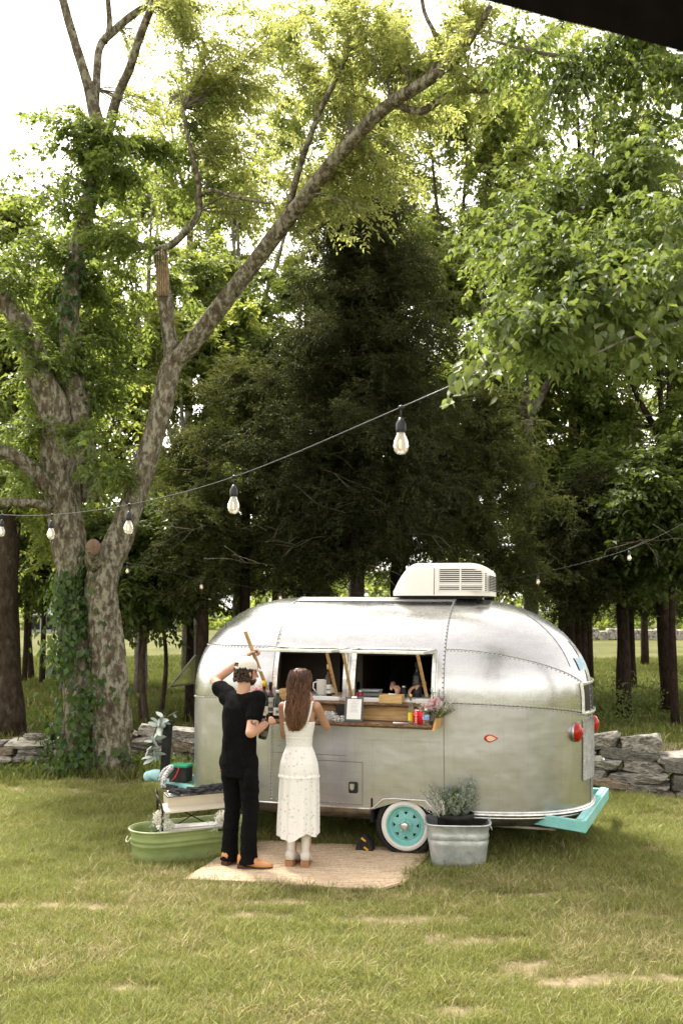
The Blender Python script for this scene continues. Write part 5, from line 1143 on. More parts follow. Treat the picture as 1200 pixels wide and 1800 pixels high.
# oval green stock tank with the sink stand in it
TA = radians(27)
tank = thing('stock_tank', 'long oval green metal stock tank on the grass beside the man', 'tank', (-1.375, 9.48, 0), (0, 0, TA))
def stad(hl, r_, n=14):
    out = [(hl - r_ + r_ * cos(a), r_ * sin(a)) for a in lin(-pi / 2, pi / 2, n)] + [(-hl + r_ + r_ * cos(a), r_ * sin(a)) for a in lin(pi / 2, 3 * pi / 2, n)]
    return out
prof = [(-.03, 0), (-.025, .02), (-.018, .12), (-.012, .20), (-.002, .212), (-.010, .225), (-.008, .255), (.004, .268), (-.006, .282), (-.002, .33), (.004, .345), (.0, .36), (.012, .375), (.006, .385), (-.006, .37), (-.014, .27), (-.02, .2), (-.04, .03)]
prof = [(a, b * .76) for a, b in prof]
mb = MB(); vs = []; ring = stad(.58, .25); n = len(ring)
for o_, z in prof: vs += [(x, y, z) for x, y in stad(.58 + o_, .25 + o_)]
mb.add(vs, [(i * n + j, i * n + (j + 1) % n, (i + 1) * n + (j + 1) % n, (i + 1) * n + j) for i in range(len(prof) - 1) for j in range(n)] + [tuple(range(n - 1, -1, -1)), tuple(range((len(prof) - 1) * n, len(prof) * n))], True)
mb.build('tank_body', GREENP, tank, local=True)
rr = stad(.592, .262); mb = MB(); mb.tube([(x, y, .29) for x, y in rr] + [(rr[0][0], rr[0][1], .29)], .010, 6); mb.build('tank_rim', mat('worn rim paint', (.26, .32, .16), (.36, .40, .24), .4, .1, 9), tank, local=True)
mb = MB(); mb.tube([(-.595, -.05, .23), (-.615, -.045, .2), (-.62, 0, .19), (-.615, .045, .2), (-.595, .05, .23)], .007, 6); mb.build('handle', mat('worn rim paint', (0, 0, 0)), tank, local=True)
# folding sink stand
IRON = mat('dark iron', (.02, .016, .013), (.06, .04, .03), .5, .6, 20)
ENAM = mat('cream enamel', (.60, .54, .45), (.68, .62, .52), .3, 0, 3, c3=(.42, .34, .24), s3=9, t3=(.66, .76))
ENAW = mat('white enamel', (.72, .70, .66), (.78, .76, .72), .3, 0, 3, c3=(.25, .17, .10), s3=14, t3=(.72, .76))
SD = (-1.365, 9.42, .0)
stn = thing('sink_stand', 'folding iron stand with a cream enamel basin, standing in the green stock tank', 'sink stand', SD, (0, 0, radians(20)))
stn.scale = (.84, .84, .72); WM[stn.name] = W(stn) @ Matrix.Diagonal((.84, .84, .72, 1))
xl, xr, yf, yb, zt = -.36, .42, -.13, .20, .80
for x in (xl, xr):
    for nm, ya, yb2 in (('leg', yf, yf), ('leg', yb, yb)):
        mb = MB(); s_ = -1 if x < 0 else 1
        if ya == yf: mb.tube([(x, yf, .045), (x, yf, .62), (x + s_ * .01, yf + .02, .70), (x + s_ * .03, yf + .07, .76), (x + s_ * .05, yf + .13, .82)], .012, 8)
        else: mb.tube([(x, yb, .045), (x, yb, .78), (x + s_ * .02, yb, .84), (x + s_ * .03, yb - .06, .86), (x + s_ * .05, yf + .13, .82)], .012, 8)
        mb.build(nm, IRON, stn, local=True)
    for z in (.52, .36):
        MB().tube([(x, yf, z), (x, yb, z)], .008, 6).build('side_bar', IRON, stn, local=True)
for a, b_ in (((xl + .1, yb, .30), (xr - .12, yb, .66)), ((xl + .1, yb, .66), (xr - .12, yb, .30)), ((xl + .1, yb, .60), (xr - .1, yb, .60))): MB().tube([a, b_] if a[2] != b_[2] else [a, (0, yb, .54), b_], .008, 6).build('cross_brace', IRON, stn, local=True)
# apron tray and trough basin
mb = MB(); mb.add([(xl + .02, yf - .05, .63), (xr + .06, yf - .05, .66), (xr + .02, yf + .12, .72), (xl - .02, yf + .12, .70)], [(0, 1, 2, 3)]); mb.add([(xl + .02, yf - .05, .61), (xr + .06, yf - .05, .64), (xr + .06, yf - .05, .66), (xl + .02, yf - .05, .63)], [(0, 1, 2, 3)])
mb.build('splash_tray', ENAM, stn, local=True)
mb = MB(); x0, x1 = xl + .06, xr - .01; vs = []
sec = [(-.02, .80), (-.01, .795), (.03, .66), (.10, .62), (.20, .62), (.27, .66), (.31, .80), (.30, .80), (.26, .68), (.19, .64), (.11, .64), (.04, .68)]
for x, k in ((x0, 1), (x0 + .02, 1.0), (x1 - .02, 1.0), (x1, 1)): vs += [(x, yf + .01 + a, b_ + (x - x0) * .03) for a, b_ in sec]
n = len(sec); mb.add(vs, [(i * n + j, (i + 1) * n + j, (i + 1) * n + (j + 1) % n, i * n + (j + 1) % n) for i in range(3) for j in range(n)], False)
for x, dx in ((x0, .006), (x1, -.006)):
    poly = [(yf + .01 + a, b_ + (x - x0) * .03) for a, b_ in sec[:7]]; mb.prism(poly, .012, Matrix(((0, 0, 1, x + dx), (1, 0, 0, 0), (0, 1, 0, 0), (0, 0, 0, 1))))
bo = mb.build('basin', ENAM, stn, local=True, bevel=.003)
mb = MB(); c = [(x0 - .01, yf - .01, .80), (x1 + .01, yf - .01, .822), (x1 + .01, yf + .32, .822), (x0 - .01, yf + .32, .80), (x0 - .01, yf - .01, .80)]; mb.tube(c, .006, 6, smooth=False); mb.build('basin_rim', IRON, bo, local=True)
mb = MB(); mb.add([(x0 + .02, yf + .02, .79), (x1 - .03, yf + .02, .812), (x1 - .05, yf + .27, .83), (x0 + .03, yf + .27, .83)], [(0, 1, 2, 3)]); mb.build('tea_towel', mat('white cloth', (.75, .74, .72), (.82, .81, .79), .9, 0, 9, .3), stn, local=True)
for i, (y, z) in enumerate(((-.13, .40), (.09, .40))):
    MB().box((-.0, y, z - .02), (.76, .13, .018), rotx(.12)).build('shelf_board', ENAW, stn, local=True, bevel=.003)
    MB().box((-.0, y - .07, z - .033), (.76, .012, .02)).build('board_edge', IRON, stn, local=True)
# black folded napkins piled in the basin
CLB = mat('black cloth', (.008, .008, .010), (.014, .014, .016), .95, 0, 20)
r = random.Random(9)
NAPL = ['folded black napkin at the far left end of the row in the basin'] + ['folded black napkin, %s along the row from the left end of the basin' % w for w in ('second', 'third', 'fourth', 'fifth')] + ['raised black napkin on the right half of the pile, %s' % w for w in ('first of the raised ones', 'second of the raised ones', 'third of the raised ones')] + ['folded black napkin at the right end of the basin beside the man']
for i in range(9):
    q = W(stn) @ Vector((x0 + .10 + .066 * i + r.uniform(-.02, .02), yf + .08 + r.uniform(0, .12), .825 + r.uniform(0, .02) + (.025 if i > 4 else 0)))
    sx, sy = r.uniform(.06, .10), r.uniform(.06, .09); vs = [(-sx, -sy, 0), (sx, -sy * .8, .004), (sx * .9, sy, .01), (-sx * .9, sy, .0), (-sx * .8, -sy * .8, .016), (sx * .85, -sy * .6, .022), (sx * .7, sy * .8, .024), (-sx * .7, sy * .85, .02)]
    R = rotz(r.uniform(0, 3)) @ rotx(r.uniform(-.3, .3)); o = MB().add([R @ Vector(v) for v in vs], [(3, 2, 1, 0), (4, 5, 6, 7), (0, 1, 5, 4), (1, 2, 6, 5), (2, 3, 7, 6), (3, 0, 4, 7)]).build('napkin', CLB, loc=(0, 0, 0)); o.location = q
    tagt(o, NAPL[i], 'napkin', 'black napkins piled in the enamel basin')
# white flower bunches in the tank
def bunch(px, py, d, nm, lab, seed, s_=1.0, cat='flowers'):
    p = P(px, py, d); o = thing(nm, lab, cat, tuple(p))
    bush('petals', PETALW, o, p, int(420 * s_), .075 * s_, .020, .018, seed, .3, shape=(1, .7, .9), tintr=(.2, .95)); bush('leaves', SAGE, o, p - Vector((.05, 0, .04)), 50, .09 * s_, .04, .012, seed + 1, .2); return o
bunch(283, 1437, 9.25, 'flower_bunch', 'loose bunch of small white flowers tied to the left leg of the sink stand', 31, .95)
bunch(392, 1438, 9.2, 'flower_bunch', 'round cluster of white flowers on the shelf board next to the man', 33, 1.0)
bunch(297, 1452, 9.2, 'flower_bunch', 'small low tuft of white flowers on the front shelf board', 35, .55)
# patterned black and white scarf draped over the stand
pts = [P(283, 1372, 9.75), P(289, 1356, 9.75), P(302, 1349, 9.72), P(290, 1365, 9.6), P(287, 1385, 9.55)]
bw = mat('paisley cotton', (.01, .01, .012), (.75, .75, .73), .9, 0, 90, detail=1)
o = MB().tube([Vector(q[:3]) for q in smooth_path([(*p, .0) for p in pts], 5)], .026, 8).build('bandana', bw, loc=tuple(pts[0])); tagt(o, 'black and white patterned bandana twisted over the left end of the sink stand', 'bandana')
# garland of pale leaves on the trailer jack
gp = thing('leaf_garland', 'garland of pale grey green lamb ear leaves hung over the black trailer jack', 'garland', tuple(T(-2.9, .93, 1.0)))
stem_pts = [T(-2.83, .95, 1.07), T(-2.92, .92, 1.06), T(-2.98, .90, .96), T(-3.02, .90, .85), T(-3.03, .90, .74), T(-3.0, .90, .64)]
MB().tube(stem_pts, .006, 5).build('stem', GREENL, gp)
rr_ = random.Random(3); LV = []
lf = MB(); lf.add([(0, 0, 0), (.025, .03, .006), (.032, .07, .004), (.018, .11, 0), (0, .135, -.008), (-.018, .11, 0), (-.032, .07, .004), (-.025, .03, .006), (0, .06, -.006)], [(0, 1, 8), (1, 2, 8), (2, 3, 8), (3, 4, 8), (4, 5, 8), (5, 6, 8), (6, 7, 8), (7, 0, 8)], True)
pale = mat('lamb ear leaf', (.40, .46, .42), (.58, .64, .60), .8, 0, 12); lo = lf.build('leaf', pale, gp, local=True); lo.location = (0, 0, .05)
sp_ = [Vector(q[:3]) for q in smooth_path([(*p, 0) for p in stem_pts], 6)]
for i in range(34):
    c_ = lo.copy(); COL.objects.link(c_); p = sp_[min(len(sp_) - 1, int(rr_.random() * len(sp_)))]; c_.location = p - gp.location + Vector((rr_.uniform(-.02, .02), rr_.uniform(-.04, 0), rr_.uniform(-.02, .02)))
    c_.rotation_euler = (rr_.uniform(-1.2, 1.0), rr_.uniform(-1.2, 1.2), rr_.uniform(0, 6.28)); s_ = rr_.uniform(.75, 1.25); c_.scale = (s_, s_, s_)
# wheel chock
ck = thing('wheel_chock', 'black and yellow levelling chock wedged in front of the teal wheel', 'chock', tuple(T(-.38, .06, 0)), (0, 0, radians(-16)))
MB().prism([(-.09, 0), (.08, 0), (.06, .10), (.0, .17), (-.05, .15), (-.09, .05)], .12, Matrix.Rotation(pi / 2, 4, 'X')).build('block', BLACK, ck, local=True, bevel=.01)
for z in (.05, .13): MB().box((.03 - z * .3, -.064, z), (.05, .008, .016), roty(.6)).build('stripe', mat('yellow paint', (.75, .38, .03), None, .5), ck, local=True)

# ------------------------------------------------------------------ things on the counter
def onshelf(s, v, z=1.238): return T(s, v, z)
DKG = mat('dark bottle glass', (.008, .010, .006), None, .08, 0, spec=.7); CLG = mat('clear bottle glass', (.92, .96, .94), None, .04, 0, trans=.95, ior=1.25)
LABW = mat('cream paper label', (.72, .69, .62), (.78, .75, .68), .7, 0, 9); INK = mat('printed ink', (.05, .05, .06), None, .7); GOLD = mat('yellow foil', (.75, .50, .03), None, .35, .2)
def s_at(px, v):
    """trailer x for a photo column at trailer depth v"""
    best = 0; lo, hi = -2.0, 1.8
    for _ in range(40):
        m_ = (lo + hi) / 2; q = T(m_, v, 1.3); x = 600 + q.x / q.y * FPX * cos(PITCH) / 1.0 / (cos(PITCH) ** 2 + 0) * 1.0
        if q.x / q.y * FPX + 600 < px: lo = m_
        else: hi = m_
    return (lo + hi) / 2
def bottle(px, v, R, H, nm, lab, glass, z=1.238, neck=.3, capm=None, labelh=(.12, .45), lm=None, cat='bottle', capl=.14, inkbands=(), fill=None):
    p = T(s_at(px, v), v, z); o = thing(nm, lab, cat, tuple(p)); sh = 1 - neck - .1
    mb = MB(); mb.lathe([(0, 0), (R * .95, 0), (R, .01), (R, H * sh), (R * .8, H * (sh + .05)), (R * .38, H * (sh + .12)), (R * .34, H * .97), (R * .42, H * .97), (R * .42, H), (0, H)], n=20); mb.build('glass', glass, o, local=True)
    if fill: MB().lathe([(0, .004), (R * .9, .004), (R * .9, H * sh * fill[1]), (0, H * sh * fill[1])], n=16).build('drink', fill[0], o, local=True)
    lo_ = MB().lathe([(R + .0012, H * labelh[0]), (R + .0012, H * labelh[1])], n=20, cap=False).build('label', lm or LABW, o, local=True)
    for a, b_, w_ in inkbands:
        tt = MB(); 
        for i in range(-3, 4):
            if abs(i) > w_: continue
            th = -pi / 2 + i * .22 - .28 + .28; tt.box((cos(th) * (R + .002), sin(th) * (R + .002), H * (a + b_) / 2), (.002, R * .16, H * (b_ - a)), rotz(th))
        tt.build('print', INK, lo_, local=True, kind='stuff')
    if capm: MB().lathe([(0, H * (1 - capl)), (R * .44, H * (1 - capl)), (R * .44, H + .004), (0, H + .006)], n=16).build('cap', capm, o, local=True)
    return o
REDP = mat('red can paint', (.55, .012, .012), (.62, .02, .02), .3, .3, 3)
bottle(466, -.24, .040, .345, 'wine_bottle', 'dark wine bottle with bright yellow neck foil and cream label, next to the man', DKG, capm=GOLD, labelh=(.08, .33), inkbands=((.17, .19, 2), (.23, .245, 1)))
bottle(477, -.18, .038, .33, 'wine_bottle', 'tall dark wine bottle with a long pale picture label behind the counter edge', DKG, capm=BLACK, labelh=(.15, .58), inkbands=((.2, .3, 3), (.42, .44, 2)))
bottle(489.5, -.22, .040, .26, 'liqueur_bottle', 'squat dark liqueur bottle with white oval label and pale cap, left of the woman', DKG, capm=mat('pale cap', (.6, .62, .64), None, .4), labelh=(.12, .40), inkbands=((.2, .3, 1),), neck=.22, capl=.1)
bottle(577, .10, .036, .30, 'spirit_bottle', 'amber spirit bottle with white label beside the white jug inside the window', mat('amber glass', (.05, .02, .005), None, .08), z=1.43, capm=WOOD, labelh=(.1, .38), inkbands=((.2, .24, 2),))
bottle(586, .30, .03, .17, 'glass_bottle', 'small dark bottle at the right edge of the left serving window', DKG, z=1.43, capm=BLACK)
bottle(731, .30, .045, .33, 'spirit_bottle', 'dark square shouldered bottle standing in the shade of the right serving window', mat('smoked glass', (.03, .03, .032), None, .1), z=1.43, capm=BLACK, lm=mat('dark label', (.05, .05, .055), None, .5))
bottle(720, -.20, .026, .255, 'mixer_bottle', 'clear mixer bottle with a yellow cap and yellow label standing by the red cans', CLG, capm=GOLD, labelh=(.1, .38), lm=mat('yellow label', (.72, .62, .04), None, .5), neck=.35, capl=.06)
def text_on_can(o, txt, R, zc, size, m, vertical=True, nm='lettering'):
    cu = bpy.data.curves.new(nm, 'FONT'); cu.body = txt; cu.size = size; cu.align_x = 'CENTER'; cu.align_y = 'CENTER'; cu.shear = .3
    tmp = bpy.data.objects.new(nm, cu); COL.objects.link(tmp); bpy.context.view_layer.update(); dg = bpy.context.evaluated_depsgraph_get(); me = bpy.data.meshes.new_from_object(tmp.evaluated_get(dg)); bpy.data.objects.remove(tmp)
    for v in me.vertices:
        x, y = v.co.x, v.co.y
        if vertical: x, y = -y, x
        th = -pi / 2 + x / R; v.co = Vector((cos(th) * (R + .0008), sin(th) * (R + .0008), zc + y))
    me.materials.clear(); me.materials.append(m); return put(nm, me, o)
WHT = mat('white print', (.8, .8, .8), None, .5)
for px, lab in ((729.5, 'red soda can with white script lettering, left of the pair'), (738, 'red soda can next to the small water bottle, right of the pair')):
    p = T(s_at(px, -.25), -.25, 1.238); o = thing('soda_can', lab, 'can', tuple(p), (0, 0, radians(-16 if px < 735 else 40)), 'red soda cans on the counter')
    MB().lathe([(0, 0), (.024, 0), (.033, .010), (.033, .108), (.027, .119), (.026, .122)], n=24, cap=False).build('can_body', REDP, o, local=True)
    MB().lathe([(.027, .1215), (.025, .1235), (.024, .118), (0, .118)], n=24, cap=False).build('lid', TRIM, o, local=True)
    text_on_can(o, 'Coca-Cola', .033, .062, .034, WHT)
# water bottle
p = T(s_at(745.5, -.26), -.26, 1.238); o = thing('water_bottle', 'small clear plastic water bottle with a blue label beside the red cans', 'water bottle', tuple(p))
MB().lathe([(0, 0), (.03, 0), (.032, .012), (.029, .03), (.032, .045), (.032, .09), (.028, .102), (.013, .122), (.012, .128)], n=24, cap=False).build('plastic', CLG, o, local=True)
MB().lathe([(.0325, .045), (.0325, .088)], n=24, cap=False).build('label', mat('blue water label', (.05, .16, .55), (.55, .65, .8), .5, 0, 60), o, local=True)
MB().lathe([(0, .124), (.014, .124), (.014, .142), (0, .142)], n=16).build('cap', WHT, o, local=True)
# clipboard with printed menu
p = T(s_at(620, -.29), -.29, 1.240); o = thing('menu_clipboard', 'grey clipboard holding a white printed menu sheet, leaning at the front of the counter', 'menu', tuple(p), (radians(-14), 0, radians(-16)))
MB().box((0, 0, .115), (.175, .012, .23)).build('board', mat('slate board', (.07, .075, .085), (.12, .125, .13), .6, 0, 9), o, local=True, bevel=.003)
sh = MB().box((.004, -.008, .115), (.135, .002, .185)).build('sheet', mat('menu paper', (.80, .80, .80), None, .7), o, local=True)
mb = MB(); rr2 = random.Random(2)
for i in range(9): w_ = rr2.uniform(.03, .085); mb.box((.004 + rr2.uniform(-.005, .005), -.0096, .19 - i * .0125), (w_, .0008, .0022))
mb.build('printed_line', mat('grey ink', (.3, .3, .32), None, .7), sh, local=True, kind='stuff')
MB().box((.0, -.01, .222), (.05, .012, .02)).build('clip', TRIM, o, local=True, bevel=.003)
# flower vases
def vase(px, v, z, R, H, nm, lab, petal, seed, s_=1.0):
    p = T(s_at(px, v), v, z); o = thing(nm, lab, 'flowers', tuple(p))
    MB().lathe([(0, 0), (R, 0), (R * 1.05, H * .5), (R, H), (R * .94, H), (R * .98, H * .5), (R * .9, .006), (0, .006)], n=20).build('vase', CLG, o, local=True)
    c = p + Vector((0, 0, H)); sprays('stem_leaves', GREENL, o, c - Vector((0, 0, .06)), 24, .06, .14, .09 * s_, 9, .035, .012, seed)
    rr = random.Random(seed)
    for i in range(7):
        q = c + Vector((rr.uniform(-.09, .06) * s_, rr.uniform(-.05, .03), rr.uniform(.02, .11) * s_)); R_ = rr.uniform(.022, .032) * s_
        f = bush('rose', petal, o, q, 46, R_, R_ * 1.1, R_ * 1.1, seed + i, .5, kind=None, tintr=(.1, .9)); 
    sprays('baby_breath', PETALW, o, c + Vector((.05 * s_, 0, -.01)), 50, .05, .14, .11 * s_, 8, .010, .010, seed + 9, stem=.0008, tintr=(.4, .9)); return o
v_ = vase(757, -.18, 1.238, .036, .11, 'flower_vase', 'glass vase of pink roses and white filler flowers at the right end of the counter', PETALP, 41, 1.0)
sprays('tall_sprig', GREENL, v_, T(s_at(762, -.18), -.18, 1.40), 3, .14, .19, .03, 14, .02, .009, 77)
v_ = vase(461, -.12, 1.238, .036, .13, 'flower_vase', 'glass vase of pale pink and white flowers behind the yellow topped wine bottle', PETALP, 51, 1.05)
# trays, boxes, tins
def boxthing(px, v, z, size, nm, lab, cat, m, open_=True, th=.010, extra=None, rz=0):
    p = T(s_at(px, v), v, z); o = thing(nm, lab, cat, tuple(p), (0, 0, radians(-16) + rz)); w_, d_, h_ = size
    MB().box((0, 0, .005), (w_, d_, .01)).build('base', m, o, local=True)
    for nm2, c, s_ in (('side', (0, -d_ / 2 + th / 2, h_ / 2), (w_, th, h_)), ('side', (0, d_ / 2 - th / 2, h_ / 2), (w_, th, h_)), ('end', (-w_ / 2 + th / 2, 0, h_ / 2), (th, d_ - 2 * th - .001, h_)), ('end', (w_ / 2 - th / 2, 0, h_ / 2), (th, d_ - 2 * th - .001, h_))):
        MB().box(c, s_).build(nm2, m, o, local=True, bevel=.0015)
    return o
boxthing(687, -.075, 1.405, (.215, .13, .075), 'wooden_box', 'small pine tray box on the upper shelf below the hands in the right window', 'box', WOOD)
boxthing(505, -.075, 1.405, (.115, .12, .10), 'wooden_box', 'small pine box behind the woman at her left shoulder on the upper shelf', 'box', WOOD)
boxthing(576, -.20, 1.238, (.17, .11, .065), 'metal_tin', 'low grey metal tin of sunglasses on the counter to the right of the woman', 'tin', GALV)
boxthing(596, -.27, 1.238, (.11, .07, .05), 'napkin_holder', 'small clear box with black and white napkins left of the menu clipboard', 'box', bw)
boxthing(600, -.12, 1.238, (.09, .08, .14), 'dark_caddy', 'dark square straw caddy standing behind the small napkin box', 'caddy', mat('dark brown plastic', (.02, .014, .012), None, .4))
for k, px in enumerate((570.5, 581)):
    p = T(s_at(px, -.2), -.2, 1.31); o = MB(); 
    for sx in (-1, 1): o.lathe([(0, 0), (.012, 0), (.013, .005), (0, .006)], (sx * .015, 0, 0), rotx(pi / 2), 12)
    o.bar((-.03, 0, 0), (.03, 0, 0), .004, .004); o = o.build('sunglasses', mat('pale plastic', (.55, .56, .58), None, .3), loc=(0, 0, 0)); o.location = p; tagt(o, ('pale folded glasses in the metal tin, nearer the woman' if k == 0 else 'pale folded glasses in the metal tin, nearer the clipboard'), 'glasses', 'glasses in the metal tin')
p = T(s_at(566, .08), .08, 1.43); o = thing('white_jug', 'tall white enamel jug on the inner counter in the left serving window', 'jug', tuple(p))
MB().lathe([(0, 0), (.052, 0), (.052, .155), (.056, .16), (.050, .16), (.046, .01), (0, .01)], n=24).build('jug_body', WHITEP, o, local=True)
MB().tube([(-.05, 0, .14), (-.08, 0, .13), (-.085, 0, .08), (-.055, 0, .04)], .007, 6).build('handle', WHITEP, o, local=True)
p = T(s_at(573, -.05), -.045, 1.406); o = MB().box((0, 0, .018), (.26, .05, .036)).build('cling_film_box', mat('white carton', (.74, .75, .78), (.80, .80, .82), .5, 0, 9), loc=(0, 0, 0), bevel=.002); o.location = p; o.rotation_euler = (0, 0, radians(-16)); tagt(o, 'long white cardboard wrap box lying on the sill of the left window', 'box')
p = T(s_at(647, -.05), -.045, 1.406); o = MB().box((0, 0, .018), (.21, .05, .036)).build('cling_film_box', WHITEP, loc=(0, 0, 0), bevel=.002); o.location = p; o.rotation_euler = (0, 0, radians(-16)); tagt(o, 'long white cardboard wrap box on the shelf between the clipboard and the pine tray', 'box')
p = T(s_at(744, -.04), -.045, 1.406); o = MB().box((0, 0, .02), (.16, .05, .04)).build('cling_film_box', WHITEP, loc=(0, 0, 0), bevel=.002); o.location = p; o.rotation_euler = (0, 0, radians(-16)); tagt(o, 'short white cardboard box on the sill behind the pink flowers', 'box')
p = T(s_at(650, .18), .18, 1.43); o = thing('food_container', 'clear container with a grey lid on the inner counter of the right window', 'container', tuple(p), (0, 0, radians(-16)))
MB().box((0, 0, .03), (.20, .16, .06)).build('tub', CLG, o, local=True, bevel=.006); MB().box((0, 0, .065), (.21, .17, .012)).build('lid', mat('grey lid', (.4, .41, .42), None, .4), o, local=True, bevel=.003)
p = T(s_at(632, .05), .05, 1.43); o = thing('small_jar', 'tiny glass jar of red syrup in the lower left corner of the right window', 'jar', tuple(p)); MB().lathe([(0, 0), (.025, 0), (.027, .03), (.02, .045), (.02, .055), (0, .055)], n=16).build('glass', mat('red glass', (.35, .01, .02), None, .1), o, local=True); MB().lathe([(0, .055), (.022, .055), (.022, .07), (0, .07)], n=16).build('lid', TRIM, o, local=True)
for px, v, w_, lab, m_ in ((690, -.08, .10, 'crumpled paper slip lying on top of the pine tray', LABW), (703, -.25, .15, 'flat white paper straw lying on the counter front edge', WHT)):
    p = T(s_at(px, v), v, 1.482 if v > -.1 else 1.241); o = MB().add([(-w_ / 2, -.02, .0), (w_ / 2, -.015, .004), (w_ / 2, .02, .001), (-w_ / 2, .02, .008)], [(0, 1, 2, 3)]); o.add([(-w_ / 2, -.02, -.002), (w_ / 2, -.015, .002), (w_ / 2, .02, -.001), (-w_ / 2, .02, .006)], [(3, 2, 1, 0)])
    o = o.build('paper_slip', m_, loc=(0, 0, 0)); o.location = p; o.rotation_euler = (0, 0, radians(-16)); tagt(o, lab, 'paper')

# ------------------------------------------------------------------ string lights
BULBG = mat('bulb glass', (.95, .93, .88), None, .04, 0, trans=.72, ior=1.2); SOCK = mat('black bulb socket', (.02, .022, .025), None, .45)
FIL = mat('filament', (.9, .4, .1), None, .5, emit=((1, .5, .15), 2.0)); CABLE = mat('black cable', (.025, .027, .028), None, .5)
def strand(nm, lab, pts, bulbs, s_=1.0, rad=.006):
    o = thing(nm, lab, 'string lights', tuple(pts[len(pts) // 2]), group='festoon strings across the lawn'); sp = smooth_path([(*p, 0) for p in pts], 10)[:, :3]
    MB().tube([Vector(q) for q in sp], rad, 6).build('cable', CABLE, o)
    for (p, drop) in bulbs:
        q = Vector(p); so = MB(); so.tube([q, q - Vector((.003, 0, drop * .45))], .004, 6)
        so.lathe([(0, .0), (.008, 0), (.012, -.012), (.019, -.022), (.020, -.05), (.017, -.058), (0, -.058)], q - Vector((.003, 0, drop * .45 - .002)), Matrix.Diagonal((s_, s_, s_)), 14)
        so.ell(q + Vector((0, 0, .0)), (.016, .012, .012)); sk = so.build('socket', SOCK, o)
        c = q - Vector((.003, 0, drop * .45 + .054 * s_)); MB().lathe([(.0145, 0), (.017, -.012), (.027, -.035), (.0295, -.055), (.026, -.074), (.015, -.086), (0, -.089)], c, Matrix.Diagonal((s_, s_, s_)), 18).build('bulb', BULBG, sk)
        MB().tube([c - Vector((.004, 0, .03 * s_)), c - Vector((.004, 0, .062 * s_))], .0035 * s_, 5).build('filament', FIL, sk)
near = [P(1290, 430, 5.0), P(1200, 478, 4.95), P(1060, 545, 4.9), P(890, 632, 4.85), P(705, 716, 4.9), P(412, 838, 6.3), P(228, 887, 7.9), P(92, 905, 9.6), P(5, 905, 10.8), P(-80, 900, 12.2)]
strand('string_lights', 'near string of clear filament bulbs on a black cable crossing in front of the trees', near,
       [(near[4], .12), (near[5], .12), (near[6], .12), (near[7], .12), (near[8], .12)], 1.3, .0036)
far = [P(-40, 900, 15.5), P(102, 975, 16.0), P(225, 990, 16.2), P(355, 1018, 16.4), P(493, 1038, 16.6), P(640, 1042, 16.4), P(790, 1035, 16.0), P(945, 1008, 15.2), P(1105, 965, 14.2), P(1240, 900, 13.4)]
strand('string_lights', 'far string of small clear bulbs hanging just above the trailer roof before the cedars', far, [(p, .06) for p in (far[1], far[2], far[3], far[4], far[5], far[7], far[8])], 1.0, .003)

# ------------------------------------------------------------------ porch eave, top right corner
ev = thing('porch_eave', 'dark wooden porch roof edge overhead in the upper corner above the leafy branches', 'roof', tuple(P(1000, 20, 2.0)))
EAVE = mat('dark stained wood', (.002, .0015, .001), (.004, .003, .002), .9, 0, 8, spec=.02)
e = [P(770, -25, 2.6), P(850, 0, 2.45), P(985, 37, 2.25), P(1090, 62, 2.1), P(1200, 92, 1.95), P(1330, 125, 1.8)]
mb = MB(); mb.bar(e[0] + Vector((-.3, 0.1, .04)), e[5], .16, .14)
mb = MB()
for a, b_ in zip(e, e[1:]):
    vs = [a, b_, b_ + Vector((0, -.2, .0)), a + Vector((0, -.2, 0))]; up = Vector((0, -.02, .28)); mb.add(vs + [v + up for v in vs], [(3, 2, 1, 0), (4, 5, 6, 7), (0, 1, 5, 4), (1, 2, 6, 5), (2, 3, 7, 6), (3, 0, 4, 7)])
mb.build('fascia_board', EAVE, ev)
mb = MB(); o1 = e[0] + Vector((0, -.2, .30)); o2 = e[5] + Vector((0, -.2, .30)); back = Vector((.3, -3.5, .8))
vs = [o1, o2, o2 + back, o1 + back]; mb.add(vs + [v + Vector((0, 0, .05)) for v in vs], [(3, 2, 1, 0), (4, 5, 6, 7), (0, 1, 5, 4), (1, 2, 6, 5), (2, 3, 7, 6), (3, 0, 4, 7)]); mb.build('roof_deck', EAVE, ev)
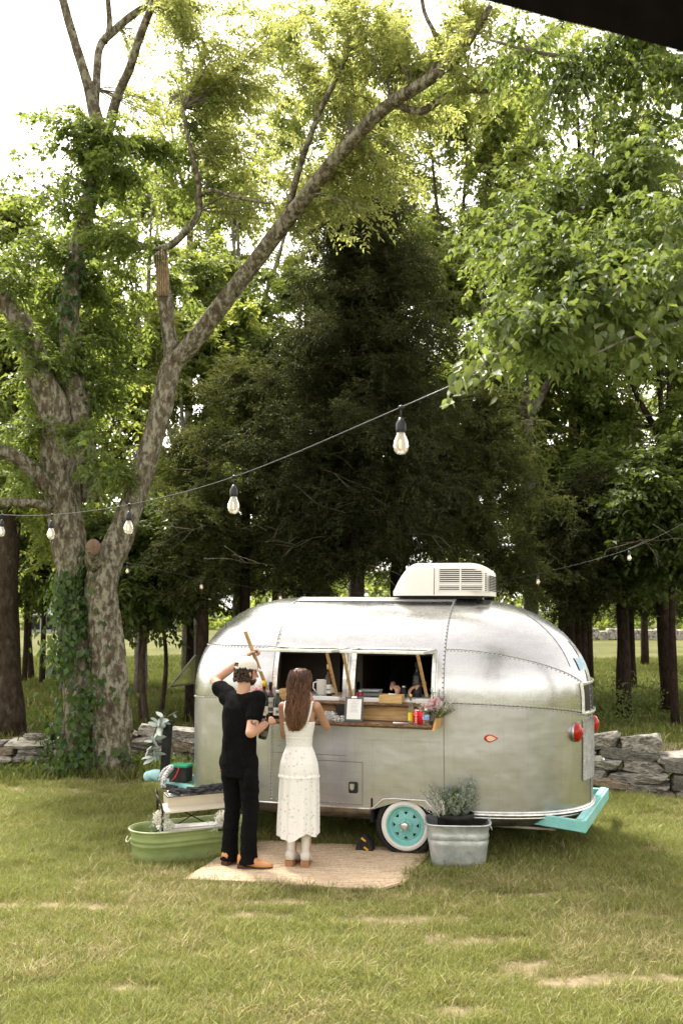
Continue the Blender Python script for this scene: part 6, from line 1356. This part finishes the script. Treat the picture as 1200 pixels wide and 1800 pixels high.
# ------------------------------------------------------------------ people: tapered volumes fused by a voxel remesh into one continuous skin
SKIN = mat('fair skin', (.50, .27, .18), (.58, .33, .23), .5, 0, 6, .05, 60); SKIN2 = mat('tanned skin', (.36, .19, .12), (.44, .25, .16), .5, 0, 6, .05, 60)
def capsule(mb, a, ra, b_, rb, n=14):
    a = Vector(a); b_ = Vector(b_); d = b_ - a; L = max(d.length, 1e-5); Q = d.to_track_quat('Z', 'Y').to_matrix()
    pr = [(max(0, ra * cos(t_)), ra * sin(t_)) for t_ in lin(-pi / 2, 0, 4)] + [(max(0, rb * cos(t_)), L + rb * sin(t_)) for t_ in lin(0, pi / 2, 4)]
    pr[0] = (0, pr[0][1]); pr[-1] = (0, pr[-1][1]); mb.lathe(pr, a, Q, n)
def loft(mb, secs, n=28, e=2.2, ripple=None):
    """secs: (cx, cy, z, rx, ry)"""
    vs = []
    for cx, cy, z, rx, ry in secs:
        for j in range(n):
            a = 2 * pi * j / n; c, s_ = cos(a), sin(a); q = 1 / ((abs(c) ** e + abs(s_) ** e) ** (1 / e)); k = 1 + (ripple(z, a) if ripple else 0)
            vs.append((cx + rx * q * c * k, cy + ry * q * s_ * k, z))
    m_ = len(secs); mb.add(vs, [(i * n + j, i * n + (j + 1) % n, (i + 1) * n + (j + 1) % n, (i + 1) * n + j) for i in range(m_ - 1) for j in range(n)] + [tuple(range(n - 1, -1, -1)), tuple(range((m_ - 1) * n, m_ * n))], True)
def fuse(mb, name, m, parent, voxel=.007, it=4, fold=0.0, fs=(14, 14, 5), kind=None, dec=None):
    """local-frame volumes -> one continuous remeshed surface"""
    me = bpy.data.meshes.new(name); me.from_pydata([tuple(v) for v in mb.v], [], mb.f); bm = bmesh.new(); bm.from_mesh(me); bmesh.ops.remove_doubles(bm, verts=bm.verts, dist=1e-6); bmesh.ops.recalc_face_normals(bm, faces=bm.faces); bm.to_mesh(me); bm.free()
    o = bpy.data.objects.new(name, me); COL.objects.link(o)
    r_ = o.modifiers.new('r', 'REMESH'); r_.mode = 'VOXEL'; r_.voxel_size = voxel; r_.use_smooth_shade = True
    s_ = o.modifiers.new('s', 'SMOOTH'); s_.iterations = it; s_.factor = .5
    bpy.context.view_layer.update(); dg = bpy.context.evaluated_depsgraph_get(); m2 = bpy.data.meshes.new_from_object(o.evaluated_get(dg)); bpy.data.objects.remove(o)
    if fold:
        nv_ = len(m2.vertices); 
        for v in m2.vertices:
            c = v.co; q = noise.noise(Vector((c.x * fs[0], c.y * fs[1], c.z * fs[2]))) + .5 * noise.noise(Vector((c.x * fs[0] * 2 + 9, c.y * fs[1] * 2, c.z * fs[2] * 2.5 + c.x * 9)))
            v.co = c + v.normal * fold * q
    m2.name = name; m2.materials.clear(); m2.materials.append(m)
    return put(name, m2, parent, kind)
def hand(mb, w, d, nrm, side=1, curl=.6, s_=1.0):
    """w wrist, d pointing direction, nrm back-of-hand normal"""
    w = Vector(w); d = Vector(d).normalized(); nrm = (Vector(nrm) - d * Vector(nrm).dot(d)).normalized(); x = d.cross(nrm) * side
    for k in range(4):
        o = (k - 1.5) * .019 * s_; base = w + d * .085 * s_ + x * o
        capsule(mb, w + d * .01 + x * o * .5, .017 * s_, base, .0125 * s_, 8)
        L = (.036, .042, .039, .030)[k] * s_; p = base; a = curl * .5
        for j in range(3):
            q = p + (d * cos(a) - nrm * sin(a)) * L * (1, .75, .6)[j]; capsule(mb, p, (.0098 - .001 * j) * s_, q, (.0092 - .001 * j) * s_, 8); p = q; a += curl
    t0 = w + d * .025 * s_ - x * .028 * s_; t1 = t0 + (d * .7 - x * .6 - nrm * .3).normalized() * .036 * s_; t2 = t1 + (d * .9 - nrm * .4 + x * .1).normalized() * .030 * s_
    capsule(mb, w + d * .01, .017 * s_, t0, .014 * s_, 8); capsule(mb, t0, .0135 * s_, t1, .011 * s_, 8); capsule(mb, t1, .0105 * s_, t2, .0085 * s_, 8)
def head(mb, c, yaw=0.0, s_=1.0, pitch=0.0):
    """c centre; faces local +y"""
    c = Vector(c); R = rotz(yaw) @ rotx(pitch)
    def L(x, y, z): return c + R @ Vector((x * s_, y * s_, z * s_))
    mb.ell(L(0, -.012, .022), (.076 * s_, .098 * s_, .098 * s_), R, 20, 14); mb.ell(L(0, .022, -.035), (.058 * s_, .072 * s_, .080 * s_), R, 18, 12)
    mb.ell(L(0, .062, -.088), (.028 * s_, .028 * s_, .026 * s_), R); capsule(mb, L(0, .088, .008), .009 * s_, L(0, .112, -.032), .014 * s_, 8)
    mb.ell(L(0, .095, -.062), (.022 * s_, .012 * s_, .007 * s_), R); mb.ell(L(0, .092, -.075), (.020 * s_, .012 * s_, .007 * s_), R)
    for sg in (-1, 1):
        mb.ell(L(sg * .078, -.005, -.012), (.009 * s_, .020 * s_, .032 * s_), R @ rotz(sg * .3)); mb.ell(L(sg * .032, .078, .012), (.015 * s_, .010 * s_, .010 * s_), R)
# ---------------- the man
mth = radians(-32); MBASE = (-.908, 8.99, 0)
MAN = thing('person', 'man in black t-shirt, black jeans and cream cap, reaching up to a wooden prop stick', 'person', MBASE, (0, 0, mth)); MI_ = W(MAN).inverted()
gripW = T(-1.376, -.36, 1.868); grip = MI_ @ gripW
shL, shR = Vector((-.180, .05, 1.475)), Vector((.168, .04, 1.47)); elL = Vector((-.39, .13, 1.62)); elR = Vector((.210, -.105, 1.205)); waR = Vector((.215, .12, 1.262))
fd = (grip - elL).normalized(); waL = grip - fd * .085
ankR, ankL = Vector((.115, .0, .10)), Vector((-.115, .03, .10)); kR, kL = Vector((.115, .03, .53)), Vector((-.10, .05, .53)); hR, hL = Vector((.09, 0, .94)), Vector((-.09, .0, .94))
hc = Vector((.015, .085, 1.705)); hy = radians(-22)
b_ = MB()
capsule(b_, ankR, .04, kR, .055); capsule(b_, kR, .058, hR, .085); capsule(b_, ankL, .04, kL, .055); capsule(b_, kL, .058, hL, .085)
loft(b_, [(0, 0, .88, .13, .09), (0, 0, .98, .15, .105), (0, .01, 1.12, .135, .095), (0, .02, 1.30, .155, .105), (0, .03, 1.42, .15, .095), (0, .035, 1.50, .09, .07)])
capsule(b_, (0, .04, 1.44), .062, (.01, .06, 1.62), .058); capsule(b_, shL, .058, (shL + elL) / 2, .054); capsule(b_, (shL + elL) / 2, .054, elL, .045); capsule(b_, elL, .046, (elL * .6 + waL * .4), .046); capsule(b_, (elL * .6 + waL * .4), .046, waL, .029)
capsule(b_, shR, .058, (shR + elR) / 2, .055); capsule(b_, (shR + elR) / 2, .055, elR, .047); capsule(b_, elR, .048, elR * .6 + waR * .4, .047); capsule(b_, elR * .6 + waR * .4, .047, waR, .030)
head(b_, hc, hy, 1.02, -.06)
hand(b_, waL, fd, (-.6, -.5, .1), -1, 1.1); hand(b_, waR, (waR - elR).normalized() + Vector((.1, .2, .1)), (.7, -.5, .5), 1, 1.15)
fuse(b_, 'body', SKIN, MAN, .0065, 3)
# t-shirt
s_ = MB()
loft(s_, [(0, .0, .895, .176, .128), (0, .0, .93, .178, .13), (0, .0, 1.02, .170, .122), (0, .01, 1.15, .166, .118), (0, .02, 1.30, .180, .128), (0, .03, 1.40, .183, .125), (0, .038, 1.48, .150, .100), (.0, .045, 1.525, .085, .075)])
capsule(s_, shL + Vector((.06, 0, .0)), .075, shL + (elL - shL) * .52, .082); capsule(s_, shR, .076, shR + (elR - shR) * .5, .076)
capsule(s_, (-.05, .03, 1.44), .095, shL, .080); capsule(s_, (.05, .03, 1.44), .095, shR, .082)
BLKT = mat('black jersey', (.0035, .0035, .0038), (.006, .006, .0065), .95, 0, 30, .2, 200, spec=.08); BLKJ = mat('black denim', (.003, .003, .0035), (.0065, .0065, .007), .9, 0, 50, .3, 300, spec=.1)
fuse(s_, 't_shirt', BLKT, MAN, .008, 4, .012, (8, 8, 7))
# jeans
s_ = MB(); loft(s_, [(0, 0, .80, .160, .118), (0, -.005, .88, .166, .125), (0, 0, .97, .160, .12), (0, 0, 1.0, .15, .11)])
def leg(k, h_, a_, sg):
    capsule(s_, h_, .102, (h_ + k) / 2, .088, 18); capsule(s_, (h_ + k) / 2, .088, k, .072, 18); capsule(s_, k, .072, (k + a_) / 2 + Vector((0, -.01, 0)), .068, 18)
    lo = a_ + Vector((0, -.005, -.03)); loft(s_, [(k.x, k.y, k.z, .070, .072), ((k.x + lo.x) / 2, (k.y + lo.y) / 2 - .01, (k.z + lo.z) / 2, .068, .070), (lo.x, lo.y + .01, lo.z + .05, .070, .078), (lo.x, lo.y + .01, lo.z, .080, .095)], 24)
leg(kR, hR, ankR, 1); leg(kL, hL, ankL, -1); s_.ell((.155, -.02, .80), (.055, .085, .12))
jo = fuse(s_, 'jeans', BLKJ, MAN, .008, 3, .007, (8, 8, 16))
MB().box((-.10, -.135, .86), (.012, .006, .022)).build('pocket_tab', mat('red tab', (.5, .12, .12), None, .7), jo, local=True)
# boots
TANL = mat('tan leather', (.42, .19, .07), (.55, .28, .12), .45, 0, 9, .1, 40); HEELB = mat('dark stacked heel', (.05, .022, .012), (.10, .045, .025), .5, 0, 30)
def boot(par, ank, dirv, L, m, heel, shaft=.12, w=.045, heelh=.035, nm='boot', taper=1.0, sw=1.0):
    """world-space boot: ank = world point over heel on ground; dirv = toe direction"""
    d = Vector((dirv[0], dirv[1], 0)).normalized(); x = d.cross(Vector((0, 0, 1))); Mi = W(par).inverted()
    g = Vector((ank[0], ank[1], ank[2])); F_ = Matrix((x, d, Vector((0, 0, 1)))).transposed().to_4x4(); F_ = Matrix.Translation(g) @ F_
    mb = MB(); hh = heelh
    secs = [(-.075, hh + .004, .034, .075), (-.05, hh, .040, .09), (-.01, hh - .002, .040, .10), (.04, hh * .7, .041, .085), (.09, .016, w, .072), (.14, .010, w * 1.0, .056), (.18, .010, w * .82, .044), (L - .10, .012, w * .50, .034), (L - .082, .016, w * .16, .022)]
    n = 18; vs = []
    for y, zb, hw, ht in secs:
        for j in range(n):
            a = 2 * pi * j / n; c, s2 = cos(a), sin(a); vs.append(F_ @ Vector((hw * c * abs(c) ** -.25 if abs(c) > .05 else hw * c, y, zb + ht / 2 + ht / 2 * (s2 if s2 > 0 else max(-1, s2 * 1.6)))))
    mb.add(vs, [(i * n + j, (i + 1) * n + j, (i + 1) * n + (j + 1) % n, i * n + (j + 1) % n) for i in range(len(secs) - 1) for j in range(n)] + [tuple(range(n)), tuple(range(len(vs) - 1, len(vs) - n - 1, -1))], True)
    vs = []; rows = [(-.015, hh + .05, .040, .062), (-.018, hh + .09, .040, .052), (-.02, hh + shaft, .048, .058), (-.02, hh + shaft + .01, .046, .056), (-.02, hh + shaft - .04, .030, .034)]
    for y, z, hw, hl in rows: vs += [F_ @ Vector((hw * sw * cos(2 * pi * j / n), y + hl * sw * sin(2 * pi * j / n), z)) for j in range(n)]
    mb.add(vs, [(i * n + j, i * n + (j + 1) % n, (i + 1) * n + (j + 1) % n, (i + 1) * n + j) for i in range(len(rows) - 1) for j in range(n)], True)
    bo = mb.build(nm, m, par)
    mb = MB(); mb.prism([(-.034, -.075), (.034, -.075), (.036, -.02), (-.036, -.02)], hh, F_ @ Matrix.Translation((0, 0, hh / 2))); so = [(-.038, -.02), (.038, -.02), (w, .09), (w * .95, .15), (w * .5, L - .095), (0, L - .082), (-w * .5, L - .095), (-w * .95, .15), (-w, .09)]
    mb.prism(so, .010, F_ @ Matrix.Translation((0, 0, .012))); mb.build('heel_and_sole', heel, bo); return bo
gz = .03
aR = W(MAN) @ ankR; aL = W(MAN) @ ankL
boot(MAN, (aR.x - .015, aR.y, gz), (.985, -.10), .315, TANL, HEELB, .10, sw=.72); boot(MAN, (aL.x, aL.y, gz), (.55, .83), .30, TANL, HEELB, .10, sw=.72)
# cap, hair
CAPM = mat('cream twill', (.62, .58, .50), (.72, .69, .62), .85, 0, 40, .2, 200); R = rotz(hy) @ rotx(-.06); capc = hc + R @ Vector((0, -.012, .045))
mb = MB(); vs = []; n = 32
for i, a in enumerate(lin(-.12, pi / 2, 9)):
    for j in range(n): vs.append(capc + R @ Vector((.088 * cos(a) * cos(2 * pi * j / n), .110 * cos(a) * sin(2 * pi * j / n), .098 * sin(a) if a > 0 else .06 * a * 2)))
fs = []
for i in range(8):
    for j in range(n):
        ang_ = 2 * pi * (j + .5) / n
        if 1 <= i <= 2 and abs(ang_ - 1.5 * pi) < .42: continue      # strap opening at the back
        fs.append((i * n + j, i * n + (j + 1) % n, (i + 1) * n + (j + 1) % n, (i + 1) * n + j))
co_ = mb.add(vs, fs, True).build('cap', CAPM, MAN, local=True)
mb = MB(); vs = []
for i in range(9):
    a = pi / 2 + (i - 4) * .26; vs += [capc + R @ Vector((.088 * cos(a), .110 * sin(a), -.005)), capc + R @ Vector((.078 * cos(a), .110 * sin(a) + .085 * (1 - ((i - 4) / 4.6) ** 2), -.022 - .012 * abs(i - 4) / 4))]
mb.add(vs, [(2 * i, 2 * i + 1, 2 * i + 3, 2 * i + 2) for i in range(8)], True); mb.build('brim', mat('purple brim underside', (.45, .38, .42), (.5, .42, .46), .8, 0, 5), co_, local=True); mb = MB(); mb.ell(capc + R @ Vector((0, 0, .10)), (.009, .009, .005)); mb.build('cap_button', CAPM, co_, local=True)
HAIRD = mat('dark brown curls', (.018, .009, .005), (.05, .026, .015), .55, 0, 40); mb = MB(); rr = random.Random(6)
for i in range(190):
    a = rr.uniform(pi * .92, pi * 2.08); z = rr.uniform(-.075, .035); p = hc + R @ Vector((.082 * cos(a), -.012 + .102 * sin(a), z)); q = rr.uniform(.009, .016); mb.ell(p, (q, q, q * 1.1), None, 6, 4)
mb.ell(hc + R @ Vector((0, -.03, .03)), (.081, .088, .086), R, 16, 10); mb.build('hair', HAIRD, MAN, local=True)
mb = MB(); mb.ell(hc + R @ Vector((0, .03, -.075)), (.060, .062, .045), R, 16, 10); mb.build('beard', HAIRD, MAN, local=True)
# tattoo strokes on the right upper arm, and rings
mid = shR + (elR - shR) * .72; ax = (elR - shR).normalized(); toc = (MI_.to_3x3() @ (Vector((0, 0, 1.9)) - W(MAN) @ mid)); toc = (toc - ax * toc.dot(ax)).normalized(); sx_ = ax.cross(toc); mb = MB()
for k in range(11):
    a0, z0 = rr.uniform(-.7, .7), rr.uniform(-.035, .04); pts = []
    for i in range(4):
        a = a0 + i * rr.uniform(-.18, .22); z = z0 + i * rr.uniform(-.008, .01); pts.append(mid + ax * z + (toc * cos(a) + sx_ * sin(a)) * .0555)
    mb.tube(pts, .0018, 4, smooth=False)
mb.build('tattoo', mat('tattoo ink', (.10, .07, .07), None, .6), MAN, local=True, kind='stuff')
# held bottle
o = thing('wine_bottle', 'dark wine bottle held low by the neck in the right hand of the man', 'bottle', tuple(P(461, 1298, 8.98)), (radians(6), radians(14), 0))
MB().lathe([(0, 0), (.036, 0), (.038, .01), (.038, .11), (.030, .14), (.014, .165), (.013, .215), (.015, .22), (0, .225)], n=20).build('glass', DKG, o, local=True); MB().lathe([(.0392, .03), (.0392, .08)], n=20, cap=False).build('label', mat('dark wine label', (.10, .09, .08), None, .6), o, local=True)
# ---------------- the woman
WTH = radians(-11); WOM = thing('person', 'woman with long wavy brown hair in a white strappy floral dress and white boots', 'person', (-.375, 9.02, 0), (0, 0, WTH))
sL, sR = Vector((-.150, .0, 1.405)), Vector((.155, .0, 1.41)); eL, eR = Vector((-.155, .06, 1.145)), Vector((.215, .15, 1.215)); wL, wR = Vector((-.11, .27, 1.235)), Vector((.075, .17, 1.44)); hc = Vector((.008, .035, 1.605))
b_ = MB(); capsule(b_, (.065, -.0, .07), .036, (.07, .02, .45), .052); capsule(b_, (.07, .02, .45), .055, (.075, 0, .85), .078); capsule(b_, (-.065, .0, .07), .036, (-.06, .04, .45), .052); capsule(b_, (-.06, .04, .45), .055, (-.075, 0, .85), .078)
loft(b_, [(0, 0, .80, .13, .09), (0, 0, .90, .15, .10), (0, 0, 1.08, .108, .078), (0, 0, 1.22, .125, .085), (0, .0, 1.33, .138, .082), (0, .0, 1.40, .128, .065), (0, .005, 1.44, .08, .05)])
capsule(b_, (0, .0, 1.40), .048, (.0, .02, 1.54), .046); capsule(b_, sL, .043, (sL + eL) / 2, .038); capsule(b_, (sL + eL) / 2, .038, eL, .034); capsule(b_, eL, .034, wL, .024); capsule(b_, sR, .043, (sR + eR) / 2, .039); capsule(b_, (sR + eR) / 2, .039, eR, .035); capsule(b_, eR, .035, wR, .024)
head(b_, hc, -.15, .96, -.1); hand(b_, wL, (.3, 1, .0), (0, .1, 1), -1, .5, .88); hand(b_, wR, (-.5, .1, .85), (.6, -.7, .2), 1, .7, .88)
fuse(b_, 'body', SKIN2, WOM, .0065, 3)
# dress
fl = bpy.data.materials.new('white floral cotton'); fl.use_nodes = True; t = fl.node_tree; b = t.nodes['Principled BSDF']; b.inputs['Roughness'].default_value = .9; b.inputs['Specular IOR Level'].default_value = .15
co = _n(t, 'ShaderNodeTexCoord'); vo = _n(t, 'ShaderNodeTexVoronoi', Scale=30.0); nz_ = _n(t, 'ShaderNodeTexNoise', Scale=170.0, Detail=1.0); n5 = _n(t, 'ShaderNodeTexNoise', Scale=7.0, Detail=1.0)
for q in (vo, nz_, n5): t.links.new(co.outputs['Object'], q.inputs['Vector'])
m1 = _n(t, 'ShaderNodeMath', operation='MULTIPLY_ADD'); t.links.new(nz_.outputs['Fac'], m1.inputs[0]); m1.inputs[1].default_value = .55; t.links.new(vo.outputs['Distance'], m1.inputs[2])
dots = ramp(t, m1.outputs[0], [(.50, (1, 1, 1)), (.57, (0, 0, 0))]); gate = ramp(t, n5.outputs['Fac'], [(.42, (0, 0, 0)), (.50, (.9, .9, .9))])
c = mixc(t, mixc(t, 1.0, dots, gate, 'MULTIPLY'), (.80, .78, .75), (.52, .52, .55)); t.links.new(c, b.inputs['Base Color'])
WHD = mat('white smocked cotton', (.78, .76, .72), (.83, .81, .78), .9, 0, 20, .6, 60, stretch=(1, 1, 3))
s_ = MB(); ringf = lambda z, a: .010 * sin(z * 420) * 0
loft(s_, [(0, 0, 1.03, .122, .092), (0, 0, 1.08, .116, .087), (0, 0, 1.14, .120, .090), (0, 0, 1.21, .134, .098), (0, .002, 1.262, .142, .098), (0, .004, 1.275, .140, .094)], 48)
bo = fuse(s_, 'bodice', WHD, WOM, .006, 2, .0035, (4, 4, 90))
for sg in (-1, 1):
    mb = MB(); pts = [(sg * .085, -.092, 1.265), (sg * .104, -.088, 1.32), (sg * .118, -.066, 1.39), (sg * .118, -.02, 1.445), (sg * .112, .04, 1.42), (sg * .09, .09, 1.30)]
    q = [Vector(p[:3]) for p in smooth_path([(*p, 0) for p in pts], 5)]; mb.tube(q, .012, 6); mb.build('strap', WHD, bo, local=True)
rr = random.Random(8)
def skirt(z0, z1, prof, rip, nf, name, seed, ph=0.0, hem=None):
    n, m_ = 120, 26; vs = []
    for i in range(m_ + 1):
        t_ = i / m_; z = z0 + (z1 - z0) * t_; cx, cy, rx, ry = prof(z)
        for j in range(n):
            a = 2 * pi * j / n; zz = z
            if hem and t_ > .5: zz = z + hem(a) * (t_ - .5) * 2
            amp = rip * (.15 + .85 * t_ ** .8); k = 1 + amp * (sin(nf * a + 1.3 * sin(2 * a + seed) + ph + .8 * t_) * .6 + .4 * sin((nf * 1.7 // 1) * a + seed * 2 - t_) + .35 * noise.noise(Vector((a * 3, z * 4, seed))))
            vs.append((cx + rx * cos(a) * k, cy + ry * sin(a) * k, zz))
    mb = MB(); mb.add(vs, [(i * n + j, (i + 1) * n + j, (i + 1) * n + (j + 1) % n, i * n + (j + 1) % n) for i in range(m_) for j in range(n)], True)
    return mb.build(name, fl, WOM, local=True)
def prof1(z):
    ks = [(1.06, .117, .088), (1.0, .142, .108), (.92, .168, .130), (.86, .176, .138), (.78, .178, .138)]
    for (a, x0, y0), (b2, x1, y1) in zip(ks, ks[1:]):
        if z >= b2: q = (a - z) / (a - b2); return (0, -.005, x0 + (x1 - x0) * q, y0 + (y1 - y0) * q)
    return (0, -.005, .178, .138)
skirt(1.065, .80, prof1, .025, 9, 'upper_skirt', 2); hemf = lambda a: -.055 * math.exp(-((a - 4.55) / .45) ** 2) + .03 * math.exp(-((a - 5.35) / .3) ** 2) + .012 * sin(3 * a)
skirt(.83, .305, lambda z: (-.008 * (.83 - z) / .6, -.005, .175 + .010 * (.83 - z) / .6, .138 + .035 * (.83 - z) / .6), .085, 11, 'lower_skirt', 5, hem=hemf)
mb = MB(); n = 140
for (zc, rx, ry, am) in ((.815, .180, .141, .006), (.48, .192, .168, .006)):
    vs = []
    for j in range(n):
        a = 2 * pi * j / n; w_ = am * sin(31 * a + sin(5 * a) * 2)
        for z, o in ((zc + .010, -.010), (zc, .002), (zc - .022, .004)): vs.append(((rx + o + w_ * (z < zc)) * cos(a) * (1 if zc > .7 else .985), -.005 + (ry + o + w_ * (z < zc)) * sin(a), z + w_ * .6))
    mb.add(vs, [(3 * j + i, 3 * ((j + 1) % n) + i, 3 * ((j + 1) % n) + i + 1, 3 * j + i + 1) for j in range(n) for i in range(2)], True)
    mb.build('ruffle', fl, WOM, local=True) if zc > .7 else None; mb = MB()
CRM = mat('white boot leather', (.62, .58, .52), (.70, .67, .62), .5, 0, 9); HB = mat('tan stacked heel', (.28, .13, .06), (.38, .20, .10), .5, 0, 30)
M_ = W(WOM); aR = M_ @ Vector((.062, -.0, 0)); aL = M_ @ Vector((-.062, .0, 0))
boot(WOM, (aL.x, aL.y, gz), (.35, .93), .27, CRM, HB, .22, .038, .055, sw=.84); boot(WOM, (aR.x, aR.y, gz), (.10, 1.0), .27, CRM, HB, .22, .038, .055, sw=.84)
# hair
HAIRB = bpy.data.materials.new('brown wavy hair'); HAIRB.use_nodes = True; t = HAIRB.node_tree; b = t.nodes['Principled BSDF']; b.inputs['Roughness'].default_value = .38
at = _n(t, 'ShaderNodeAttribute', attribute_name='tint'); t.links.new(ramp(t, at.outputs['Fac'], [(0, (.030, .011, .005)), (.5, (.115, .045, .018)), (1, (.38, .18, .075))]), b.inputs['Base Color'])
secs = [(.005, .03, 1.742, .03, .035), (.005, .015, 1.728, .062, .078), (.005, .012, 1.68, .086, .108), (.0, -.008, 1.60, .088, .094), (0, -.035, 1.53, .080, .068), (0, -.062, 1.46, .083, .046), (-.002, -.082, 1.38, .088, .040), (-.004, -.095, 1.30, .080, .034), (-.01, -.10, 1.245, .058, .028), (-.012, -.10, 1.20, .035, .018)]
b_ = MB(); loft(b_, secs, 24); ho = fuse(b_, 'hair', HAIRB, WOM, .007, 2, .008, (40, 20, 4))
at_ = ho.data.attributes.new('tint', 'FLOAT', 'POINT'); at_.data.foreach_set('value', np.full(len(ho.data.vertices), .22, np.float32))
sv = MB(); tint = []; rr = random.Random(12)
def hsec(z):
    for a, b2 in zip(secs, secs[1:]):
        if a[2] >= z >= b2[2]: q = (a[2] - z) / (a[2] - b2[2]); return [a[i] + (b2[i] - a[i]) * q for i in range(5)]
    return secs[-1]
for k in range(640):
    a = rr.uniform(pi * .95, pi * 2.05) if k > 60 else rr.uniform(0, 2 * pi); ze = rr.uniform(1.19, 1.34) if rr.random() < .75 else rr.uniform(1.3, 1.5); z = 1.735 - rr.uniform(0, .05); w1, w2, ph = rr.uniform(14, 30), rr.uniform(.010, .030), rr.uniform(0, 6); pts = []; off = rr.uniform(-.002, .010)
    zz = z
    while zz > ze:
        cx, cy, _, rx, ry = hsec(zz); aa = a + w2 * 24 * sin(zz * w1 + ph) * (1.72 - zz); g_ = off + w2 * .7 * sin(zz * w1 * 1.3 + ph * 2) + .002
        if zz > 1.60 and abs(a - 1.5 * pi) > 1.1: pass
        pts.append(Vector((cx + (rx + g_) * cos(aa), cy + (ry + g_) * sin(aa), zz))); zz -= .026
    if len(pts) < 3: continue
    nb = len(sv.v); sv.tube(pts, [.0030 * (1 - .6 * i / len(pts)) for i in range(len(pts))], 4, cap=False); tv = rr.random() ** 1.5; L_ = len(pts)
    tint += [min(1, tv * .6 + .42 * (i // 4) / L_ * rr.uniform(.7, 1.2)) for i in range(len(sv.v) - nb)]
o = sv.build('hair_strand', HAIRB, ho, local=True, kind='stuff'); at_ = o.data.attributes.new('tint', 'FLOAT', 'POINT'); at_.data.foreach_set('value', np.array(tint, np.float32))
mb = MB(); c = Vector((.008, -.095, 1.625)); mb.ell(c, (.014, .012, .018)); mb.bar(c + Vector((-.018, -.008, .008)), c + Vector((.018, -.008, -.008)), .006, .006); mb.build('hair_clip', mat('brown hair clip', (.08, .03, .02), None, .3), WOM, local=True)
# ---------------- the bartender inside, in black
BT = thing('person', 'bartender dressed in black inside the trailer, only the hands lit in the right serving window', 'person', tuple(T(.02, .95, .515)), (0, 0, radians(164)))
BI = W(BT).inverted()
def bl(px, v, z): return BI @ T(s_at(px, v), v, z)
w1, w2 = bl(735, .30, 1.545), bl(688, .33, 1.525); sh1, sh2 = Vector((-.18, 0, 1.38)), Vector((.18, 0, 1.38)); hc = Vector((0, .04, 1.58))
e1 = (w1 + sh1) / 2 + Vector((-.08, -.10, -.12)); e2 = (w2 + sh2) / 2 + Vector((.08, -.10, -.12))
b_ = MB(); loft(b_, [(0, 0, .75, .14, .10), (0, 0, .95, .13, .10), (0, 0, 1.2, .15, .10), (0, 0, 1.38, .14, .08), (0, 0, 1.44, .08, .06)]); capsule(b_, (0, 0, 1.38), .05, (0, .02, 1.52), .048); head(b_, hc, 0, .97, .3)
for a, e_, w_ in ((sh1, e1, w1), (sh2, e2, w2)): capsule(b_, a, .045, e_, .036); capsule(b_, e_, .037, w_, .025)
for x in (-.08, .08): capsule(b_, (x, 0, .08), .04, (x, .01, .45), .055); capsule(b_, (x, .01, .45), .055, (x, 0, .85), .085); capsule(b_, (x, .0, .05), .04, (x, .14, .035), .032)
hand(b_, w1, (bl(712, .20, 1.50) - w1), (0, -.2, 1), 1, .5, .95); hand(b_, w2, (bl(703, .18, 1.50) - w2) + Vector((0, 0, .02)), (0, .2, 1), -1, .8, .95)
fuse(b_, 'body', SKIN, BT, .0065, 3)
s_ = MB(); loft(s_, [(0, 0, .72, .16, .12), (0, 0, .95, .15, .115), (0, 0, 1.2, .165, .118), (0, 0, 1.38, .155, .095), (0, 0, 1.45, .085, .07)])
for a, e_, w_ in ((sh1, e1, w1), (sh2, e2, w2)): capsule(s_, a, .06, e_, .05); capsule(s_, e_, .05, e_ + (w_ - e_) * .72, .042)
fuse(s_, 'black_shirt', BLKT, BT, .009, 3, .006)
s_ = MB(); loft(s_, [(0, 0, .74, .155, .115), (0, 0, .95, .145, .11)]); [capsule(s_, (x, 0, .12), .06, (x, 0, .82), .095) for x in (-.085, .085)]; fuse(s_, 'trousers', BLKJ, BT, .011, 3)
mb = MB(); mb.ell(hc + Vector((0, -.02, .03)), (.088, .105, .10), None, 16, 10); mb.build('hair', HAIRD, BT, local=True)
p = T(s_at(708, .20), .20, 1.432); o = thing('muddler_tool', 'dark shaker jar held between the two hands in the right window', 'bar tool', tuple(p)); MB().lathe([(0, 0), (.024, 0), (.026, .06), (.018, .07), (.018, .095), (0, .10)], n=16).build('shaker', BLACK, o, local=True)
MB().lathe([(0, .095), (.020, .095), (.020, .11), (0, .112)], n=16).build('lid', TRIM, o, local=True)
